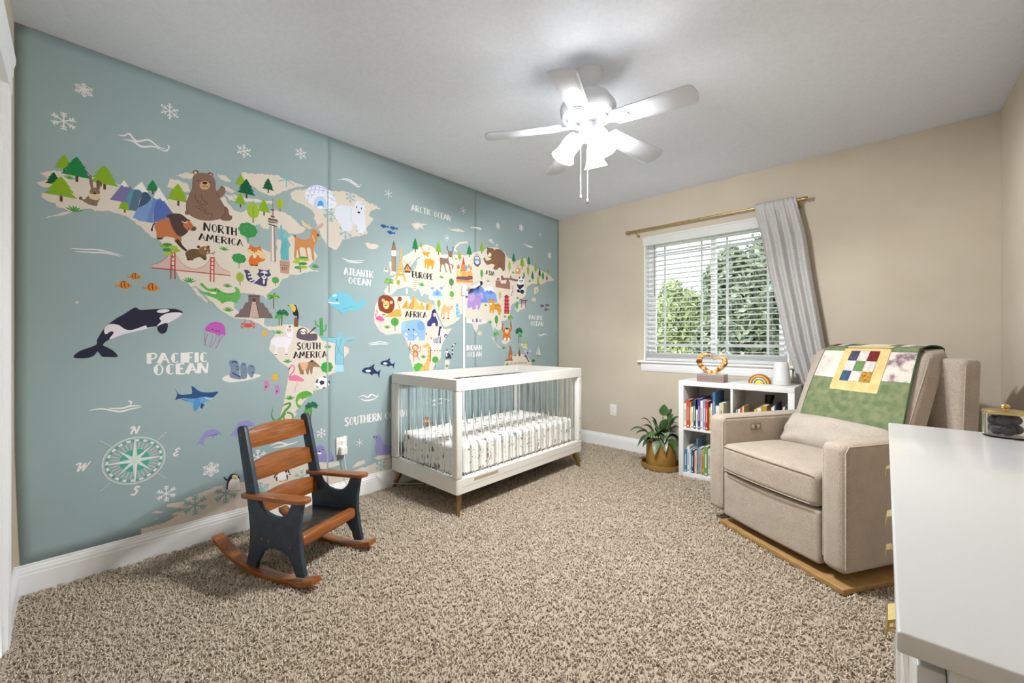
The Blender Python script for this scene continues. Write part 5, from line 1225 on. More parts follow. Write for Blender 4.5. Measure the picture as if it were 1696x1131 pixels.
def book(x, z, w, h, d, col, label, rec=0.012, strip=None, lean=0.0):
    t = thing('book', label, 'book', (x, by_ + 0.004 + rec, z), 0, 'books in the white bookcase')
    t.rotation_euler = (0, lean, 0)
    if col not in _bookc: _bookc[col] = mat('book_cover', col, 0.5)
    c = 0.0018
    B().box(0, w, 0, c, 0, h).box(0, c, c, d, 0, h).box(w - c, w, c, d, 0, h).obj('cover', _bookc[col], t)
    B().box(c, w - c, c, d - 0.004, 0.003, h - 0.003).obj('pages', M_page, t)
    if strip:
        if strip not in _bookc: _bookc[strip] = mat('spine_print', strip, 0.6)
        B().box(w * 0.38, w * 0.62, -0.0004, 0.0, h * 0.28, h * 0.76).obj('spine_title', _bookc[strip], t)
        B().box(w * 0.25, w * 0.75, -0.0004, 0.0, h * 0.05, h * 0.1).obj('spine_mark', _bookc[strip], t)
    return t
S3 = 0.000641
ZU, ZL = 0.3912, 0.0382
upper = [(78, 105, .192, '#e3d9c8', '#8a7a66', 'cream spined book at the end of the upper shelf beside the red book'),
         (107, 139, .222, '#c8492c', '#f0d9c8', 'orange red picture book on the upper shelf'),
         (141, 158, .205, '#a88a6a', '#efe6d8', 'tan brown book next to the orange red book'),
         (159, 189, .170, '#e6dcc4', '#9a8a70', 'short ivory book beside the dark teal book'),
         (191, 214, .232, '#1f5560', '#d8e4e0', 'dark teal book on the upper shelf'),
         (216, 238, .150, '#ece6dc', '#7a746a', 'short white book between teal and purple books'),
         (240, 268, .240, '#4d3a8c', '#e6e0f0', 'purple picture book on the upper shelf'),
         (270, 297, .226, '#eeeae2', '#c05a4a', 'white spined book beside the purple book'),
         (299, 325, .226, '#7a97c4', '#e6ecf4', 'light blue spined book on the upper shelf'),
         (327, 356, .224, '#c4322e', '#f2e0d8', 'bright red book on the upper shelf'),
         (358, 366, .215, '#7a2f2a', None, 'thin dark red book beside the bright red book'),
         (368, 388, .180, '#d8bf3c', '#5a4a20', 'small yellow book on the upper shelf'),
         (390, 406, .212, '#f0ece4', '#9a9488', 'slim white book beside the tall blue book'),
         (408, 438, .300, '#3f6c98', '#c8d8e6', 'tall blue picture book on the upper shelf'),
         (440, 478, .196, '#e9e2dc', '#b0a49a', 'wide off white book beside the tall blue book'),
         (482, 528, .222, '#cfc8a6', '#8a845e', 'pale olive book against the shelf divider')]
for i, (a, b, h, c, st, lb) in enumerate(upper):
    book(bx_ + (a - 24) * S3 + 0.0045, ZU, (b - a) * S3, h, 0.15 + 0.03 * (i % 4) + (0.05 if h > 0.22 else 0), c, lb, 0.008 + 0.004 * ((i * 7) % 3), st)
lower = [(66, 98, .185, '#4a7fa6', '#d8e6ee', 'blue spined book at the end of the lower shelf'),
         (100, 126, .205, '#e4e4e4', '#7a828a', 'white grey book on the lower shelf'),
         (128, 150, .185, '#9cc0bf', '#eef4f2', 'pale aqua book on the lower shelf'),
         (152, 178, .182, '#33407a', '#d8d8ea', 'navy spined book on the lower shelf'),
         (180, 188, .165, '#b0402f', None, 'thin red book next to the navy book'),
         (190, 212, .178, '#e6cf9a', '#8a6a3a', 'pale yellow book on the lower shelf'),
         (214, 226, .276, '#5f8aa4', '#c8dae4', 'tall slate blue book on the lower shelf'),
         (228, 268, .205, '#8ea0b8', '#c84a5a', 'grey blue book with red title on the lower shelf'),
         (270, 298, .195, '#c09a3c', '#5a3a1a', 'mustard book on the lower shelf'),
         (300, 340, .225, '#6f9a5c', '#e6efe0', 'leaf green book on the lower shelf'),
         (342, 372, .21, '#d8d4cc', '#7a746a', 'light grey book beside the leaf green book'),]
for i, (a, b, h, c, st, lb) in enumerate(lower):
    book(bx_ + (a - 24) * S3 + 0.012, ZL, (b - a) * S3, h, 0.16 + 0.03 * (i % 3) + (0.05 if h > 0.22 else 0), c, lb, 0.010 + 0.004 * ((i * 5) % 3), st)
rx0 = bx_ + BW / 2 + 0.012
for i, (dx_, w, h, c, st, lb) in enumerate([(0.012, .012, .185, '#7fae9a', None, 'mint green thin book in the upper cube behind the armchair'), (0.026, .014, .19, '#e8e0d4', None, 'cream thin book in the upper cube behind the armchair'), (0.042, .012, .205, '#c8503c', None, 'red thin book in the upper cube behind the armchair'), (0.056, .010, .215, '#e0c8b0', None, 'peach thin book in the upper cube behind the armchair'),
                                           (0.130, .018, .200, '#e4c04a', None, 'yellow book in the upper cube behind the armchair'), (0.150, .022, .212, '#ece2da', None, 'white book beside the golden box set'), (0.175, .034, .232, '#b8902e', '#e6cf8a', 'golden box set in the upper cube behind the armchair'),
                                           (0.236, .018, .228, '#dfe2e2', '#5a6a70', 'white book with grey title near the cube side'), (0.256, .008, .25, '#3a4a4e', None, 'thin dark book near the cube side'),
                                           (0.304, .012, .235, '#d8d6cc', None, 'pale book against the bookcase side'), (0.318, .012, .25, '#2f3d48', None, 'navy book against the bookcase side')]):
    book(rx0 + dx_, ZU, w, h, 0.17 + 0.02 * (i % 3), c, lb, 0.012 + 0.005 * (i % 3), st)
# dark metal torch figurine behind the yellow book
tr = thing('figurine', 'dark metal twisted figurine in the upper cube of the bookcase', 'figurine', (rx0 + 0.165, by_ + 0.26, ZU))
B().lathe([(0, 0), (0.03, 0), (0.03, 0.01), (0.014, 0.02), (0.012, 0.14), (0.0, 0.14)], 16).obj('base', mat('dark_pewter', '#4a4641', 0.35, metal=0.8), tr, smooth=40)
B().grid(lambda u, v: Vector((math.cos(u * 2 * PI + v * 1.5) * (0.016 + 0.016 * v) + 0.02 * v, math.sin(u * 2 * PI + v * 1.5) * (0.010 + 0.01 * v), 0.135 + 0.15 * v)), 14, 8, True).obj('fluted_cup', mat('dark_pewter_cup', '#3f3b37', 0.3, metal=0.8), tr, smooth=60)

# ---- things on the bookcase
zt = BH
hs = thing('heart_sculpture', 'open heart sculpture of mottled amber horns on a striped wooden plinth', 'sculpture', (1.712, -0.325, zt))
def plinth_mat():
    m = mat('striped_plinth', '#8d7a74', 0.5)
    nt = m.node_tree
    tc = nt.nodes.new('ShaderNodeTexCoord')
    w = nt.nodes.new('ShaderNodeTexWave'); w.bands_direction = 'Z'; w.inputs['Scale'].default_value = 22; w.inputs['Distortion'].default_value = 0.6
    r = nt.nodes.new('ShaderNodeValToRGB'); r.color_ramp.elements[0].color = (*lin('#7d6a66'), 1); r.color_ramp.elements[1].color = (*lin('#a08e86'), 1)
    nt.links.new(tc.outputs['Object'], w.inputs['Vector']); nt.links.new(w.outputs['Fac'], r.inputs['Fac']); nt.links.new(r.outputs['Color'], nt.nodes['Principled BSDF'].inputs['Base Color'])
    return m
B().box(-0.098, 0.098, -0.055, 0.055, 0, 0.058).obj('plinth', plinth_mat(), hs, bevel=0.002)
B().box(-0.095, 0.095, -0.052, 0.052, 0.058, 0.0605).obj('plinth_top', mat('plinth_top_felt', '#c2bbb4', 0.6), hs)
M_horn = mat('mottled_amber', '#c98f3c', 0.25, col2='#6b3a26', scale=34, detail=2, lo=0.42, hi=0.58, coat=0.5)
_r = [n for n in M_horn.node_tree.nodes if n.type == 'VALTORGB'][0].color_ramp
_r.interpolation = 'LINEAR'
for _e in list(_r.elements)[1:]: _r.elements.remove(_e)
_r.elements[0].position = 0.30; _r.elements[0].color = (*lin('#5e2f26'), 1)
for _p, _c in ((0.42, '#8d5330'), (0.48, '#d9a83a'), (0.54, '#e8cda0'), (0.62, '#c08a5a'), (0.72, '#6b3a2c')):
    _e = _r.elements.new(_p); _e.color = (*lin(_c), 1)
def horn(path, rads, nm):
    pts = spline(path, 6, False)
    n = len(pts)
    rr = []
    for i in range(n):
        t = i / (n - 1) * (len(rads) - 1)
        k = min(int(t), len(rads) - 2)
        rr.append(rads[k] + (rads[k + 1] - rads[k]) * (t - k))
    o = B().tube([(x, 0, z) for x, z in pts], rr, 12).obj(nm, M_horn, hs, smooth=50)
    o.scale = (1, 0.85, 1)
horn([(0.03, 0.066), (-0.03, 0.078), (-0.075, 0.115), (-0.097, 0.155), (-0.082, 0.195), (-0.045, 0.212), (-0.008, 0.206), (0.0, 0.197)], [0.018, 0.019, 0.021, 0.023, 0.021, 0.016, 0.010, 0.004], 'left_horn')
horn([(-0.03, 0.066), (0.02, 0.078), (0.062, 0.112), (0.09, 0.148), (0.085, 0.178), (0.055, 0.192), (0.022, 0.182), (0.010, 0.165)], [0.017, 0.018, 0.020, 0.021, 0.016, 0.012, 0.008, 0.003], 'right_horn')

rb = thing('toy_rainbow', 'wooden rainbow stacking toy standing on the bookcase', 'toy', (2.013, -0.225, zt))
for k, (c, ro, ri) in enumerate((('#a2562c', .072, .063), ('#e0a23a', .0625, .0525), ('#7d7a3e', .052, .0435), ('#d9cfae', .043, .036), ('#66705a', .0355, .0275), ('#e8c53c', .027, 0.0))):
    b = B()
    n = 18
    out = [(ro * math.cos(PI * i / n), ro * math.sin(PI * i / n)) for i in range(n + 1)]
    inn = [(ri * math.cos(PI * i / n), ri * math.sin(PI * i / n)) for i in range(n, -1, -1)] if ri else []
    b.prism(out + inn, 'y', -0.016, 0.016)
    b.obj('arch', mat('toy_paint', c, 0.5), rb, bevel=0.001, seg=1)
hm = thing('humidifier', 'white tapered humidifier on the bookcase next to the curtain', 'humidifier', (2.150, -0.225, zt))
B().lathe([(0, 0), (0.052, 0), (0.056, 0.004), (0.0565, 0.02), (0.0555, 0.03)], 36).obj('base', mat('humidifier_base', '#d4d2d0', 0.5), hm, smooth=40)
B().lathe([(0.0553, 0.0305), (0.054, 0.05), (0.0475, 0.13), (0.0445, 0.158), (0.0415, 0.164), (0.0, 0.165)], 36).obj('shell', mat('humidifier_shell', '#dedcdc', 0.4), hm, smooth=40)

# ================================================================== POTTED PLANT
px0, py0 = 1.296, -0.298
sc_ = thing('plant_saucer', 'round gold saucer on the carpet beside the bookcase', 'saucer', (px0, py0, 0.010))
B().lathe([(0, 0), (0.157, 0), (0.162, 0.004), (0.164, 0.040), (0.1615, 0.042), (0.159, 0.040), (0.157, 0.008), (0.0, 0.007)], 40).obj('dish', mat('gold_saucer', '#a5834a', 0.4, metal=0.3), sc_, smooth=35)
pt = thing('potted_plant', 'leafy green houseplant in a gold cylinder pot', 'plant', (px0, py0, 0.0175))
B().lathe([(0, 0), (0.117, 0), (0.122, 0.006), (0.122, 0.205), (0.120, 0.207), (0.117, 0.205), (0.117, 0.02), (0, 0.018)], 40).obj('pot', mat('gold_pot', '#b8924c', 0.4, metal=0.35, col2='#a07c3a', scale=8), pt, smooth=35)
B().lathe([(0, 0.178), (0.06, 0.184), (0.1165, 0.176)], 24, None, False).obj('soil', mat('potting_soil', '#2a211b', 0.95, col2='#3a2f27', scale=90, bump=0.6), pt, smooth=60)
M_leaf = mat('houseplant_leaf', '#3f5c32', 0.38, col2='#557040', scale=22, lo=0.4, hi=0.7)
M_leafd = mat('houseplant_leaf_dark', '#30482a', 0.36, col2='#435c38', scale=22)
M_leafp = mat('houseplant_leaf_pale', '#647a60', 0.35, col2='#7e9078', scale=22)
M_stem = mat('leaf_stem', '#7d9a4c', 0.5)
def leaf(root, tip, bend, L, w, m, roll=0.0):
    """petiole from root, blade of length L ending at tip, arched upward by bend"""
    root, tip = Vector(root), Vector(tip)
    mid = root.lerp(tip, 0.5) + Vector((0, 0, bend))
    def q(t): return root * (1 - t) ** 2 + mid * 2 * t * (1 - t) + tip * t * t
    tot = (tip - root).length + bend * 0.5
    t0 = max(0.25, 1 - L / max(tot, 1e-3))
    n = 10
    g = thing_leaf = B()
    def fn(s, v):
        t = t0 + (1 - t0) * v
        c = q(t)
        d = (q(min(1, t + 0.02)) - q(max(0, t - 0.02))).normalized()
        sd = d.cross(Vector((0, 0, 1)))
        if sd.length < 1e-3: sd = Vector((1, 0, 0))
        sd.normalize()
        sd = Matrix.Rotation(roll, 3, d) @ sd
        up = sd.cross(d)
        prof = math.sin(PI * min(1, v * 0.98 + 0.02) ** 0.75) ** 0.85
        x = (s - 0.5) * 2
        return c + sd * (x * 1.2 * w * prof) + up * (abs(x) * w * prof * 0.35)
    o = g.grid(fn, 4, n).obj('leaf', m, pt, smooth=60)
    B().tube([q(t0 * k / 5) for k in range(6)], [0.0035] * 4 + [0.003, 0.0025], 6).obj('stem', M_stem, o, smooth=60)
rtp = (_rt.x, _rt.y); fwp = (_fw.x, _fw.y)
def lf(sx_, sz_, depth, bend, L, w, m, roll=0.0):
    """tip given as offsets: to the right as seen in the room photo, up from the rim, away from the viewer"""
    tip = (rtp[0] * sx_ + fwp[0] * depth, rtp[1] * sx_ + fwp[1] * depth, 0.207 + sz_)
    rt_ = (tip[0] * 0.12, tip[1] * 0.12, 0.175)
    leaf(rt_, tip, bend, L, w, m, roll)
for a in ((-.165, .18, .03, .16, .19, .026, M_leaf), (-.275, .09, -.02, .15, .22, .030, M_leaf), (-.225, -.03, -.07, .17, .20, .024, M_leafd), (-.195, -.025, -.11, .14, .19, .025, M_leafd), (-.215, .065, .0, .12, .19, .028, M_leafd),
          (-.105, -.085, -.14, .15, .20, .032, M_leafp), (-.025, -.055, -.165, .15, .18, .030, M_leafp), (.065, -.065, -.16, .15, .19, .033, M_leaf),
          (.155, .215, -.02, .12, .18, .034, M_leaf), (.035, .315, .02, .05, .13, .034, M_leaf, 0.9), (.115, .27, .06, .1, .15, .022, M_leafd), (.165, .10, -.05, .16, .19, .030, M_leafd), (.16, -.01, -.03, .22, .17, .020, M_leaf),
          (.13, .04, -.12, .14, .20, .032, M_leafp), (.10, .18, -.03, .10, .18, .036, M_leafd, 0.4), (-.06, .10, -.10, .14, .20, .034, M_leafd), (.0, .06, -.13, .14, .20, .036, M_leafp), (-.12, .05, -.11, .16, .2, .030, M_leaf),
          (-.06, .17, .06, .10, .2, .026, M_leafp), (.06, .12, .08, .12, .18, .03, M_leafd), (-.14, .10, .10, .14, .2, .028, M_leafd), (.05, .10, -.06, .12, .18, .034, M_leaf), (-.02, .14, .0, .08, .17, .03, M_leafd), (.12, .08, .10, .15, .18, .03, M_leaf), (.09, .24, -.04, .08, .15, .032, M_leaf, 0.5), (-.09, .21, .0, .12, .17, .028, M_leafd), (.14, .15, .02, .14, .17, .028, M_leaf), (-.17, .02, -.09, .17, .19, .024, M_leaf), (.02, .2, -.05, .07, .15, .03, M_leaf, -0.4), (-.03, .02, -.15, .16, .17, .03, M_leafd), (.11, .0, -.13, .16, .17, .03, M_leafd)):
    lf(*a)
B().tube([(0, 0, 0.175), (0.006, 0.004, 0.30), (0.01, 0.01, 0.42)], [0.007, 0.006, 0.003], 8).obj('main_stem', M_stem, pt, smooth=60)

# ================================================================== CURTAIN AND ROD
rodz, rody = 2.126, -0.075
rod = thing('curtain_rod', 'slim brass curtain rod above the window', 'curtain rod', (0, 0, 0))
B().tube([(0.885, rody, rodz), (1.70, rody, rodz)], 0.0095, 14).obj('rod_tube', M_gold, rod, smooth=40)
B().tube([(1.62, rody, rodz), (2.262, rody, rodz)], 0.0075, 14).obj('inner_tube', M_gold, rod, smooth=40)
for x, s in ((0.885, -1), (2.262, 1)):
    B().lathe([(0, -0.004), (0.014, -0.004), (0.0145, 0), (0.0145, 0.022), (0.012, 0.026), (0.0, 0.026)], 18, Matrix.Translation((x, rody, rodz)) @ Matrix.Rotation(R(90 * s), 4, 'Y')).obj('finial', M_gold, rod, smooth=40)
for x in (0.955, 2.235):
    B().tube([(x, 0.0, rodz - 0.035), (x, -0.03, rodz - 0.035), (x, rody, rodz - 0.013)], 0.005, 8).lathe([(0, 0), (0.014, 0), (0.014, 0.004), (0, 0.004)], 12, Matrix.Translation((x, -0.001, rodz - 0.035)) @ Matrix.Rotation(R(90), 4, 'X')).tube([(x - 0.006, rody, rodz), (x + 0.006, rody, rodz)], 0.0125, 12).obj('bracket', M_gold, rod, smooth=40)
M_cur = weave('grey_linen', '#d3d1d0', '#cccac9', 260, 0.3)
rows = [(2.155, 1.955, 2.218), (2.124, 1.953, 2.222), (2.07, 1.960, 2.232), (1.855, 2.002, 2.278), (1.60, 2.046, 2.308), (1.381, 2.092, 2.339), (1.06, 2.152, 2.386), (0.80, 2.225, 2.418), (0.72, 2.272, 2.432), (0.575, 2.285, 2.452), (0.30, 2.305, 2.475), (0.02, 2.318, 2.492)]
def curt(s, v):
    z = 2.155 + (0.02 - 2.155) * v
    for k in range(len(rows) - 1):
        if rows[k][0] >= z >= rows[k + 1][0] - 1e-9:
            t = (rows[k][0] - z) / (rows[k][0] - rows[k + 1][0])
            a = rows[k][1] + (rows[k + 1][1] - rows[k][1]) * t
            b = rows[k][2] + (rows[k + 1][2] - rows[k][2]) * t
            break
    x = a + (b - a) * s
    wide = min(1.0, max(0.0, (2.13 - z) / 0.22))
    fold = 0.62 * math.sin(s * 2 * PI * 4.1 + 0.5 * math.sin(v * 3)) + 0.2 * math.sin(s * 2 * PI * 1.7 + 1.0 + v)
    amp = 0.008 + 0.024 * wide
    fine = (1 - wide) * 0.004 * math.sin(s * 2 * PI * 17)
    y = rody - 0.002 + (fold * amp + fine if z < 2.105 else fine)
    if z >= 2.105: y = rody - 0.0135 - 0.003 * math.cos(s * 2 * PI * 9)
    else: y -= 0.0135 * max(0, 1 - (2.105 - z) / 0.06)
    return (x, min(y, -0.030), z)
cu = thing('curtain', 'light grey linen curtain drawn to one side of the window', 'curtain', (0, 0, 0))
o = B().grid(curt, 110, 60).obj('curtain_panel', M_cur, cu, smooth=80)
solidify(o, 0.0016, 0)
# rod pocket back and gathered heading
o = B().grid(lambda s, v: (1.957 + 0.262 * s, rody + 0.0125 * math.cos(PI * v) * -1 * 0 + 0.0125 + 0.002 * math.sin(s * 60), 2.155 - 0.055 * v), 60, 4).obj('rod_pocket', M_cur, cu, smooth=80)
solidify(o, 0.0016, 0)

# ================================================================== WALL SOCKETS, CHARGER, CAMERA
def socket(name, label, loc, rz):
    t = thing(name, label, 'outlet', loc, rz, 'wall outlets')
    # local: faces -y
    B().box(-0.036, 0.036, -0.006, 0.0, -0.058, 0.058).obj('cover_plate', M_plate, t, bevel=0.003, seg=3)
    for dz in (-0.02, 0.02):
        B().rbox(-0.017, 0.017, -0.0085, -0.004, dz - 0.0145, dz + 0.0145, 0.006, 3).obj('receptacle', M_plate, t, smooth=60)
        for dx_, hh in ((-0.006, 0.008), (0.006, 0.0065)):
            B().box(dx_ - 0.001, dx_ + 0.001, -0.0088, -0.0082, dz + 0.001, dz + 0.001 + hh).obj('slot', M_black, t)
        B().lathe([(0, 0), (0.0025, 0), (0.0025, 0.0004), (0, 0.0004)], 10, Matrix.Translation((0, -0.0084, dz - 0.007)) @ Matrix.Rotation(R(90), 4, 'X')).obj('earth_hole', M_black, t)
    B().lathe([(0, 0), (0.003, 0), (0.0025, 0.001), (0, 0.0012)], 10, Matrix.Translation((0, -0.006, 0)) @ Matrix.Rotation(R(90), 4, 'X')).obj('screw', M_plate, t)
    return t
socket('wall_outlet', 'white wall outlet on the map mural with a charger plugged in', (0.0045, -2.478, 0.380), R(90))
socket('wall_outlet', 'white wall outlet on the beige wall near the houseplant', (0.682, 0.0, 0.382), 0)
ch = thing('charger', 'white plug charger in the outlet on the map mural', 'charger', (0.0135, -2.474, 0.350), R(90))
B().rbox(-0.022, 0.022, -0.030, 0.0, -0.028, 0.026, 0.005, 3).obj('body', M_plate, ch, smooth=50)
B().tube([(0.002, -0.02, -0.026), (0.006, -0.022, -0.07), (0.02, -0.018, -0.15), (0.03, -0.012, -0.212), (0.05, -0.028, -0.26), (0.14, -0.03, -0.325)], 0.0022, 6).obj('cord', M_plate, ch, smooth=60)
bm_ = thing('baby_monitor', 'white baby monitor camera on a wall bracket above the cot', 'camera', (0.0045, -1.392, 1.530))
M_mon = mat('monitor_plastic', '#dcdcda', 0.4)
B().box(0.0, 0.022, -0.035, 0.03, -0.055, 0.03).obj('wall_bracket', M_mon, bm_, bevel=0.006, seg=3)
B().tube([(0.02, 0.0, 0.0), (0.06, 0.03, 0.02)], 0.012, 12).obj('arm', M_mon, bm_, smooth=40)
Mt = Matrix.Translation((0.065, 0.075, 0.045)) @ Matrix.Rotation(R(18), 4, 'Z') @ Matrix.Rotation(R(24), 4, 'X')
B().rbox(-0.03, 0.035, -0.085, 0.085, -0.014, 0.014, 0.012, 4, Mt).obj('camera_head', M_mon, bm_, smooth=50)
B().lathe([(0, 0), (0.023, 0), (0.023, 0.004), (0.016, 0.005), (0.0, 0.004)], 22, Mt @ Matrix.Translation((0.005, 0.045, -0.0135)) @ Matrix.Rotation(R(180), 4, 'X')).lathe([(0, 0), (0.02, 0), (0.02, 0.003), (0.0, 0.003)], 22, Mt @ Matrix.Translation((0.035, 0.04, 0.0)) @ Matrix.Rotation(R(90), 4, 'Y')).obj('lens', M_black, bm_, smooth=40)
cc = B().box(0.0, 0.011, -0.010, 0.010, 0.30, 1.474).obj('cord_cover', M_trim, None, bevel=0.002)
cc.location = (0.0045, -1.402, 0)
tag(cc, 'white vertical cord channel running down the mural from the camera', 'cord cover')
for k, (lb, pts) in enumerate((('white cable looping on the carpet under the cot', [(0.03, -1.42, 0.30), (0.035, -1.50, 0.12), (0.05, -1.7, 0.03), (0.12, -1.95, 0.022), (0.2, -2.0, 0.02), (0.26, -1.86, 0.02)]),
                               ('thin white cord hanging by the baseboard behind the cot leg', [(0.019, -2.235, 0.128), (0.024, -2.215, 0.10), (0.05, -2.15, 0.05), (0.09, -2.02, 0.022), (0.17, -1.93, 0.02)]))):
    o = B().tube([tuple(p) for p in [Vector(q) for q in pts]], 0.0022, 6).obj('cable', M_plate, None, smooth=60)
    tag(o, lb, 'cable')

cl = B().box(-0.016, 0.016, -0.012, 0.0, 0.0, 0.028).box(-0.020, 0.020, -0.014, 0.0, 0.028, 0.034).obj('cord_cleat', M_plate, None, bevel=0.002)
cl.location = (1.56, -0.0215, 0.815)
tag(cl, 'small white plastic cleat on the window apron behind the heart', 'cleat')
# ================================================================== RECLINER
M_uph = weave('oatmeal_upholstery', '#bfb1a2', '#b4a595', 240, 0.4)
M_uph2 = weave('oatmeal_back_upholstery', '#beb1a4', '#b4a699', 240, 0.4)
M_pipe = mat('upholstery_seam', '#9c8c7a', 0.9)
ga = R(-31.7)
rl = thing('recliner', 'oatmeal fabric recliner glider on a wooden base in the room corner', 'armchair', (2.241, -1.260, 0), ga)
# local: x = width (towards the dresser), y = depth away from the front, z = up
HWd = 0.396
AW = 0.108
def arm_fn(p): return p
for s in (-1, 1):
    x0, x1 = sorted((s * HWd, s * (HWd - AW)))
    B().rbox(x0, x1, 0.0, 0.80, 0.074, 0.640, 0.034, 8).obj('arm', M_uph, rl, smooth=60)
    # welt seams round the outer arm face
    xo = s * (HWd - 0.006)
    B().tube([(xo, 0.012, 0.10), (xo, 0.012, 0.605), (xo, 0.03, 0.628), (xo, 0.78, 0.628)], 0.0030, 6).obj('seam', M_uph, rl, smooth=60)
    xi = s * (HWd - AW + 0.006)
    B().tube([(xi, 0.012, 0.12), (xi, 0.012, 0.605), (xi, 0.03, 0.628), (xi, 0.60, 0.628)], 0.0030, 6).obj('seam', M_uph, rl, smooth=60)
IW = HWd - AW - 0.004
B().rbox(-IW, IW, 0.004, 0.07, 0.066, 0.316, 0.018, 8, None, lambda p: Vector((p.x, p.y - 0.008 * math.cos(p.x / IW * PI / 2) * (1 if p.y < 0.03 else 0), p.z))).obj('footrest_panel', M_uph, rl, smooth=60)
B().box(-IW, IW, 0.08, 0.82, 0.10, 0.32).obj('seat_frame', M_uph, rl, bevel=0.01)
def seat_fn(p):
    q = Vector(p)
    if p.z > 0.43:
        q.z += 0.016 * (1 - (p.x / IW) ** 2) * max(0, min(1, (p.y + 0.02) / 0.12)) - 0.012 * max(0, min(1, (p.y - 0.3) / 0.3))
    if p.y < 0.02:
        q.y -= 0.016 * (1 - (p.x / IW) ** 2)
    return q
B().rbox(-IW + 0.001, IW - 0.001, -0.012, 0.60, 0.322, 0.486, 0.036, 12, None, seat_fn).obj('seat_cushion', M_uph, rl, smooth=60)
B().tube([(-IW + 0.02, -0.010, 0.466)] + [(x, -0.013 - 0.016 * (1 - (x / IW) ** 2), 0.472 + 0.004 * (1 - (x / IW) ** 2)) for x in np.linspace(-IW + 0.035, IW - 0.035, 12)] + [(IW - 0.02, -0.010, 0.466)], 0.0028, 6).obj('seat_piping', M_uph, rl, smooth=60)
B().tube([(x, -0.013 - 0.016 * (1 - (x / IW) ** 2), 0.338) for x in np.linspace(-IW + 0.03, IW - 0.03, 12)], 0.0028, 6).obj('seat_piping', M_uph, rl, smooth=60)
# back shell (fixed outer back with side wings)
B().rbox(-HWd + 0.01, HWd - 0.005, 0.765, 0.895, 0.10, 1.0, 0.03, 8, None, lambda p: Vector((p.x, p.y + 0.06 * max(0, p.z - 0.5), p.z))).obj('back_shell', M_uph2, rl, smooth=60)
B().tube([(HWd - 0.012, 0.775 + 0.06 * max(0, z - 0.5), z) for z in np.linspace(0.66, 0.962, 8)], 0.003, 6).obj('seam', M_uph2, rl, smooth=60)
# back cushion leaning back, with boxed edge and piping
BWc = 0.292
def back_pos(x, t, v):
    """x across, t 0 front .. 1 rear face, v 0 bottom .. 1 top"""
    z = 0.43 + 0.605 * v
    yf = 0.46 + 0.235 * v + 0.03 * v * v
    return Vector((x, yf + t * 0.165, z + t * 0.012))
def back_fn(p):
    # p in the unit-ish box: x real, y 0..0.165, z 0..0.605
    t, v = p.y / 0.165, p.z / 0.605
    q = back_pos(p.x, t, v)
    puff = (1 - (p.x / BWc) ** 2) * math.sin(PI * max(0, min(1, v)))
    q.y += (-0.030 if t < 0.5 else 0.02) * puff
    q.x += 0.010 * (1 if p.x > 0 else -1) * math.sin(PI * v) * (1 if abs(p.x) > BWc * 0.9 else 0) * math.sin(PI * t)
    return q
B().rbox(-BWc, BWc, 0.0, 0.165, 0.0, 0.605, 0.042, 12, None, back_fn).obj('back_cushion', M_uph2, rl, smooth=60)
for t in (0.12, 0.88):
    pp = []
    for v in np.linspace(0.04, 0.93, 10): pp.append(back_pos(BWc - 0.004, t, v))
    pp.append(back_pos(BWc - 0.028, t, 0.992))
    for x in np.linspace(BWc - 0.06, -BWc + 0.06, 8): pp.append(back_pos(float(x), t, 1.0))
    pp.append(back_pos(-BWc + 0.028, t, 0.992))
    for v in np.linspace(0.93, 0.04, 10): pp.append(back_pos(-BWc + 0.004, t, v))
    B().tube(pp, 0.0036, 6).obj('back_piping', M_uph2, rl, smooth=60)
# control panel on the inner arm
cpx = -HWd + AW
cp = B().box(cpx - 0.002, cpx + 0.003, 0.205, 0.285, 0.548, 0.592).obj('control_panel', mat('bronze_panel', '#8d7b68', 0.4, metal=0.3), rl, bevel=0.001)
for y in (0.225, 0.265):
    B().lathe([(0, 0), (0.012, 0), (0.012, 0.002), (0.009, 0.003), (0, 0.0028)], 16, Matrix.Translation((cpx + 0.003, y, 0.568)) @ Matrix.Rotation(R(90), 4, 'Y')).obj('button', mat('control_button', '#b8aa98', 0.35, metal=0.4), cp, smooth=40)
B().box(cpx + 0.003, cpx + 0.0045, 0.240, 0.250, 0.563, 0.573).obj('usb_port', M_black, cp)
M_ash = mat('light_oak_base', '#ae8a58', 0.45, col2='#9a774a', scale=8, detail=5, stretch=(3, 26, 6))
wb = B().box(-0.352, 0.352, 0.0, 0.60, 0.004, 0.030).obj('wooden_base', M_ash, rl, bevel=0.003)
wb.location = (0.050, -0.010, 0); wb.rotation_euler = (0, 0, R(-1.3))
B().lathe([(0.0, 0.028), (0.17, 0.028), (0.17, 0.045), (0.06, 0.06), (0.06, 0.10), (0.0, 0.10)], 24, Matrix.Translation((0, 0.38, 0))).obj('swivel', M_black, rl, smooth=40)

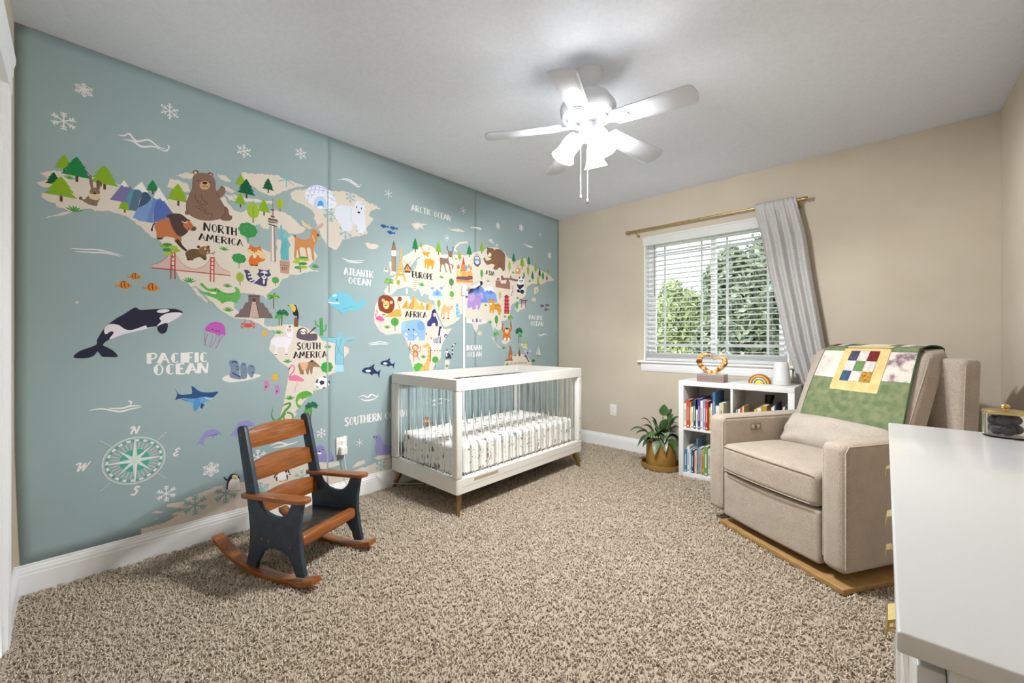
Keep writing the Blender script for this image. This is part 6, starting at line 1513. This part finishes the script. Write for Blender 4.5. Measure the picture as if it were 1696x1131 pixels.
# lumbar pillow on the seat
RM = Matrix.Translation((2.241, -1.260, 0)) @ Matrix.Rotation(ga, 4, 'Z')
def pil_fn(p):
    x, y, z = p.x / 0.268, p.y / 0.06, p.z / 0.095
    e = (1 - abs(x) ** 3.4) ** 0.6 if abs(x) < 1 else 0
    ez = (1 - abs(z) ** 2.6) ** 0.5 if abs(z) < 1 else 0
    yy = p.y * (0.10 + 0.90 * e * ez)
    sag = 0.012 * math.sin(p.x * 9 + 1) * (1 - abs(z))
    wr = (0.006 * abs(x) ** 2 + 0.0025) * math.sin(p.z * 62 + 3 * math.sin(p.x * 9)) * (1 if p.y < 0 else 0)
    return Vector((p.x * (1 - 0.03 * (1 - abs(z))), yy + wr, p.z + sag - 0.010 * (x ** 2)))
pil = B().rbox(-0.268, 0.268, -0.05, 0.05, -0.095, 0.095, 0.045, 14, None, pil_fn).obj('lumbar_pillow', weave('pillow_linen', '#c6bbaf', '#bbafa3', 300, 0.35), None, smooth=70)
pil.matrix_world = RM @ Matrix.Translation((0.012, 0.440, 0.575)) @ Matrix.Rotation(R(-30), 4, 'X')
tag(pil, 'soft oatmeal lumbar pillow leaning on the recliner seat', 'pillow')

# patchwork quilt folded over the recliner back
qt = thing('quilt', 'green patchwork quilt draped over the recliner back', 'quilt', (2.241, -1.260, 0), ga)
QL, QR_ = -0.212, 0.250
def qsurf(u, w_, off):
    """u 0..1 across, w_ length down from the crest in metres (negative: behind)"""
    x = QL + (QR_ - QL) * u
    x += 0.10 * max(0, w_) * (u - 0.30)
    crest = 0.055
    if w_ > crest:                                    # front face
        v = 1.0 - (w_ - crest) / 0.645
        p = back_pos(x, 0, v)
        puff = max(0, (1 - (x / BWc) ** 2)) * math.sin(PI * max(0, min(1, v)))
        n = Vector((0, -0.92, 0.38))
        p.y += -0.030 * puff
        rip = 0.004 * math.sin(u * 13 + w_ * 9) * min(1, w_ * 3) + 0.006 * max(0, w_ - 0.25) * math.sin(u * 22)
        return p + n * (0.010 + off + rip)
    if w_ > -0.10:                                    # over the top
        a = (crest - w_) / 0.155
        p0 = back_pos(x, 0.0, 1.0); p1 = back_pos(x, 0.95, 1.0)
        p = p0.lerp(p1, a)
        h = math.sin(PI * a) * 0.006
        n = Vector((0, -0.92 * math.cos(a * PI), 0.38 + 0.62 * math.sin(a * PI)))
        return p + Vector((0, 0, 0.004 + h)) + n * (0.010 + off)
    p1 = back_pos(x, 1.0, 1.0)
    d = -0.10 - w_
    return p1 + Vector((0, 0.018 + off * 0.5, -d))
M_qg = mat('green_batik', '#808862', 0.9, col2='#61704e', scale=26, detail=6, bump=0.4, bscale=60)
M_qgb = mat('quilt_backing_green', '#3c5a3a', 0.9, col2='#324d33', scale=30)
qmats = {'green': M_qg,
         'cream': mat('cream_floral', '#dcd3c6', 0.9, col2='#b9a4a6', scale=16, detail=5, lo=0.52, hi=0.72, bump=0.3, bscale=60),
         'rose': mat('rose_floral', '#d6cac0', 0.9, col2='#7d6570', scale=18, detail=5, lo=0.46, hi=0.62, bump=0.3, bscale=60),
         'yellow': mat('yellow_batik', '#dcc48e', 0.9, col2='#cfae72', scale=24, detail=5, bump=0.3, bscale=60),
         'navy': mat('navy_print', '#3a3a54', 0.9, col2='#6a6472', scale=90, lo=0.5, hi=0.7), 'white': mat('pale_print', '#ddd4ce', 0.9, col2='#c2b3b2', scale=60),
         'red': mat('red_print', '#7a2226', 0.9, col2='#5c161c', scale=70), 'blue': mat('blue_print', '#375a72', 0.9, col2='#2c4a62', scale=70),
         'gold': mat('gold_print', '#b58a34', 0.9, col2='#7d5a20', scale=90, lo=0.5, hi=0.6), 'leaf': mat('leaf_green_print', '#6a8a50', 0.9, col2='#5a7a46', scale=70)}
o = B().grid(lambda u, v: qsurf(u, -0.22 + 0.712 * v, 0.0), 36, 60).obj('quilt_backing', M_qgb, qt, smooth=70)
solidify(o, 0.008, 0)
def patch(u0, u1, w0, w1, m, off=0.0046):
    nu = max(6, int((u1 - u0) * 34)); nv = max(6, int((w1 - w0) * 60))
    g_ = 0.0035
    def fn(s, t):
        e = min(s, 1 - s, t, 1 - t)
        return qsurf(u0 + (u1 - u0) * s, w0 + (w1 - w0) * t, off + (0.0 if e < 1e-6 else 0.0016))
    B().grid(fn, nu, nv).obj('quilt_patch', qmats[m], qt, smooth=80)
H_ = 0.490                                            # front hang
def wv(v): return v * H_
B().tube([qsurf(t, H_ + 0.004, 0.001) for t in np.linspace(0, 1, 24)], 0.0055, 6).obj('binding', M_qgb, qt, smooth=60)
for uu in (0.0, 1.0):
    B().tube([qsurf(uu, t, 0.001) for t in np.linspace(-0.06, H_, 24)], 0.0045, 6).obj('binding', M_qgb, qt, smooth=60)
patch(0, 1, wv(0.475), wv(1.0), 'green')
patch(0, 0.25, wv(0.14), wv(0.472), 'cream'); patch(0.748, 1, wv(0.14), wv(0.472), 'rose')
patch(0, 0.25, wv(0.045), wv(0.137), 'green'); patch(0.748, 1, wv(0.045), wv(0.137), 'green')
for k, (a, b, m) in enumerate(((0, 0.09, 'red'), (0.092, 0.17, 'white'), (0.172, 0.26, 'blue'), (0.262, 0.36, 'green'), (0.362, 0.66, 'cream'), (0.662, 0.78, 'green'), (0.782, 1.0, 'rose'))):
    patch(a, b, wv(-0.16), wv(0.043), m)
patch(0.25, 0.746, wv(0.046), wv(0.615), 'yellow', 0.0062)
cols9 = ['navy', 'white', 'red', 'white', 'leaf', 'white', 'blue', 'white', 'gold']
for k in range(9):
    i, j = k % 3, k // 3
    du, dv = 0.104, 0.122
    patch(0.338 + i * du, 0.338 + (i + 1) * du - 0.001, wv(0.140 + j * dv), wv(0.140 + (j + 1) * dv - 0.001), cols9[k], 0.0098)

# ================================================================== DRESSER
DT = 0.820
dx0, dx1, dy0, dy1 = 2.711, 3.185, -3.180, -1.880
dr = thing('dresser', 'white lacquer dresser with small gold tab pulls along the wall', 'dresser', ((dx0 + dx1) / 2, (dy0 + dy1) / 2, 0))
M_dr = mat('white_dresser_lacquer', '#c9c9c9', 0.22, coat=0.2)
w2, l2 = (dx1 - dx0) / 2, (dy1 - dy0) / 2
B().box(-w2, w2, -l2, l2, DT - 0.020, DT).obj('top', M_dr, dr, bevel=0.003, seg=3)
ins = 0.014
B().box(-w2 + ins + 0.020, w2, -l2 + ins, l2 - ins, 0.09, DT - 0.0202).obj('body', M_dr, dr, bevel=0.002)
# framed end panels
for s in (-1, 1):
    ye = s * (l2 - ins)
    ya, yb = sorted((ye, ye + s * 0.008))
    B().box(-w2 + ins + 0.020, -w2 + ins + 0.062, ya, yb, 0.09, DT - 0.021).box(w2 - 0.05, w2, ya, yb, 0.09, DT - 0.021).box(-w2 + ins + 0.062, w2 - 0.05, ya, yb, DT - 0.075, DT - 0.021).box(-w2 + ins + 0.062, w2 - 0.05, ya, yb, 0.09, 0.15).obj('end_frame', M_dr, dr, bevel=0.0015)
for lx in (-w2 + 0.06, w2 - 0.05):
    for ly in (-l2 + 0.06, l2 - 0.06):
        B().tube([(lx, ly, 0.092), (lx, ly, 0.0)], [0.022, 0.014], 12).obj('leg', M_gold, dr, smooth=40)
hgt = (DT - 0.03 - 0.10) / 3
cw = (2 * l2 - 2 * ins - 0.02) / 3
for r_ in range(3):
    for c_ in range(3):
        ya = -l2 + ins + 0.005 + c_ * (cw + 0.005)
        za = 0.10 + r_ * hgt
        d = B().box(-w2 + ins, -w2 + ins + 0.0195, ya, ya + cw, za, za + hgt - 0.005).obj('drawer', M_dr, dr, bevel=0.0015)
        yc = ya + cw / 2
        zc = za + hgt - 0.075
        prof = [(-w2 + ins, zc + 0.012), (-w2 + ins - 0.010, zc + 0.014), (-w2 + ins - 0.019, zc + 0.008), (-w2 + ins - 0.022, zc - 0.016), (-w2 + ins - 0.0205, zc - 0.016), (-w2 + ins - 0.017, zc + 0.005), (-w2 + ins - 0.009, zc + 0.010), (-w2 + ins, zc + 0.008)]
        B().prism(prof, 'y', yc - 0.022, yc + 0.022).obj('pull', M_gold, d)

# glass jar with gold lid
jr = thing('glass_jar', 'clear glass jar with gold lid and knob on the dresser', 'jar', (2.951, -1.9300, DT))
M_gl = mat('jar_glass', '#ffffff', 0.02, trans=1.0, ior=1.25)
JR = 0.043
B().lathe([(0, 0), (JR - 0.002, 0), (JR, 0.002), (JR, 0.066), (JR - 0.003, 0.066), (JR - 0.003, 0.005), (0, 0.004)], 40).obj('glass', M_gl, jr, smooth=40)
B().lathe([(0, 0.0662), (JR + 0.001, 0.0662), (JR + 0.0015, 0.068), (JR + 0.0015, 0.073), (JR, 0.0745), (0.0, 0.0755)], 40).obj('lid', M_gold, jr, smooth=35)
B().lathe([(0, 0.075), (0.004, 0.075), (0.0035, 0.079), (0.008, 0.082), (0.0095, 0.086), (0.008, 0.0905), (0.004, 0.093), (0, 0.0935)], 20).obj('knob', M_gold, jr, smooth=60)
b = B()
rg2 = random.Random(5)
for k in range(10):
    a = 2 * PI * k / 10 + rg2.uniform(-.2, .2)
    b.ball(Vector((0.019 * math.cos(a), 0.019 * math.sin(a), 0.022 + 0.026 * (k % 2) + rg2.uniform(-.003, .003))), 0.015, 0.015, 0.014, 10, 6)
b.ball(Vector((0, 0, 0.035)), 0.020, 0.020, 0.025, 10, 6)
tj = b.obj('hair_bands', mat('dark_fabric_bands', '#2c2c33', 0.8, col2='#44424a', scale=120, bump=0.5), None, smooth=60)
tj.location = (2.951, -1.930, DT)
tag(tj, 'bundle of dark fabric hair bands inside the glass jar', 'hair bands')

# ================================================================== CEILING FAN
FX, FY = 1.600, -1.942
fan = thing('ceiling_fan', 'white five blade ceiling fan with three lit bell shades', 'ceiling fan', (FX, FY, 0))
M_fan = mat('fan_white', '#dde1e8', 0.35)
M_blade = mat('fan_blade_white', '#d3d8e2', 0.5)
B().lathe([(0.0, 2.352), (0.022, 2.352), (0.030, 2.357), (0.034, 2.366), (0.046, 2.388), (0.062, 2.420), (0.068, 2.434), (0.068, 2.4398), (0, 2.4398)], 32).obj('canopy', M_fan, fan, smooth=35)
B().tube([(0, 0, 2.362), (0, 0, 2.318)], 0.012, 14).obj('downrod', M_fan, fan, smooth=40)
B().lathe([(0, 2.188), (0.060, 2.188), (0.100, 2.196), (0.104, 2.203), (0.128, 2.216), (0.138, 2.236), (0.140, 2.258), (0.138, 2.266), (0.132, 2.268), (0.132, 2.276), (0.126, 2.280), (0.112, 2.306), (0.070, 2.326), (0.022, 2.332), (0, 2.332)], 40).obj('motor_housing', M_fan, fan, smooth=30)
B().lathe([(0, 2.120), (0.040, 2.120), (0.047, 2.128), (0.048, 2.172), (0.044, 2.180), (0.058, 2.187), (0.0, 2.189)], 28).obj('switch_housing', M_fan, fan, smooth=35)
R0, R1b = 0.150, 0.527
droop = math.atan2(0.034, 0.40)
for k in range(5):
    az = R(2.6 + 72 * k)
    M = Matrix.Rotation(az, 4, 'Z') @ Matrix.Translation((0, 0, 2.178)) @ Matrix.Rotation(droop, 4, 'Y') @ Matrix.Rotation(R(-11), 4, 'X')
    out = []
    for t in np.linspace(0, 1, 9): out.append((R0 + (R1b - 0.03 - R0) * t, -(0.050 + 0.012 * t)))
    for t in np.linspace(-80, 80, 9): out.append((R1b - 0.03 + 0.03 * math.cos(R(t)), 0.062 * math.sin(R(t)) / math.sin(R(80))))
    for t in np.linspace(1, 0, 9): out.append((R0 + (R1b - 0.03 - R0) * t, (0.050 + 0.012 * t)))
    out += [(R0 - 0.012, 0.030), (R0 - 0.012, -0.030)]
    bl = B().prism(out, 'z', -0.003, 0.003, M).obj('blade', M_blade, fan, bevel=0.0012, seg=1)
    br = B()
    br.prism([(0.062, -0.016), (0.115, -0.013), (0.150, -0.030), (0.185, -0.034), (0.212, -0.022), (0.222, 0.0), (0.212, 0.022), (0.185, 0.034), (0.150, 0.030), (0.115, 0.013), (0.062, 0.016)], 'z', -0.008, -0.0035, M)
    br.tube([M @ Vector((0.183 + 0.026 * math.cos(a), 0.022 * math.sin(a), -0.009)) for a in np.linspace(0, 2 * PI, 14)[:-1]], 0.0035, 6, True)
    br.obj('blade_bracket', M_fan, bl, smooth=40)
B().lathe([(0, 2.092), (0.020, 2.092), (0.030, 2.100), (0.032, 2.112), (0.040, 2.1202), (0, 2.1202)], 24).obj('light_hub', M_fan, fan, smooth=40)
M_shade = bpy.data.materials.new('lit_frosted_shade')
M_shade.use_nodes = True
_bs = M_shade.node_tree.nodes['Principled BSDF']
_bs.inputs['Base Color'].default_value = (0.9, 0.9, 0.9, 1)
_bs.inputs['Emission Color'].default_value = (1.0, 0.985, 0.965, 1)
_bs.inputs['Emission Strength'].default_value = SHADE_E
for az in (222.7, 342.7, 102.7):
    a = R(az)
    M = Matrix.Rotation(a, 4, 'Z') @ Matrix.Translation((0.072, 0, 2.126)) @ Matrix.Rotation(R(-25), 4, 'Y')
    B().tube([(0.02 * math.cos(a), 0.02 * math.sin(a), 2.108), (0.05 * math.cos(a), 0.05 * math.sin(a), 2.128), M @ Vector((0, 0, -0.006))], 0.007, 8).lathe([(0, -0.018), (0.024, -0.018), (0.024, -0.004), (0.016, 0.006), (0, 0.008)], 18, M).obj('lamp_arm', M_fan, fan, smooth=40)
    sh = B().lathe([(0.022, -0.012), (0.030, -0.022), (0.036, -0.045), (0.040, -0.075), (0.048, -0.105), (0.060, -0.128), (0.058, -0.128), (0.046, -0.104), (0.038, -0.075), (0.034, -0.045), (0.028, -0.024), (0.020, -0.014)], 28, M, False).obj('glass_shade', M_shade, fan, smooth=60)
    lb = B().ball(M @ Vector((0, 0, -0.060)), 0.024, 0.024, 0.030, 14, 8).obj('bulb', M_shade, sh, smooth=60)
    ld = bpy.data.lights.new('fan_bulb', 'SPOT')
    ld.spot_size = R(178)
    ld.spot_blend = 0.22
    ld.energy = BULB_W
    ld.color = (0.96, 0.985, 1.0)
    ld.shadow_soft_size = 0.045
    lo = bpy.data.objects.new('fan_bulb', ld)
    COL.objects.link(lo)
    lo.parent = fan
    lo.matrix_local = M @ Matrix.Translation((0, 0, -0.125))
for i, (ox, oy, z0) in enumerate(((-0.028, -0.022, 1.828), (0.004, -0.010, 1.802))):
    c = B().tube([(ox, oy, 2.125), (ox, oy, z0)], 0.0013, 5).obj('pull_chain', M_fan, fan)
    B().lathe([(0, -0.024), (0.006, -0.022), (0.007, -0.012), (0.003, -0.002), (0, 0.0)], 12, Matrix.Translation((ox, oy, z0))).obj('chain_knob', mat('chain_pewter', '#5d5b58', 0.4, metal=0.9), c, smooth=40)
# ================================================================== OUTSIDE
Mgr = mat('lawn', '#5d7a3a', 0.95, col2='#7a9450', scale=4)
g = B().box(-25, 30, 0.6, 45, -3.0, -2.9).obj('lawn', Mgr)
struct(g)
def leafy(name, label, loc, trunk_h, crown, n, cols, seed, leaf=0.085, tap=0.9):
    rg = random.Random(seed)
    t = thing(name, label, 'tree', loc, 0, 'trees outside the window')
    B().tube([(0, 0, 0), (0.05, 0.03, trunk_h * 0.5), (0, 0, trunk_h + crown[2] * 0.6)], [0.13, 0.1, 0.03], 8).obj('trunk', mat('bark', '#5a4a3c', 0.9), t)
    v, f, mi = [], [], []
    blobs = [(Vector((rg.uniform(-1, 1) * crown[0] * 0.6, rg.uniform(-1, 1) * crown[1] * 0.6, trunk_h + crown[2] * rg.uniform(0.1, 1.7))), rg.uniform(0.35, 0.6)) for _ in range(44)]
    for i in range(n):
        c, s = rg.choice(blobs)
        d = Vector((rg.gauss(0, 1), rg.gauss(0, 1), rg.gauss(0, 1))).normalized() * (rg.uniform(0.55, 1.0) * s)
        taper = max(0.35, 1.25 - tap * (c.z - trunk_h) / (crown[2] * 1.8))
        p = Vector((c.x * taper + d.x * crown[0] * 0.6, c.y * taper + d.y * crown[1] * 0.6, c.z + d.z * crown[2] * 0.55))
        nrm = Vector((rg.gauss(0, 1), rg.gauss(0, 1), rg.gauss(0.6, 1))).normalized()
        a = nrm.orthogonal().normalized()
        b = nrm.cross(a)
        q = rg.uniform(0, 2 * PI)
        a, b = a * math.cos(q) + b * math.sin(q), b * math.cos(q) - a * math.sin(q)
        L = leaf * rg.uniform(0.7, 1.3)
        k = len(v)
        v += [p - a * L, p + b * L * 0.45 + nrm * L * 0.15, p + a * L, p - b * L * 0.45 + nrm * L * 0.15]
        f += [(k, k + 1, k + 2, k + 3)]
        mi.append(rg.randrange(len(cols)))
    me = bpy.data.meshes.new('foliage')
    me.from_pydata([tuple(x) for x in v], [], f)
    for c in cols:
        m = mat('leaf', c, 0.6)
        bs = m.node_tree.nodes['Principled BSDF']
        me.materials.append(m)
    me.polygons.foreach_set('material_index', mi)
    o = link_mesh('foliage', me, None, t)
    o['kind'] = 'stuff'
leafy('leafy_tree', 'bright yellow green leafy tree seen through the window beside the centre bar', (-1.0, 6.5, -2.9), 1.6, (1.05, 1.0, 2.0), 20000, ['#9aab6a', '#aebb80', '#86985c', '#c0ca98'], 1)
leafy('leafy_tree', 'dark green dense tree seen through the window next to the curtain', (0.85, 6.2, -2.9), 1.5, (1.55, 1.1, 2.7), 30000, ['#6d7a5c', '#808c70', '#5c6a4e', '#97a186'], 2, 0.085, 0.45)
leafy('leafy_tree', 'grey green tree behind the brighter tree outside the window', (-3.2, 9.3, -2.9), 1.4, (2.2, 1.2, 1.95), 18000, ['#8a9672', '#788662', '#a0aa88'], 3, 0.11, 0.3)
leafy('leafy_tree', 'olive green tree filling the gap between the two nearer trees outside', (-0.9, 9.8, -2.9), 1.2, (1.9, 1.2, 2.0), 18000, ['#7c886a', '#6c7a5a', '#939d80'], 4, 0.11, 0.3)
